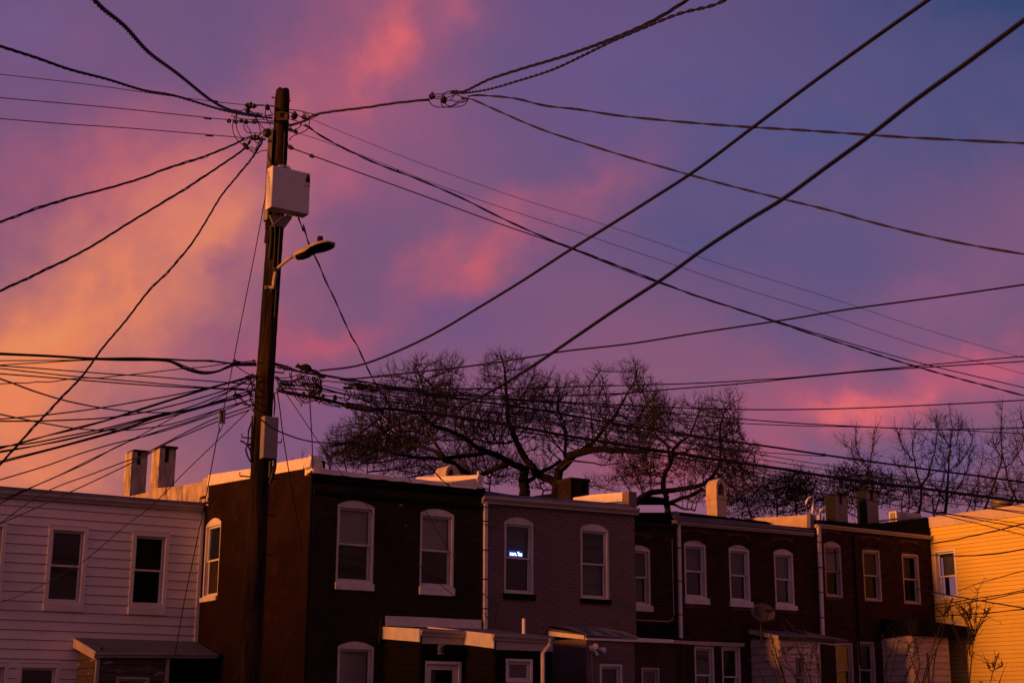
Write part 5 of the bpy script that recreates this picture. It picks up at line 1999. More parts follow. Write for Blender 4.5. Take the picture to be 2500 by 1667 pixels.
thin = [
    ([zb(800, 390), zb(1250, 440), r1(420, 520), r1(1100, 600), r1(1500, 660), r2(200, 690), r2(700, 790), r2(1100, 858), r2(1500, 915), r2(1960, 948), r3(430, 521)], 2.4, 'between the two heavy cables, ending at the small hook'),
    ([zb(800, 420), zb(1250, 465), r1(420, 560), r1(1200, 620), r1(1700, 700), r2(300, 740), r2(900, 838), r2(1500, 925), r2(1960, 1002), r3(400, 600), r3(1000, 690), r3(1700, 780), r3(2400, 862)], 2.2, 'second below the upper heavy cable'),
    ([zb(800, 440), zb(1250, 480), r1(600, 600), r1(1400, 660), r2(0, 700), r2(600, 830), r2(1200, 920), r2(1960, 1036), r3(500, 660), r3(1100, 745), r3(1800, 845), r3(2400, 925)], 2.2, 'just above the heaviest black trunk cable'),
    ([zb(780, 500), zb(1250, 600), r1(700, 680), r1(1400, 790), r1(2000, 870), r2(300, 870), r2(800, 950), r2(1400, 1030), r2(1960, 1110), r3(500, 765), r3(1200, 860), r3(1800, 935), r3(2400, 1010)], 2.4, 'first below the heaviest black trunk cable'),
    ([zb(780, 505), zb(1250, 620), r1(800, 720), r1(1600, 840), r2(0, 845), r2(500, 920), r2(1100, 1015), r2(1960, 1148), r3(600, 820), r3(1200, 910), r3(1800, 990), r3(2400, 1060)], 2.2, 'second below the heaviest black trunk cable'),
    ([zb(790, 460), zb(1250, 500), r1(600, 560), r1(1300, 740), r2(0, 805), r2(700, 925), r2(1100, 990), r2(1500, 1090), r2(1960, 1215), r3(300, 865), r3(800, 930), r3(1400, 1050), r3(1900, 1165), r3(2400, 1290)], 2.6, 'lowest of all, dropping to the yellow house'),
    ([r1(0, 330), r1(250, 375), r1(520, 420), r1(900, 470), r1(1300, 500), r1(1700, 545), r1(2138, 610), r2(300, 640), r2(800, 735), r2(1300, 830)], 3., 'hugging the upper heavy cable from the pole to the middle tree'),
    ([r1(0, 385), r1(500, 440), r1(1000, 520), r1(1500, 590), r1(2138, 690), r2(500, 760), r2(1000, 800)], 2.6, 'fading into the middle tree under the upper heavy cable'),
    ([r1(0, 450), r1(500, 560), r1(1100, 620), r1(1600, 720), r1(2138, 790), r2(400, 870), r2(900, 930), r2(1500, 1000)], 2.2, 'fading into the middle tree over the trunk cable'),
]
for pts, w, d in thin:
    wire('thin cable ' + d, pts, w, 22, 25, GB)
# left fan
GL = 'fan of cables running from the pole to the left edge'
Lw = lambda lab, w, pts, Y1=20, **k: wire(lab, [lz(*p) for p in pts], w, 22, Y1, k.pop('group', GL), **k)
Lw('thick black cable across the top of the left fan with a sagging loop', 6, ((2300, 188), (2080, 190), (1980, 235), (1860, 262), (1760, 252), (1640, 212), (1540, 158), (1400, 142), (1100, 140), (850, 132), (500, 110), (250, 98), (-20, 88)))
Lw('slimmer cable riding just above the thick one in the left fan', 4.6, ((2300, 170), (2080, 175), (1900, 150), (1700, 148), (1500, 135), (1200, 126), (850, 128), (500, 108), (-20, 82)))
Lw('second of the two loops sagging left of the pole', 3.6, ((2120, 180), (2010, 225), (1900, 248), (1780, 240), (1650, 195), (1560, 158), (1420, 140)), 22)
Lw('level wire joining the thick cable in the left fan', 2.6, ((860, 140), (500, 146), (-20, 148)))
Lw('wire rising to join the thick cable from the left edge', 2.4, ((880, 140), (600, 152), (380, 166), (200, 175), (-20, 190)))
Lw('upper of three wires crossing the left fan downwards to the right', 2.8, ((2290, 362), (2100, 348), (1700, 318), (1300, 286), (1000, 268), (600, 238), (300, 214), (-20, 192)))
Lw('middle of three wires crossing the left fan downwards to the right', 2.8, ((2290, 402), (1900, 392), (1500, 360), (1100, 325), (700, 292), (400, 262), (-20, 215)))
Lw('lowest of three wires crossing the left fan downwards to the right', 3, ((2280, 420), (2050, 404), (1700, 390), (1300, 366), (900, 336), (600, 312), (300, 288), (-20, 264)))
Lw('wavy loose wire wandering across the left fan', 2.4, ((2280, 150), (2050, 172), (1850, 202), (1600, 225), (1300, 260), (1130, 278), (1040, 284), (900, 303), (750, 303), (600, 316), (500, 333), (420, 340), (330, 338), (240, 350), (150, 347), (-20, 358)))
fan = [
    (3.2, ((2260, 282), (2100, 330), (1880, 390), (1500, 468), (1300, 502), (900, 572), (500, 625), (250, 650), (-20, 674)), 'topmost cable fanning down left to the edge'),
    (3.4, ((2270, 300), (2150, 355), (2000, 420), (1700, 510), (1450, 575), (1200, 628), (900, 665), (500, 684), (200, 690), (-20, 690)), 'cable that flattens out level near the left edge'),
    (3, ((2260, 292), (2050, 345), (1850, 398), (1500, 505), (1180, 605), (950, 682), (700, 745), (450, 812), (200, 885), (-20, 935)), 'cable in the left fan falling steadily, upper of a close pair'),
    (3, ((2262, 300), (2050, 352), (1850, 408), (1500, 515), (1200, 610), (1000, 672), (700, 758), (400, 826), (150, 892), (-20, 944)), 'cable in the left fan falling steadily, lower of a close pair'),
    (3.6, ((2262, 420), (2150, 445), (1950, 512), (1700, 585), (1450, 628), (1200, 690), (900, 765), (600, 825), (300, 885), (-20, 922)), 'heavy cable in the middle of the left fan'),
    (3.2, ((2250, 300), (2100, 400), (1950, 468), (1750, 548), (1500, 625), (1250, 690), (1000, 758), (700, 830), (350, 905), (-20, 975)), 'cable bowing through the middle of the left fan'),
    (2.4, ((2240, 440), (2000, 520), (1700, 595), (1400, 655), (1150, 735), (850, 800), (500, 880), (-20, 962)), 'slim cable just under the heavy one in the left fan'),
    (3.2, ((2260, 430), (2150, 470), (1900, 532), (1650, 604), (1400, 660), (1200, 732), (900, 815), (500, 925), (200, 1000), (-20, 1056)), 'cable of a lower pair in the left fan, upper one'),
    (3.2, ((2262, 436), (2150, 480), (1900, 545), (1650, 615), (1350, 700), (1000, 800), (600, 908), (250, 1000), (-20, 1070)), 'cable of a lower pair in the left fan, lower one'),
    (3, ((2262, 490), (2000, 598), (1700, 705), (1400, 798), (1000, 898), (700, 988), (400, 1095), (-20, 1222)), 'straight cable falling well below the fan to the left edge'),
    (2.2, ((2100, 400), (1850, 545), (1650, 610), (1450, 715), (1150, 875), (800, 1040), (500, 1190), (250, 1295), (-20, 1412)), 'fine wire falling left to the siding house gutter'),
    (3, ((2240, 500), (2000, 575), (1750, 675), (1450, 770), (1100, 895), (800, 1055), (500, 1190), (250, 1300), (-20, 1440)), 'cable falling left to the siding house gutter'),
]
for w, pts, d in fan:
    Lw(d, w, pts)
wire('cable passing the little splitter box and landing on the siding house', [lz(2240, 560), lz(1960, 655), lz(1700, 775), lz(1500, 878), lz(1380, 940), lz(1250, 1010), lz(1100, 1060), lz(850, 1155), lz(400, 1330), z1(0, 548)], 3.2, 22, 27, GL)
wire('cable skirting the slab chimney tops on its way down left', [lz(2240, 590), lz(1960, 690), lz(1720, 790), lz(1500, 888), lz(1350, 975), lz(1150, 1080), lz(900, 1200), lz(620, 1330), z1(230, 450), z1(0, 552)], 3.2, 22, 27, GL)
wire('steep wire crossing the clapboard wall from the pole to the left edge', [lz(2240, 588), lz(1900, 915), lz(1650, 1155), lz(1350, 1460), z1(800, 565), z1(560, 770), z1(420, 860), z1(300, 928), z1(150, 1000), z1(-20, 1062)], 2.6, 22, 28, GL)
# drops
wire('thin wire hanging from the white cabinet past the left of the pole to the splitter', [zp(585, 1150), zp(550, 1330), zl(405, 20), zl(330, 420), zl(230, 920), zl(120, 1480), lz(2060, 330), lz(2005, 590)], 2.2, 21.8, 21.8)
wire('wire dropping from the splitter box to the porch of the siding house', [lz(1972, 750), lz(1940, 880), lz(1895, 1120), z1(1330, 300), z1(1290, 500), z1(1230, 790), z1(1170, 1080), z1(1118, 1385)], 2.6, 21.8, 29)
wire('twisted drop cable hanging from the white cabinet behind the lamp to the roofs', [zp(895, 1375), zp(950, 1520), zl(785, 190), zl(830, 350), zl(880, 460), zl(935, 570), zl(1000, 730), zl(1080, 890), zl(1150, 1050), zl(1252, 1270), zb(1615, 0), zb(1700, 190), zb(1800, 390), r1(620, 620), r1(800, 960), r1(1000, 1180), r1(1070, 1255), r1(1135, 1305)], 4.6, 21.9, 29, None, 2, .8)
GD = 'drop wires hanging to the brown house'
wire('drop wire nearest the pole hanging over the side wall of the brown house', [zb(768, 490), zb(800, 700), zb(835, 990), zb(880, 1270), zb(930, 1568), z2(620, 415), z2(650, 560), z2(672, 705)], 2.8, 22, 28.6, GD)
wire('drop wire crossing the brown facade to its first upstairs window', [zb(840, 490), zb(1050, 800), zb(1300, 1172), zb(1468, 1392), z2(1010, 335), z2(1060, 400), z2(1130, 492)], 2.6, 22, 28.9, GD)
wire('vertical wire dropping to the coated roof corner', [zb(1112, 470), zb(1122, 700), zb(1140, 1000), zb(1150, 1330)], 3, 22, 28.7, GD)
wire('thin wire slanting over the second upstairs window of the brown house', [r1(620, 880), r1(700, 1080), r1(790, 1260), z2(1400, 350), z2(1455, 455), z2(1540, 605), z2(1640, 765)], 2.2, 22, 28.9, GD)
wire('short wire crossing the lower corner of the second brown window', [z2(1410, 810), z2(1500, 890), z2(1570, 950), z2(1640, 1008), z2(1690, 1045)], 2, 28.6, 28.95, GD)
# wires on the mauve house and over the bricks
PW_ = lambda lab, pts, w, off=.12, P=PC: wire(lab, pts, w, 1 / (1 / P.sh(off).at(*P.sh(off).hit(pts[0])).y), P.sh(off).at(*P.sh(off).hit(pts[-1])).y, 'wires strung along the house walls')
m7 = Z(1150, 1180, .0765)
PW_('looping service wire curled by the mauve house downspout', [m7(290, 705), m7(430, 735), m7(600, 775), m7(750, 770), m7(880, 800), m7(960, 880), m7(1080, 950), m7(1120, 1080), m7(1090, 1180), m7(960, 1230), m7(880, 1240)], 2.6)
PW_('second curl of wire hanging beside the mauve house window', [m7(540, 1350), m7(650, 1390), m7(780, 1360), m7(860, 1260), m7(800, 1200), m7(720, 1050), m7(680, 850)], 2)
PW_('tie wire round the top of the pale mauve downspout', [m7(310, 1290), m7(430, 1310), m7(560, 1330)], 2)
PW_('sagging wire tied to the foot of the pale mauve downspout', [b7(1880, 20), b7(2000, 110), b7(2100, 200), b7(2180, 250)], 1.8)
PW_('wire hanging down from its knot beside the pale downspout', [b7(2180, 250), b7(2160, 340), b7(2140, 480), b7(2110, 640)], 1.6)
PW_('kinked wire behind the foot of the pale downspout', [b7(1890, 360), b7(1960, 400), b7(2010, 480)], 1.8)
PW_('wire looped across the tops of the white brick-house windows', [z4(485, 565), z4(560, 580), z4(640, 598), z4(720, 590), z4(800, 606), z4(880, 625), z4(945, 632)], 1.6, .2, PD)
PW_('level wire across the leftmost small window of the last brick house', [z5(140, 655), z5(230, 655), z5(330, 650), z5(450, 640), z5(600, 625), z5(740, 632)], 1.6, .25, PD)
PW_('slack wire sloping across the middle of the last brick house', [z5(165, 755), z5(250, 780), z5(340, 796)], 1.6, .25, PD)
GG = 'wires crossing the yellow wall'
gw = lambda lab, pts, w, a=24, b=23: wire(lab, pts, w, a, b, GG)
gw('upper straight wire crossing the cream fascia of the yellow house', [g1(430, 345), g1(900, 405), g1(1300, 458), g1(1740, 526)], 1.9)
gw('lower straight wire crossing the cream fascia of the yellow house', [g1(-20, 285), g1(300, 335), g1(640, 380), g1(1100, 470), g1(1560, 550), g1(1740, 582)], 2.6)
gw('short wire over the top of the cream fascia at the right edge', [g1(1100, 265), g1(1250, 280), g1(1500, 315), g1(1740, 352)], 2.4)
gw('twisted wire rising right from the brick corner over the yellow wall', [g1(200, 832), g1(400, 795), g1(640, 758), g1(820, 712), g1(960, 690), g1(1080, 658), g1(1280, 615), g1(1400, 585), g1(1560, 545), g1(1740, 500)], 2.8, 33, 24)
gw('sagging wire crossing the top of the yellow house window', [g1(210, 1003), g1(380, 1018), g1(620, 1021), g1(900, 1018), g1(1100, 1002), g1(1300, 985), g1(1500, 950), g1(1740, 908)], 2.6, 33, 24)
gw('dark wire sloping down right below the yellow house window', [z5(860, 908), g2(255, 98), g2(420, 130), g2(650, 172), g2(960, 228), g2(1250, 275), g2(1500, 318), g2(1760, 360)], 2.8, 32, 24)
gw('fine wire rising right below the yellow house window, upper', [g2(275, 303), g2(500, 275), g2(800, 220), g2(1200, 165), g2(1500, 110), g2(1760, 55)], 2, 33, 24)
gw('fine wire rising right below the yellow house window, lower', [g2(275, 358), g2(500, 325), g2(900, 250), g2(1200, 205), g2(1500, 135), g2(1760, 84)], 2, 33, 24)
gw('fine wire rising right low across the yellow boards', [g2(285, 492), g2(700, 465), g2(1100, 442), g2(1400, 405), g2(1760, 366)], 2, 33, 24)
gw('fine slanting wire across the middle of the yellow wall', [g2(650, 85), g2(860, 2), g1(1000, 1450), g1(1250, 1385), g1(1500, 1310), g1(1740, 1250)], 1.7, 33, 24)

# ------------------------------------------------------------- tangle of jumpers at the pole
def loops(name, label, curves, r, Y=22., m='rubber', group='jumper loops at the pole'):
    root_ = empty(name, pt(curves[0][0], Y), label, 'cable loops', group)
    for c in curves:
        sp = spline(c, 16)
        dy = random.uniform(-.25, .15)
        s_ = MB()
        s_.tube([pt(q, Y + dy + .12 * math.sin(3.1 * t)) for q, t in sp], r, 5)
        s_.build('loop', m, root_, smooth=True)
    return root_


zpl = lambda *a: [zp(*p) for p in a]
loops('jumper_loops', 'nest of black jumper loops left of the pole top', [
    zpl((330, 360), (285, 420), (265, 490), (272, 560), (300, 620), (350, 670), (395, 700)),
    zpl((310, 380), (300, 450), (305, 520), (335, 590), (375, 645), (440, 600)),
    zpl((250, 350), (300, 348), (360, 370), (420, 380), (520, 378), (590, 400), (650, 410)),
    zpl((330, 360), (380, 350), (440, 362), (480, 400), (510, 470), (530, 540), (530, 590)),
    zpl((460, 400), (500, 440), (540, 500), (590, 550)), zpl((370, 490), (385, 540), (420, 565), (500, 570), (530, 580)),
    zpl((400, 500), (430, 540), (445, 590)), zpl((360, 640), (430, 600), (520, 590), (560, 545), (630, 520)),
    zpl((395, 690), (440, 740), (490, 765), (540, 740), (595, 735)), zpl((480, 640), (500, 665), (540, 640), (560, 630)),
    zpl((580, 350), (580, 400), (600, 450), (630, 500)), zpl((570, 420), (600, 400), (650, 395)), zpl((540, 600), (520, 680), (470, 740), (420, 700)),
    zpl((440, 700), (480, 720), (500, 690), (540, 620), (600, 560)), zpl((380, 330), (400, 360), (460, 370)), zpl((620, 330), (635, 370), (650, 390)),
    zpl((480, 375), (540, 400), (570, 440), (640, 455)), zpl((430, 310), (500, 300), (600, 305), (660, 320)), zpl((410, 660), (450, 620), (500, 600)),
    zpl((250, 400), (330, 430), (450, 440), (560, 440), (645, 460)), zpl((270, 465), (400, 470), (540, 470), (645, 480)),
], .0075)
loops('jumper_loops', 'nest of black jumper loops right of the pole top', [
    zpl((800, 345), (900, 355), (980, 375), (1080, 395)), zpl((940, 375), (990, 400), (1005, 440), (998, 500), (1030, 530)),
    zpl((820, 440), (880, 455), (925, 490), (990, 515)), zpl((1000, 515), (960, 550), (900, 575), (840, 600), (805, 640)),
    zpl((920, 480), (910, 510), (880, 530)), zpl((800, 370), (850, 380), (880, 400), (940, 420)), zpl((800, 510), (900, 480), (1000, 440), (1090, 395)),
    zpl((795, 590), (790, 640), (800, 690)), zpl((805, 520), (830, 545), (880, 560)), zpl((810, 680), (850, 720)),
], .008)
loops('jumper_loops', 'loops of slack wire under the mid-air junction', [
    [jz(*p) for p in c] for c in (
        ((435, 570), (450, 640), (520, 710), (620, 742), (800, 745), (1000, 742), (1150, 720), (1240, 660), (1285, 590)),
        ((690, 640), (720, 715), (800, 742), (900, 730), (1000, 670), (1100, 595), (1220, 568), (1300, 572)),
        ((770, 655), (880, 720), (1000, 700), (1120, 635), (1270, 595)), ((830, 590), (950, 600), (1150, 640), (1290, 575)),
        ((580, 455), (700, 455), (860, 450), (1000, 440)), ((600, 510), (700, 500), (770, 430), (860, 395), (960, 400)),
        ((560, 550), (700, 560), (860, 520), (980, 470)), ((900, 590), (940, 540), (1000, 470)), ((1050, 470), (1130, 505), (1290, 575)))
], .0075, 21.0)


def lump(name, label, c, w, h, Y=22., ang=0., m='rubber', group='clamps and connectors', cat='connector', bumps=3):
    """a taped connector: short knobbly body with collars"""
    c3 = pt(c, Y)
    k_ = (c3 - EYE).dot(FWD) / FPX
    d_ = Vector((math.cos(R(ang)), 0, math.sin(R(ang))))
    L2, r_ = w * k_ / 2, h * k_ / 2
    s_ = MB()
    prof_ = [(-1, .35), (-.8, .62), (-.62, .95), (-.3, .85), (-.1, 1.0), (.25, .82), (.55, 1.0), (.8, .6), (1, .3)]
    s_.tube([c3 + d_ * (L2 * a) for a, b in prof_], [r_ * b for a, b in prof_], 9)
    if bumps > 1:
        q_ = c3 + Vector((0, 0, r_ * .8))
        s_.tube([q_ - Vector((0, 0, r_)), q_ + Vector((0, 0, r_ * .5))], r_ * .45, 6)
    return s_.build(name, m, label=label, cat=cat, group=group, smooth=False)


for c, w, h, an, t_ in ((zp(440, 308), 29, 14, -5, 'largest taped connector left of the pole top'), (zp(412, 352), 14, 12, 80, 'stubby connector hanging under the largest taped one'),
                        (zp(600, 325), 14, 13, 90, 'square connector just left of the pole top'), (zp(232, 455), 11, 10, 0, 'outermost split-bolt clamp on the left wires'),
                        (zp(297, 462), 11, 10, 0, 'second split-bolt clamp on the left wires'), (zp(350, 452), 10, 9, 0, 'third split-bolt clamp on the left wires'),
                        (zp(395, 466), 12, 11, 0, 'fourth split-bolt clamp on the left wires'), (zp(475, 462), 13, 11, 0, 'clamp nearest the pole on the left wires'),
                        (zp(480, 615), 26, 14, 0, 'lower taped connector left of the pole'), (zp(392, 695), 22, 11, -50, 'slanted taped connector at the fan of falling cables'),
                        (zp(565, 628), 11, 6, -10, 'tiny clamp beside the lower taped connector'),
                        (zp(858, 405), 18, 17, 70, 'lumpy dead-end clamp right of the pole top'), (zp(950, 418), 13, 11, 0, 'round connector right of the pole top'),
                        (zp(822, 540), 13, 10, -20, 'inner clamp of the pair right of the pole'), (zp(868, 556), 12, 11, -20, 'outer clamp of the pair right of the pole'),
                        (zp(825, 710), 15, 10, -20, 'clamp where the dark wire leaves the pole'), (zp(1025, 790), 14, 9, -20, 'small clamp further out on the dark wire')):
    lump('connector', t_, c, w, h, 21.8, an)
lump('connector', 'left lump of the mid-air junction', jz(500, 505), 17, 16, 21.0, 20)
lump('connector', 'round lump hanging below the mid-air junction', jz(755, 585), 17, 17, 21.0, 80)
lump('connector', 'long taped splice at the top of the mid-air junction', jz(1030, 410), 34, 9, 21.0, -4)

# lower junction: cable tangle, closures, small terminals
zbl = lambda *a: [zb(*p) for p in a]
cv = []
for k in range(13):
    x0_ = 985 + k * 17 + random.uniform(-6, 6)
    x1_ = 1100 + k * 10 + random.uniform(-14, 14)
    cv.append(zbl((x0_, 320 + k * 3), (x0_ + random.uniform(0, 40), 400), (x1_ + random.uniform(20, 60), 470), (x1_, 540 + random.uniform(-20, 20))))
for k in range(5):
    cv.append(zbl((1150 + 16 * k, 345), (1160 + 18 * k, 420), (1150 + 17 * k, 480 + 8 * k), (1120 + 15 * k, 540), (1100 + 12 * k, 560)))
loops('cable_coil', 'basket of hanging cable loops under the squirrel', cv, .0075, 21.9, 'rubber', 'coils at the lower junction')
cv = [zbl((745, 350), (850, 360), (980, 330), (1060, 300)), zbl((745, 345), (820, 400), (900, 420), (1000, 350), (1080, 330)), zbl((760, 360), (850, 400), (1000, 440), (1120, 430), (1260, 400)),
      zbl((760, 380), (900, 390), (1060, 375), (1260, 385)), zbl((770, 420), (900, 440), (1080, 430), (1200, 450)), zbl((800, 455), (900, 420), (1000, 370), (1060, 330)),
      zbl((780, 430), (830, 470), (960, 480), (1150, 500), (1290, 545)), zbl((790, 490), (870, 450), (950, 400), (1060, 345)), zbl((770, 400), (860, 430), (960, 520), (1020, 590), (1070, 590), (1110, 530)),
      zbl((900, 300), (930, 420), (980, 520), (1030, 600), (1090, 622), (1160, 600), (1210, 590)), zbl((1020, 340), (1060, 450), (1130, 560), (1200, 600)),
      zbl((850, 380), (930, 480), (960, 560), (1010, 610), (1070, 625), (1100, 600)), zbl((930, 260), (920, 330), (950, 400), (1000, 440)), zbl((745, 360), (780, 400), (790, 440), (760, 480)),
      zbl((760, 340), (780, 360), (805, 390), (800, 450), (770, 490)), zbl((740, 520), (790, 505), (830, 490)), zbl((1100, 400), (1080, 420), (1050, 420), (1040, 440), (1060, 460)),
      zbl((1130, 470), (1150, 560), (1190, 600)), zbl((1200, 470), (1240, 420), (1230, 370)), zbl((1215, 540), (1240, 480), (1238, 400)), zbl((745, 225), (800, 240), (860, 265), (960, 290), (1100, 320)),
      zbl((745, 205), (800, 215), (900, 245), (1000, 290)), zbl((740, 240), (800, 255), (870, 262), (900, 262))]
loops('cable_coil', 'messy crossing of jumper wires right of the pole at the lower junction', cv, .008, 21.9, 'rubber', 'coils at the lower junction')
cv = [zbl((540, 350), (500, 345), (480, 370), (500, 420), (530, 440)), zbl((480, 340), (500, 400), (530, 460)), zbl((540, 430), (490, 430), (430, 410), (350, 380)), zbl((540, 480), (470, 500), (400, 480), (330, 470)),
      zbl((470, 500), (480, 560), (500, 620), (520, 700)), zbl((330, 500), (310, 560), (350, 650)), zbl((320, 500), (350, 560), (390, 590), (470, 650), (520, 720)), zbl((380, 560), (420, 620), (480, 660)),
      zbl((490, 520), (510, 580), (520, 640)), zbl((510, 440), (500, 500), (480, 560), (500, 610)), zbl((340, 235), (400, 280), (490, 330)), zbl((480, 350), (470, 400), (520, 440), (530, 500)),
      zbl((270, 200), (320, 215), (420, 225), (540, 220)), zbl((320, 180), (400, 190), (500, 185), (545, 180)), zbl((540, 520), (500, 540), (480, 590), (520, 640)), zbl((460, 380), (430, 350), (470, 335), (540, 330)),
      zbl((545, 360), (520, 400), (500, 460), (540, 500)), zbl((520, 380), (470, 440), (450, 500), (530, 560))]
loops('cable_coil', 'tangle of jumper wires hugging the left of the pole', cv, .008, 21.95, 'rubber', 'coils at the lower junction')
cv = [[zc(*p) for p in c] for c in (((650, 700), (600, 830), (590, 960)), ((650, 700), (700, 850), (730, 900), (640, 980)), ((730, 700), (750, 850), (600, 980)), ((840, 720), (840, 850), (800, 920)),
                                    ((750, 560), (700, 640), (660, 660)), ((850, 610), (900, 560), (1000, 520), (1100, 530)), ((1250, 790), (1200, 860), (1150, 880)), ((1280, 780), (1260, 900), (1320, 920)),
                                    ((0, 940), (120, 1040), (260, 1080), (420, 1100), (560, 1090)), ((50, 950), (200, 1000), (350, 1060), (500, 1130)), ((350, 1010), (370, 940), (480, 900), (560, 960)),
                                    ((0, 850), (150, 850), (300, 850), (400, 860), (560, 900), (700, 920)))]
loops('cable_coil', 'loops of slack wire around the black splice closure', cv, .0075, 22.1, 'rubber', 'coils at the lower junction')


def closure(label, p0, p1, h, Y, m='rubber', ribs=6):
    a, b = pt(p0, Y), pt(p1, Y)
    k_ = (a - EYE).dot(FWD) / FPX
    r_ = h * k_ / 2
    root_ = empty('splice_closure', a, label, 'splice closure', 'splice closures on the cables')
    s_ = MB()
    n_ = 12
    s_.tube([a.lerp(b, t / n_) for t in range(n_ + 1)], [r_ * (.55 if t in (0, n_) else .92) for t in range(n_ + 1)], 12)
    s_.build('body', m, root_, smooth=True)
    for i in range(ribs):
        t = (i + .7) / (ribs + .4)
        c_ = a.lerp(b, t)
        dv = (b - a).normalized() * .012
        s_ = MB()
        s_.tube([c_ - dv, c_ + dv], r_ * 1.04, 12)
        s_.build('rib', m, root_)
    return root_


closure('largest black splice closure hanging right of the squirrel', zc(590, 1060), zc(1310, 1180), 17, 22.1)
closure('olive splice closure above the big black one, leftmost of three', zc(560, 655), zc(810, 655), 7.5, 22.1, ribs=3)
closure('olive splice closure above the big black one, middle of three', zc(880, 650), zc(1150, 640), 12, 22.1, ribs=3)
closure('olive splice closure above the big black one, rightmost of three', zc(1180, 690), zc(1400, 700), 11, 22.1, ribs=3)
for c, w, h, t_ in ((zb(1050, 538), 17, 9, 'small upright terminal below the cable basket'), (zb(1255, 572), 17, 9, 'small upright terminal right of the cable basket'), (zb(1385, 570), 14, 11, 'small terminal left of the splice closures'),
                    (zb(825, 492), 14, 10, 'dark clamp right of the pole under the tangle'), (zb(1025, 645), 7, 4, 'tiny plug dangling below the tangle'), (zb(1215, 620), 7, 4, 'tiny reddish plug dangling by the terminals')):
    lump('terminal', t_, c, w, h, 21.9, 88, group='terminals at the lower junction', cat='terminal')
for c, w, h, t_ in ((zb(320, 188), 11, 10, 'clamp where the hanging wire crosses the left cables'), (zb(365, 198), 8, 7, 'small clamp beside the crossing wire'), (zb(520, 178), 9, 6, 'clamp touching the pole on the left cables'),
                    (zb(60, 180), 20, 6, 'long clamp on the thick cable left of the pole'), (zb(505, 345), 17, 12, 'taped lump where the fan meets the pole'), (zb(345, 545), 22, 8, 'taped joint in the lower left cables'),
                    (zb(300, 475), 18, 9, 'taped joint in the middle of the left fan'), (zb(875, 258), 20, 11, 'clamp on the messenger left of the squirrel'), (zb(800, 250), 14, 7, 'orange marker tag on the messenger by the pole'),
                    (zc(1215, 555), 13, 6, 'orange tag on the messenger by the closures'), (r3(438, 512), 9, 8, 'small hook clamp on the heavy messenger at right'), (ff(914, 392), 5, 5, 'tiny clip on the long falling cable')):
    lump('connector', t_, c, w, h, 21.9 if 'right' not in t_ or 'heavy' not in t_ else 24.2, -5, m='ceramic' if 'orange' in t_ else 'rubber')

# splitter box hanging on the left drop wire
PSp = WP(pt(zb(190, 770), 21.8), 62)
ua, za = PSp.hit(zb(152, 838))
ub, zb_ = PSp.hit(zb(225, 702))
SP = empty('splitter_box', PSp.at((ua + ub) / 2, za), 'small pale splitter box hanging on the wires left of the pole', 'splitter box')
for a, b in ((0, .40), (.60, 1)):
    s = MB()
    s.box(PSp, ua + (ub - ua) * a, ua + (ub - ua) * b, za, zb_, -.05, .0)
    s.build('shell', 'cabinet2', SP, bevel=.006)
s = MB()
s.box(PSp, ua + (ub - ua) * .38, ua + (ub - ua) * .62, za + .02, zb_ - .02, -.045, -.012)
s.build('spine', 'soot', SP)
s = MB()
for p, q in (((148, 838), (150, 930)), ((195, 838), (152, 940))):
    s.tube([pt(zb(*p), 21.8), pt(zb((p[0] + q[0]) / 2 + 3, (p[1] + q[1]) / 2 + 12), 21.8), pt(zb(*q), 21.8)], .006, 5)
s.build('lead', 'cable', SP)

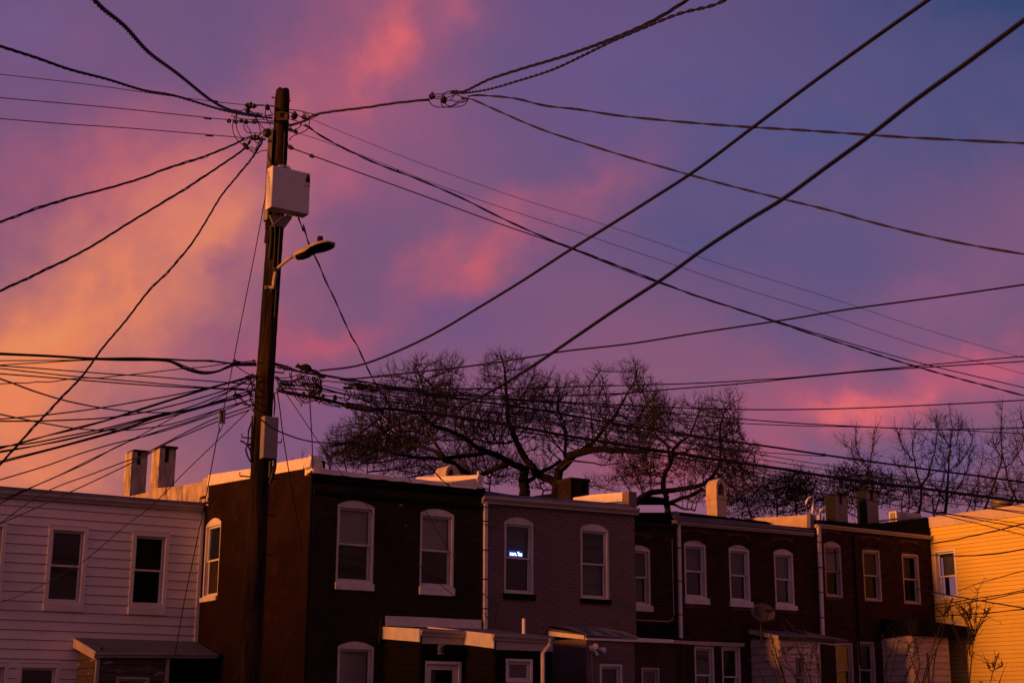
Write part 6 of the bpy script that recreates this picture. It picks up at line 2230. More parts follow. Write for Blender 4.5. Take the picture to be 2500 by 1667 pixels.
# ------------------------------------------------------------- squirrel
def squirrel():
    Y = 21.95
    k_ = (pt(zt(1600, 350), Y) - EYE).dot(FWD) / FPX * .1148
    body = [((1404, 326), 8, 0), ((1414, 316), 20, 0), ((1432, 302), 33, 0), ((1456, 294), 42, 0), ((1484, 300), 42, 0), ((1512, 316), 46, 0), ((1548, 322), 60, 0), ((1592, 322), 76, 0), ((1636, 328), 83, 0), ((1680, 348), 76, 0), ((1718, 374), 54, 0), ((1745, 392), 30, 0), ((1756, 400), 8, 0)]
    root = empty('squirrel', pt(zt(1600, 410), Y), 'squirrel crouched on the cables right of the pole, facing left', 'squirrel')
    s_ = MB()
    sp = spline([zt(*p) for p, r_, d in body], 40)
    cum_ = [0]
    for (p, _, _), (q, _, _) in zip(body, body[1:]):
        cum_.append(cum_[-1] + math.dist(p, q))
    rr = [float(np.interp(t * cum_[-1], cum_, [b_[1] for b_ in body])) * k_ for q, t in sp]
    s_.tube([pt(q, Y) for q, t in sp], rr, 16)
    for sgn in (1, -1):
        for ch_ in (((1560, 340), 34, .012), ((1535, 375), 20, .03), ((1508, 400), 13, .034), ((1480, 408), 10, .034)), (((1680, 350), 60, .015), ((1672, 385), 40, .04), ((1650, 408), 20, .045), ((1605, 414), 12, .045)):
            s_.tube([pt(zt(*p), Y + sgn * d) for p, r_, d in ch_], [r_ * k_ for p, r_, d in ch_], 8)
    ob = s_.build('body', 'fur', root, smooth=True)
    rm = ob.modifiers.new('fuse', 'REMESH')
    rm.mode = 'VOXEL'
    rm.voxel_size = .004
    rm.use_smooth_shade = True
    sm_ = ob.modifiers.new('soft', 'SMOOTH')
    sm_.iterations = 3
    s_ = MB()
    for dd in (-.022, .022):
        e0 = pt(zt(1462, 262), Y + dd)
        s_.tube([e0, e0 + Vector((-.002, 0, .018)), e0 + Vector((-.004, 0, .032))], [.011, .009, .002], 6)
    s_.build('ear', 'fur', root)
    s_ = MB()
    s_.ball(pt(zt(1436, 290), Y - .026), .0055)
    s_.build('eye', 'soot', root, smooth=True)
    tail = [((1730, 388), 36), ((1790, 398), 44), ((1850, 420), 50), ((1895, 460), 50), ((1925, 505), 48), ((1965, 520), 38), ((2005, 535), 26), ((2030, 530), 10)]
    s_ = MB()
    tp = [pt(zt(*p), Y) for p, r_ in tail]
    s_.tube(tp, [r_ * k_ * .85 for p, r_ in tail], 10)
    for i in range(420):
        t = random.random() * (len(tail) - 1.01)
        j = int(t)
        c = tp[j].lerp(tp[j + 1], t - j)
        r_ = (tail[j][1] * (1 - t + j) + tail[j + 1][1] * (t - j)) * k_
        dv = Vector((random.gauss(0, 1), random.gauss(0, 1), random.gauss(0, 1))).normalized()
        al = (tp[j + 1] - tp[j]).normalized()
        e = c + dv * r_ * .8
        tip = e + (dv * .5 + al).normalized() * random.uniform(.012, .03)
        sd_ = al.cross(dv) * .003
        n_ = len(s_.v)
        s_.v += [tuple(e - sd_), tuple(e + sd_), tuple(tip)]
        s_.f.append((n_, n_ + 1, n_ + 2))
    s_.build('tail', 'fur', root)


squirrel()


# ================================================================== trees
def tubes_fast(segs, sides, mname, name, parent, kind=None, radii_key=None):
    """segs: array (n, 8): p0 xyz, r0, p1 xyz, r1; open prisms"""
    A = np.asarray(segs, float)
    if len(A) == 0:
        return
    og = np.array(origin(parent))
    p0, r0, p1, r1_ = A[:, :3] - og, A[:, 3], A[:, 4:7] - og, A[:, 7]
    t = p1 - p0
    ln = np.linalg.norm(t, axis=1, keepdims=True)
    ln[ln < 1e-9] = 1
    t = t / ln
    ref = np.tile(np.array([[.31, .22, .92]]), (len(A), 1))
    ref[np.abs((t * ref).sum(1)) > .9] = (1, 0, 0)
    a = np.cross(t, ref)
    a /= np.linalg.norm(a, axis=1, keepdims=True)
    b = np.cross(t, a)
    ang = np.arange(sides) * 2 * math.pi / sides
    ca, sa = np.cos(ang)[None, :, None], np.sin(ang)[None, :, None]
    ring = a[:, None, :] * ca + b[:, None, :] * sa
    v0 = p0[:, None, :] + ring * r0[:, None, None]
    v1 = p1[:, None, :] + ring * r1_[:, None, None]
    V = np.concatenate([v0, v1], 1).reshape(-1, 3)
    base = (np.arange(len(A)) * 2 * sides)[:, None]
    k = np.arange(sides)
    k2 = (k + 1) % sides
    Fq = np.stack([base + k, base + k2, base + sides + k2, base + sides + k], -1).reshape(-1, 4)
    me_ = bpy.data.meshes.new(name)
    me_.vertices.add(len(V))
    me_.vertices.foreach_set('co', V.ravel())
    me_.loops.add(Fq.size)
    me_.loops.foreach_set('vertex_index', Fq.ravel())
    me_.polygons.add(len(Fq))
    me_.polygons.foreach_set('loop_start', np.arange(0, Fq.size, 4))
    me_.polygons.foreach_set('loop_total', np.full(len(Fq), 4))
    me_.materials.append(M[mname])
    me_.update()
    me_.validate()
    o = bpy.data.objects.new(name, me_)
    COL.objects.link(o)
    o.parent = parent
    if kind:
        o['kind'] = kind
    return o


def grow(limbs, crowns, step, npts, infl, kill, iters, seed, tw=.012, ex=2.4, cap=None, upbias=.30):
    """space colonisation from hand-placed limbs into crown volumes.
    limbs: list of (N,4) arrays xyz r ; crowns: list of (centre, radii) ; returns nodes, parents, radii"""
    g = np.random.default_rng(seed)
    nodes, par, rfix = [], [], []
    for Lm in limbs:
        prev = -1
        if Lm.get('from') is not None and nodes:
            d = np.linalg.norm(np.array(nodes) - Lm['p'][0], axis=1)
            prev = int(d.argmin())
        for i, (p, r_) in enumerate(zip(Lm['p'], Lm['r'])):
            nodes.append(p)
            par.append(prev)
            rfix.append(r_)
            prev = len(nodes) - 1
    att = []
    vol = np.array([np.prod(c[1]) ** (.8) for c in crowns])
    cnt = (vol / vol.sum() * npts).astype(int)
    for (c, rr), n_ in zip(crowns, cnt):
        q = g.standard_normal((n_, 3))
        q /= np.linalg.norm(q, axis=1, keepdims=True)
        q *= (g.random((n_, 1)) ** (1 / 2.4))
        att.append(np.array(c) + q * np.array(rr))
    att = np.concatenate(att)
    nodes = [np.array(p, float) for p in nodes]
    NN = np.array(nodes)
    par = list(par)
    near = np.zeros(len(att), int)
    nd = np.full(len(att), 1e9)
    for i0 in range(0, len(NN), 200):
        d = np.linalg.norm(att[:, None, :] - NN[None, i0:i0 + 200, :], axis=2)
        j = d.argmin(1)
        m_ = d[np.arange(len(att)), j]
        up = m_ < nd
        nd[up] = m_[up]
        near[up] = j[up] + i0
    for it in range(iters):
        act = nd < infl
        if not act.any():
            break
        idx = near[act]
        dirs = att[act] - NN[idx]
        dirs /= np.maximum(1e-6, np.linalg.norm(dirs, axis=1, keepdims=True))
        uq_, inv = np.unique(idx, return_inverse=True)
        S_ = np.zeros((len(uq_), 3))
        np.add.at(S_, inv, dirs)
        S_ += g.standard_normal(S_.shape) * .14
        S_[:, 2] += upbias
        S_ /= np.maximum(1e-6, np.linalg.norm(S_, axis=1, keepdims=True))
        new = NN[uq_] + S_ * step
        n0 = len(NN)
        NN = np.concatenate([NN, new])
        par += [int(x) for x in uq_]
        rfix += [0] * len(new)
        for i0 in range(0, len(new), 400):
            d = np.linalg.norm(att[:, None, :] - new[None, i0:i0 + 400, :], axis=2)
            j = d.argmin(1)
            m_ = d[np.arange(len(att)), j]
            up = m_ < nd
            nd[up] = m_[up]
            near[up] = j[up] + i0 + n0
        keep = nd > kill
        att, nd, near = att[keep], nd[keep], near[keep]
        if len(att) == 0 or len(NN) > 30000:
            break
    n = len(NN)
    acc = np.zeros(n)
    kids = np.zeros(n, int)
    for i in range(n):
        if par[i] >= 0:
            kids[par[i]] += 1
    rad = np.zeros(n)
    for i in range(n - 1, -1, -1):
        if kids[i] == 0:
            acc[i] += tw ** ex
        rad[i] = acc[i] ** (1 / ex)
        if par[i] >= 0 and par[i] < i:
            acc[par[i]] += acc[i]
    rad = np.minimum(rad, .09)
    rf = np.array(rfix)
    rad = np.where(rf > 0, rf, rad)
    return NN, np.array(par), rad, kids


def tree(name, label, Y, limbs, crowns, npts, seed, group='trees behind the houses', tw=.012, step=.3, infl=3., kill=.42, twigs=3, twl=.45, leaves=0, depthw=1.5, iters=70, cat='tree', mb_='bark', mt='twig', ground=True, leafsize=.07, cdepth=.8, up=.6):
    g = np.random.default_rng(seed)
    k_ = (pt((1250, 1200), Y) - EYE).dot(FWD) / FPX
    LL = []
    for lm in limbs:
        pts_, w0, w1 = lm[0], lm[1], lm[2]
        dz0, dz1 = (lm[3] if len(lm) > 3 else (0, 0))
        sp = spline(pts_, max(6, int(sum(math.dist(a, b) for a, b in zip(pts_, pts_[1:])) * k_ / .3)))
        P_, r_ = [], []
        for q, t in sp:
            P_.append(np.array(pt(q, Y + dz0 + (dz1 - dz0) * t)) + g.standard_normal(3) * .02)
            r_.append(max(.012, (w0 + (w1 - w0) * t) * k_ / 2))
        LL.append({'p': P_, 'r': r_, 'from': True})
    CR = []
    for cxy, rx, ry in crowns:
        CR.append((np.array(pt(cxy, Y + g.uniform(-depthw, depthw))), np.array((rx * k_, max(rx, ry) * k_ * cdepth, ry * k_))))
    NN, par, rad, kids = grow(LL, CR, step, npts, infl, kill, iters, seed, tw)
    base = NN[0].copy()
    root = empty(name, (base[0], base[1], 0 if ground else base[2]), label, cat, group)
    idx = np.where(par >= 0)[0]
    rr1 = rad[idx]
    rr0 = np.minimum(rad[par[idx]], rr1 * 1.6)
    rr0 = np.where(rad[idx] > .06, rad[par[idx]], rr0)
    segs = np.concatenate([NN[par[idx]], rr0[:, None], NN[idx], rr1[:, None]], 1)
    if ground:
        segs = np.concatenate([segs, [[base[0], base[1], 0, rad[0] * 1.25, base[0], base[1], base[2], rad[0]]]])
    rmax = segs[:, 3]
    thick = rmax > .05
    tubes_fast(segs[thick], 8, mb_, 'trunk', root, kind='stuff')
    fine = segs[~thick]
    # sprays of twigs
    tips = np.where(rad < .03)[0]
    ts = []
    P0 = NN[tips]
    dirp = NN[tips] - NN[np.maximum(par[tips], 0)]
    dirp /= np.maximum(1e-6, np.linalg.norm(dirp, axis=1, keepdims=True))
    for k in range(twigs):
        dv = dirp * 1.1 + g.standard_normal(P0.shape) * .55
        dv[:, 2] += up
        dv /= np.linalg.norm(dv, axis=1, keepdims=True)
        ln = twl * (.4 + g.random((len(P0), 1)) * .9)
        mid = P0 + dv * ln * .5 + g.standard_normal(P0.shape) * .03
        end = P0 + dv * ln + g.standard_normal(P0.shape) * .05
        w = np.full((len(P0), 1), tw * .62)
        ts.append(np.concatenate([P0, w, mid, w * .8], 1))
        ts.append(np.concatenate([mid, w * .8, end, w * .45], 1))
        # side twiglet
        dv2 = dv + g.standard_normal(P0.shape) * .8
        dv2[:, 2] += up
        dv2 /= np.linalg.norm(dv2, axis=1, keepdims=True)
        ts.append(np.concatenate([mid, w * .6, mid + dv2 * ln * .55, w * .4], 1))
    fine = np.concatenate([fine] + ts) if ts else fine
    tubes_fast(fine, 3, mt, 'crown', root, kind='stuff')
    if leaves:
        n_ = leaves
        src = P0[g.integers(0, len(P0), n_)] + g.standard_normal((n_, 3)) * .22
        a = g.standard_normal((n_, 3))
        a /= np.linalg.norm(a, axis=1, keepdims=True)
        b = np.cross(a, g.standard_normal((n_, 3)))
        b /= np.linalg.norm(b, axis=1, keepdims=True)
        sz = leafsize * (.5 + g.random((n_, 1)))
        og = np.array(origin(root))
        V = np.stack([src - a * sz, src + b * sz * .55, src + a * sz, src - b * sz * .55], 1).reshape(-1, 3) - og
        me_ = bpy.data.meshes.new('foliage')
        me_.from_pydata(V.tolist(), [], np.arange(4 * n_).reshape(-1, 4).tolist())
        me_.materials.append(M['leaf'])
        o = bpy.data.objects.new('foliage', me_)
        COL.objects.link(o)
        o.parent = root
        o['kind'] = 'stuff'
    return root


q1 = lambda *a: [r1(*p) for p in a]
q2 = lambda *a: [r2(*p) for p in a]
q3 = lambda *a: [r3(*p) for p in a]
# the great oak
tree('oak_tree', 'huge bare spreading oak behind the brown and mauve houses', 50, [
    (q1((1785, 1500), (1785, 1340), (1775, 1230), (1790, 1150)), 30, 22),
    (q1((1790, 1160), (1700, 1120), (1600, 1070), (1485, 1010), (1380, 975), (1260, 885), (1180, 840), (1050, 800), (960, 760), (900, 700)), 18, 7, (0, -3)),
    (q1((1485, 1015), (1350, 1030), (1200, 1050), (1080, 1060), (950, 1060), (830, 1055), (700, 1035), (560, 1000), (400, 960), (300, 930), (200, 940), (110, 950)), 12, 3, (-1, -4)),
    (q1((1080, 1070), (1000, 1000), (900, 970), (800, 945), (700, 840), (600, 740), (500, 620), (440, 540)), 10, 3, (-2, 2)),
    (q1((1075, 1040), (1020, 930), (960, 820), (900, 700), (880, 560), (860, 400), (830, 260)), 8, 2.2, (-2, 0)),
    (q1((1090, 700), (1100, 560), (1090, 400), (1060, 250)), 5, 2, (-3, -2)),
    (q1((1340, 1230), (1240, 1160), (1150, 1100), (1080, 1070)), 11, 12, (1, -2)),
    (q1((2090, 1400), (2080, 1300), (2000, 1250), (1900, 1190), (1830, 1120), (1760, 1020), (1700, 900), (1650, 760), (1630, 600), (1620, 440), (1600, 260), (1570, 150)), 24, 3, (0, 2)),
    (q1((1700, 900), (1600, 940), (1480, 930), (1350, 905), (1200, 900), (1050, 910)), 7, 2.5, (1, -2)),
    (q1((1640, 650), (1760, 520), (1850, 380), (1880, 260)), 6, 2, (2, 3)),
    (q1((2060, 1380), (2080, 1200), (2120, 1130), (2200, 1040)) + q2((90, 960), (200, 920), (370, 900), (600, 920), (750, 915), (900, 930)), 26, 8, (0, -2)),
    (q2((180, 925), (280, 850), (400, 720), (480, 600), (560, 470), (620, 360), (640, 260)), 12, 3, (0, 2)),
    (q2((400, 720), (415, 620), (390, 480), (350, 330), (330, 270)), 5, 2, (1, 0)),
    (q2((440, 700), (560, 715), (680, 720), (760, 640), (820, 560)), 7, 2, (1, -3)),
    (q2((60, 960), (75, 830), (60, 690), (20, 610)) + q1((2080, 500), (2050, 380)), 9, 2, (0, 3)),
    (q2((30, 1060), (120, 1000), (300, 1010), (420, 1030), (560, 1000)), 7, 2, (-1, -3)),
    (q1((2130, 1020), (2050, 940), (2000, 850), (1900, 720), (1850, 560)), 6, 2, (0, -2)),
    (q1((1800, 1280), (1900, 1200), (2000, 1150), (2100, 1080)), 12, 8, (0, 1)),
], [
    (r1(340, 900), 75, 55), (r1(200, 960), 50, 40), (r1(480, 640), 60, 60), (r1(640, 420), 45, 45), (r1(860, 330), 40, 42), (r1(1100, 330), 50, 50), (r1(1000, 560), 80, 55),
    (r1(760, 760), 90, 60), (r1(1600, 300), 62, 52), (r1(1450, 420), 35, 30), (r1(1820, 420), 50, 50), (r1(2000, 480), 42, 42), (r1(1620, 620), 55, 60), (r1(1900, 760), 70, 60), (r1(1480, 780), 50, 40),
    (r1(1200, 820), 60, 40), (r2(330, 380), 32, 40), (r2(620, 330), 36, 45), (r2(120, 480), 42, 50), (r2(320, 620), 50, 50), (r2(60, 680), 50, 40), (r2(700, 520), 50, 50), (r2(640, 760), 50, 40), (r2(800, 640), 50, 50),
    (r1(600, 1000), 60, 25), (r1(1250, 1000), 60, 20), (r1(300, 1100), 50, 22), (r2(420, 960), 50, 22), (r1(1950, 1000), 40, 24),
    (r1(700, 880), 110, 50), (r1(900, 640), 80, 60), (r1(1300, 660), 70, 60), (r1(1350, 850), 90, 45), (r2(500, 830), 80, 36), (r2(150, 800), 60, 40), (r1(1800, 640), 60, 50), (r1(1950, 640), 60, 50), (r1(1600, 850), 70, 40), (r2(500, 650), 70, 40), (r1(300, 980), 80, 40),
], 22000, 21, tw=.0105, step=.2, infl=1.7, kill=.22, twigs=4, twl=.34)
# tree in front of it to the right
tree('bare_tree', 'bare tree with low level limbs behind the cowled chimney', 44, [
    (q2((885, 1500), (880, 1380), (862, 1280), (850, 1180), (870, 1090), (900, 1010), (930, 900), (1000, 840), (1050, 790), (1130, 640), (1180, 540)), 17, 3, (0, 0)),
    (q2((900, 1010), (880, 890), (800, 800), (740, 700), (760, 600)), 8, 2, (0, -2)),
    (q2((630, 1320), (760, 1250), (930, 1225), (1100, 1205), (1200, 1150), (1270, 1080), (1300, 960), (1300, 800), (1320, 640), (1380, 540)), 16, 3, (-1, 1)),
    (q2((890, 1330), (960, 1300), (1080, 1260), (1150, 1220)), 10, 10, (0, 0)),
    (q2((880, 1320), (800, 1300), (700, 1290), (640, 1340)), 12, 14, (0, -1)),
    (q2((895, 1330), (1000, 1370), (1100, 1390)), 8, 5, (0, -1)),
    (q2((1300, 1000), (1420, 930), (1520, 920), (1600, 880)), 5, 2, (0, 2)),
    (q2((1150, 1240), (1300, 1250), (1420, 1270), (1560, 1230)), 6, 2, (0, -2)),
    (q2((860, 1150), (760, 1060), (700, 1000), (620, 960)), 6, 2, (0, 2)),
    (q2((930, 960), (1060, 900), (1150, 900), (1200, 860)), 6, 3, (0, -1)),
], [
    (r2(800, 620), 40, 40), (r2(880, 720), 45, 42), (r2(1060, 580), 34, 34), (r2(1250, 570), 32, 38), (r2(1390, 560), 26, 38), (r2(1100, 760), 55, 45), (r2(1380, 800), 40, 55), (r2(1520, 940), 36, 24),
    (r2(680, 1020), 50, 40), (r2(560, 1120), 42, 30), (r2(950, 1080), 50, 40), (r2(1150, 1000), 45, 40), (r2(1420, 1080), 50, 40), (r2(1500, 1260), 50, 35), (r2(760, 880), 40, 34), (r2(1100, 1280), 40, 24), (r2(400, 1170), 14, 12),
    (r2(1300, 760), 60, 70), (r2(820, 760), 60, 50), (r2(1200, 980), 90, 50), (r2(700, 1100), 80, 40), (r2(1450, 1180), 90, 60),
], 13500, 22, tw=.0095, step=.19, infl=1.6, kill=.21, twigs=4, twl=.30)
# low scrubby trees beyond
tree('scrub_tree', 'low bare scrub tree over the white coping beside the oak', 62, [(q1((250, 1500), (250, 1300), (230, 1150), (200, 1000)), 6, 3), (q1((420, 1500), (430, 1250), (400, 1050)), 6, 3), (q1((80, 1500), (100, 1200), (60, 1080)), 5, 3)],
     [(r1(80, 1080), 30, 22), (r1(200, 1090), 32, 26), (r1(330, 1100), 32, 30), (r1(480, 1080), 36, 34), (r1(620, 1140), 34, 24), (r1(760, 1200), 40, 22), (r1(500, 1000), 90, 40), (r1(900, 1120), 80, 36), (r1(250, 1040), 70, 30), (r1(1150, 1180), 70, 30), (r1(700, 1010), 80, 34)], 7000, 23, tw=.0115, step=.26, infl=2.2, kill=.30, twigs=5, twl=.45, up=.7)
tree('scrub_tree', 'low bare scrub tree behind the mauve house roof under the oak', 64, [(q1((1500, 1500), (1480, 1300), (1500, 1200)), 6, 3), (q1((1950, 1500), (1940, 1350), (1900, 1250)), 6, 3)],
     [(r1(1480, 1220), 40, 28), (r1(1620, 1250), 34, 22), (r1(1920, 1290), 34, 26), (r1(1320, 1260), 30, 20), (r2(280, 1180), 30, 20), (r2(400, 1220), 30, 18), (r1(1400, 1120), 80, 36), (r1(1650, 1120), 60, 40), (r1(1900, 1200), 60, 30)], 5000, 24, tw=.0115, step=.26, infl=2.2, kill=.30, twigs=5, twl=.45, up=.6)
tree('scrub_tree', 'dense dull scrub tree right of the cowled chimney', 58, [(q2((1560, 1600), (1540, 1450), (1500, 1300)), 7, 3), (q2((1760, 1600), (1760, 1420), (1740, 1250)), 7, 3)],
     [(r2(1450, 1380), 44, 36), (r2(1620, 1330), 46, 42), (r2(1780, 1250), 46, 46), (r2(1900, 1200), 40, 40), (r2(1900, 1330), 50, 40)], 3600, 25, tw=.012, step=.25, infl=2., kill=.28, twigs=5, twl=.36, leaves=4000, leafsize=.035)
tree('scrub_tree', 'reddish scrub tree still holding leaves behind the vent pipes', 56, [(q3((180, 1300), (170, 1050), (140, 850)), 6, 3), (q3((780, 1300), (820, 1050), (900, 850), (860, 700)), 8, 3), (q3((960, 1200), (900, 1000), (1000, 830)), 6, 2)],
     [(r3(60, 850), 40, 36), (r3(200, 800), 38, 36), (r3(330, 880), 34, 34), (r3(600, 760), 46, 36), (r3(760, 750), 50, 40), (r3(900, 830), 50, 42), (r3(1060, 880), 40, 34), (r3(1050, 760), 30, 24), (r3(660, 920), 44, 34), (r3(480, 980), 36, 24)], 3300, 26, tw=.011, step=.24, infl=2., kill=.26, twigs=4, twl=.34, leaves=7000, leafsize=.035)
# thin young trees at the right
tree('young_tree', 'small thin bare tree rising above the reddish scrub', 52, [(q3((900, 1000), (880, 700), (860, 620), (780, 520), (745, 420), (738, 280)), 6, 1.6), (q3((870, 640), (890, 520), (905, 400), (918, 270)), 4, 1.4), (q3((780, 620), (720, 530), (690, 450), (640, 420)), 3, 1.2)],
     [(r3(745, 400), 20, 34), (r3(915, 400), 18, 34), (r3(700, 470), 22, 24), (r3(950, 560), 18, 24), (r3(820, 560), 30, 20)], 800, 31, 'thin young trees at right', tw=.011, step=.24, infl=2.0, kill=.34, twigs=3, twl=.5, up=.8, depthw=.6, cdepth=.5)
tree('young_tree', 'thin bare tree forking in a wide V, left of the tall pair', 50, [(q3((1345, 1300), (1350, 1060), (1365, 830), (1330, 700), (1290, 560), (1290, 400), (1300, 230)), 9, 1.8),
     (q3((1365, 830), (1430, 700), (1480, 560), (1510, 400), (1530, 240), (1515, 140)), 6, 1.6), (q3((1290, 560), (1200, 440), (1150, 300)), 4, 1.4), (q3((1350, 1040), (1260, 860), (1220, 700), (1100, 580)), 4, 1.4), (q3((1250, 1080), (1245, 850), (1215, 650)), 4, 1.6), (q3((1430, 720), (1550, 650), (1640, 480)), 3, 1.2)],
     [(r3(1300, 300), 26, 36), (r3(1190, 430), 26, 40), (r3(1500, 300), 30, 45), (r3(1150, 620), 26, 26), (r3(1330, 560), 34, 36), (r3(1500, 520), 34, 36), (r3(1400, 400), 20, 34), (r3(1240, 800), 26, 34)], 1700, 32, 'thin young trees at right', tw=.011, step=.24, infl=2.0, kill=.34, twigs=3, twl=.5, up=.8, depthw=.8, cdepth=.5)
tree('young_tree', 'tallest thin bare tree, straight trunk right of the V-shaped one', 51, [(q3((1585, 1300), (1595, 1060), (1610, 860), (1620, 680), (1640, 450), (1655, 260), (1650, 110)), 10, 1.8),
     (q3((1620, 680), (1740, 580), (1840, 420), (1890, 300)), 4, 1.4), (q3((1600, 950), (1720, 830), (1800, 650), (1850, 480)), 5, 1.5), (q3((1600, 960), (1480, 800), (1420, 760)), 5, 2), (q3((1640, 430), (1560, 320), (1500, 200)), 4, 1.2), (q3((1640, 440), (1720, 360), (1730, 180)), 3, 1.2),
     (q3((1500, 1060), (1560, 860), (1600, 660)), 5, 1.6)],
     [(r3(1660, 220), 26, 40), (r3(1560, 260), 24, 36), (r3(1720, 240), 26, 36), (r3(1800, 380), 34, 46), (r3(1880, 440), 20, 40), (r3(1640, 480), 40, 40), (r3(1760, 620), 36, 36), (r3(1900, 560), 34, 30), (r3(1560, 600), 34, 34)], 1900, 33, 'thin young trees at right', tw=.011, step=.24, infl=2.0, kill=.34, twigs=3, twl=.5, up=.8, depthw=.8, cdepth=.5)
tree('young_tree', 'leaning thin bare tree whose trunk slants right over the yellow roof', 48, [(q3((1940, 1300), (1970, 1050), (2030, 880), (2080, 740), (2120, 620), (2140, 450), (2138, 300), (2138, 90)), 9, 1.6),
     (q3((2330, 1250), (2290, 1000), (2210, 800), (2170, 640), (2150, 500)), 8, 3), (q3((2150, 560), (2060, 440), (2010, 400)), 3, 1.3), (q3((2160, 640), (2260, 560), (2340, 400)), 4, 1.4), (q3((1780, 1100), (1860, 900), (1920, 700), (1960, 520)), 4, 1.5)],
     [(r3(2138, 230), 18, 44), (r3(2100, 420), 30, 36), (r3(2220, 420), 30, 40), (r3(2060, 560), 30, 34), (r3(2200, 600), 34, 34), (r3(1950, 620), 24, 36), (r3(2010, 800), 40, 30), (r3(2250, 800), 34, 34)], 1700, 34, 'thin young trees at right', tw=.011, step=.24, infl=2.0, kill=.34, twigs=3, twl=.5, up=.8, depthw=.8, cdepth=.5)
tree('young_tree', 'thin bare tree cut by the right edge of the picture', 49, [(q3((2480, 1300), (2460, 1000), (2440, 700), (2400, 500), (2340, 330), (2330, 130)), 9, 1.6), (q3((2440, 700), (2340, 600), (2290, 460), (2270, 320)), 4, 1.4)],
     [(r3(2330, 240), 24, 40), (r3(2300, 420), 28, 36), (r3(2400, 400), 30, 50), (r3(2350, 620), 34, 40), (r3(2330, 850), 34, 34)], 1300, 35, 'thin young trees at right', tw=.011, step=.24, infl=2.0, kill=.34, twigs=3, twl=.5, up=.8, depthw=.8, cdepth=.5)
tree('scrub_tree', 'low tangle of fine bare branches behind the air conditioner and yellow roof', 60, [(q3((1180, 1300), (1190, 1000), (1200, 880)), 5, 2.5), (q3((1500, 1300), (1480, 1000), (1450, 900)), 5, 2.5), (q3((1850, 1250), (1880, 1000), (1860, 880)), 5, 2.5), (q3((2200, 1250), (2230, 1000), (2260, 860)), 5, 2.5)],
     [(r3(1150, 960), 50, 34), (r3(1320, 920), 60, 40), (r3(1500, 900), 60, 44), (r3(1700, 900), 60, 40), (r3(1880, 860), 60, 44), (r3(2080, 900), 60, 40), (r3(2280, 880), 60, 44)], 3400, 27, tw=.010, step=.26, infl=2.2, kill=.34, twigs=3, twl=.45, up=.8)
for i, (c, lab) in enumerate(((r1(-300, 1180), 'twig tips poking over the bright flashing left of the corner'),)):
    tree('scrub_tree', lab, 60, [([br(1120, 900), br(1125, 400), br(1118, 210)], 4, 1.6), ([br(1370, 900), br(1372, 400), br(1362, 130)], 4, 1.6)], [(br(1370, 120), 5, 9), (br(1120, 190), 3, 7)], 40, 36 + i, tw=.009, step=.2, infl=1., kill=.3, twigs=1, twl=.25, up=.9)


# saplings in the yard at the lower right
def sapling(label, stems, Y, seed, w=3., buds=26, group='leafless saplings in the yard'):
    g = random.Random(seed)
    base = pt(stems[0][0], Y)
    root_ = empty('sapling', (base.x, base.y, 0), label, 'sapling', group)
    k_ = Y / FPX / .97
    mbs, mbb = MB(), MB()
    for st_ in stems:
        sp = spline(st_, 16)
        P_ = [pt(q, Y + g.uniform(-.02, .02)) + Vector((0, 0, 0)) for q, t in sp]
        if st_[0][1] > 1640:
            P_ = [Vector((P_[0].x, P_[0].y, 0))] + P_
        n_ = len(P_)
        r0 = w * k_ / 2
        mbs.tube(P_, [max(.0035, r0 * (1 - .75 * i / n_)) for i in range(n_)], 5)
        for j in range(buds):
            t = g.uniform(.35, 1) * (n_ - 1.01)
            i = int(t)
            c = P_[i].lerp(P_[i + 1], t - i)
            dv = Vector((g.gauss(0, 1), g.gauss(0, 1), g.gauss(0, .6) + .7)).normalized()
            ln = g.uniform(.02, .06)
            if g.random() < .16:
                ln = g.uniform(.12, .35)
            mbb.tube([c, c + dv * ln * .5, c + dv * ln], [.004, .005, .002], 3)
            if g.random() < .6:
                mbb.ball(c + dv * ln, .008, .008, .012, 5, 3)
    mbs.build('stem', 'bark2', root_)
    mbb.build('buds', 'bark2', root_, kind='stuff')


E4 = lambda *a: [e4(*p) for p in a]
F3 = lambda *a: [f3(*p) for p in a]
G2 = lambda *a: [g2(*p) for p in a]
sapling('thicket of long arching bare stems crossing the cream lean-to', [
    E4((1260, 1700), (1180, 1400), (1090, 1150), (1040, 950), (1000, 820)), E4((1330, 1700), (1220, 1350), (1100, 1050), (1070, 850)), E4((1400, 1700), (1200, 1450), (1000, 1250), (800, 1140)),
    E4((1480, 1700), (1400, 1450), (1240, 1300), (1100, 1150), (820, 920)), E4((1200, 1700), (1150, 1480), (1000, 1250), (960, 960)), E4((1060, 1700), (950, 1500), (820, 1290)),
    E4((1700, 1700), (1580, 1350), (1480, 1120), (1340, 900), (1190, 720)), E4((1640, 1700), (1500, 1200), (1420, 950), (1380, 720)), E4((1790, 1500), (1720, 1180), (1600, 900), (1520, 720)),
    E4((1300, 1700), (1250, 1500), (1150, 1150), (1060, 760)), E4((1560, 1700), (1440, 1480), (1280, 1240), (1200, 1130)), E4((1260, 1700), (1240, 1400), (1180, 1100))], 25, 1, 3.2, 10)
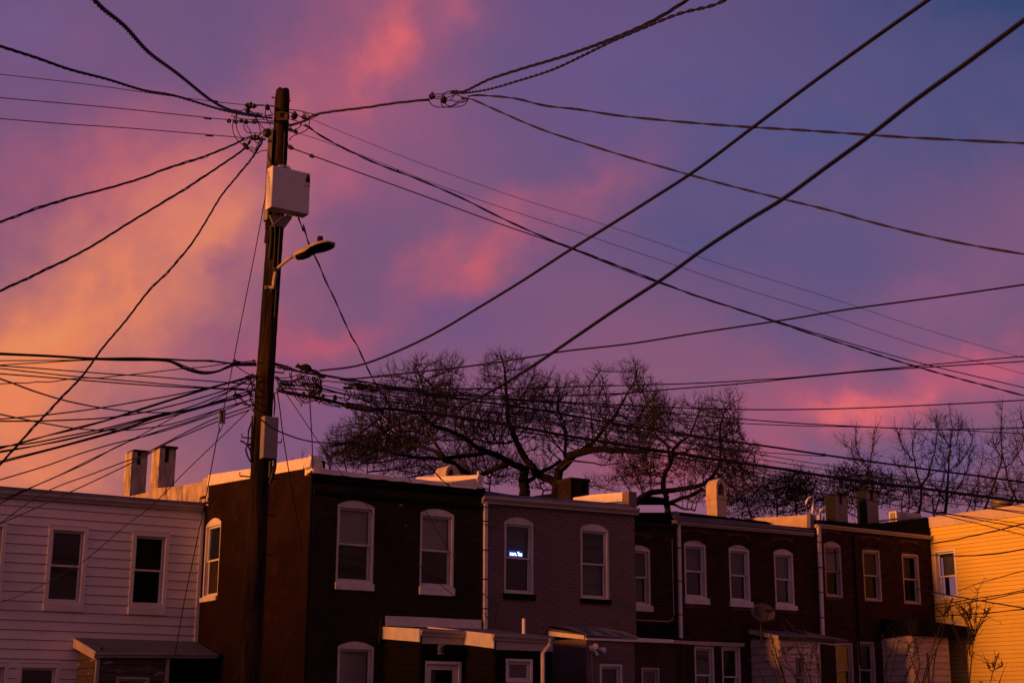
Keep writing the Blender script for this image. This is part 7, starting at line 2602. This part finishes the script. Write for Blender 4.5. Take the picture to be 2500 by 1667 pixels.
sapling('sparse saplings with buds in front of the lean-to window', [E4((1640, 1600), (1640, 1300), (1700, 1000)), E4((1300, 1250), (1230, 1060)), E4((1280, 1150), (1380, 1040)), E4((1510, 1650), (1530, 1150), (1520, 1010)), E4((1760, 1650), (1740, 1250), (1720, 1020))], 25.5, 2, 2., 30)
sapling('pair of dark saplings against the cream porch by the black canopy', [F3((1240, 1700), (1180, 1350), (1300, 1050), (1315, 860)), F3((1230, 1700), (1310, 1250), (1390, 880)), F3((1180, 1700), (1200, 1200), (1150, 860)), F3((1330, 1700), (1500, 1400), (1640, 950)), F3((1700, 1650), (1560, 1220), (1510, 1000)), F3((1400, 1700), (1560, 1300), (1640, 1080))], 26, 3, 3.2, 22)
sapling('tall forked sapling between the porch and the yellow wall', [G2((40, 1700), (150, 1300), (330, 750), (430, 480), (480, 200)), G2((60, 1700), (260, 1100), (420, 820)), G2((230, 1700), (290, 1100), (420, 700), (450, 300), (420, 180)), G2((440, 460), (520, 330), (560, 200)), G2((-200, 1200), (-120, 950), (0, 850)), G2((-60, 1600), (30, 1300), (-20, 950)), G2((300, 350), (420, 480)), G2((480, 500), (500, 350))], 26, 4, 3.6, 20)
sapling('tallest budded sapling in front of the yellow wall', [G2((820, 1700), (850, 1420), (880, 1100), (890, 900), (920, 700), (940, 450), (960, 200), (990, 20)), G2((760, 1300), (820, 1000), (900, 860), (990, 600), (1080, 430), (1115, 180)), G2((890, 880), (1010, 640), (1130, 430), (1180, 330)), G2((920, 720), (850, 600), (860, 380), (820, 280)),
         G2((900, 850), (800, 600), (700, 440), (640, 340)), G2((910, 720), (780, 430), (700, 330)), G2((840, 1100), (840, 760), (780, 520)), G2((760, 1250), (720, 1000), (600, 700), (560, 450))], 25.5, 5, 3.4, 55)
sapling('small budded sapling low against the yellow wall', [G2((1150, 1700), (1200, 1450), (1240, 1330), (1280, 1180), (1320, 1080)), G2((1230, 1370), (1170, 1350), (1120, 1240)), G2((1245, 1340), (1210, 1240)), G2((1240, 1350), (1340, 1300), (1385, 1230)), G2((1000, 1700), (1030, 1540)), G2((1300, 1700), (1320, 1540))], 25.5, 6, 2.6, 18)
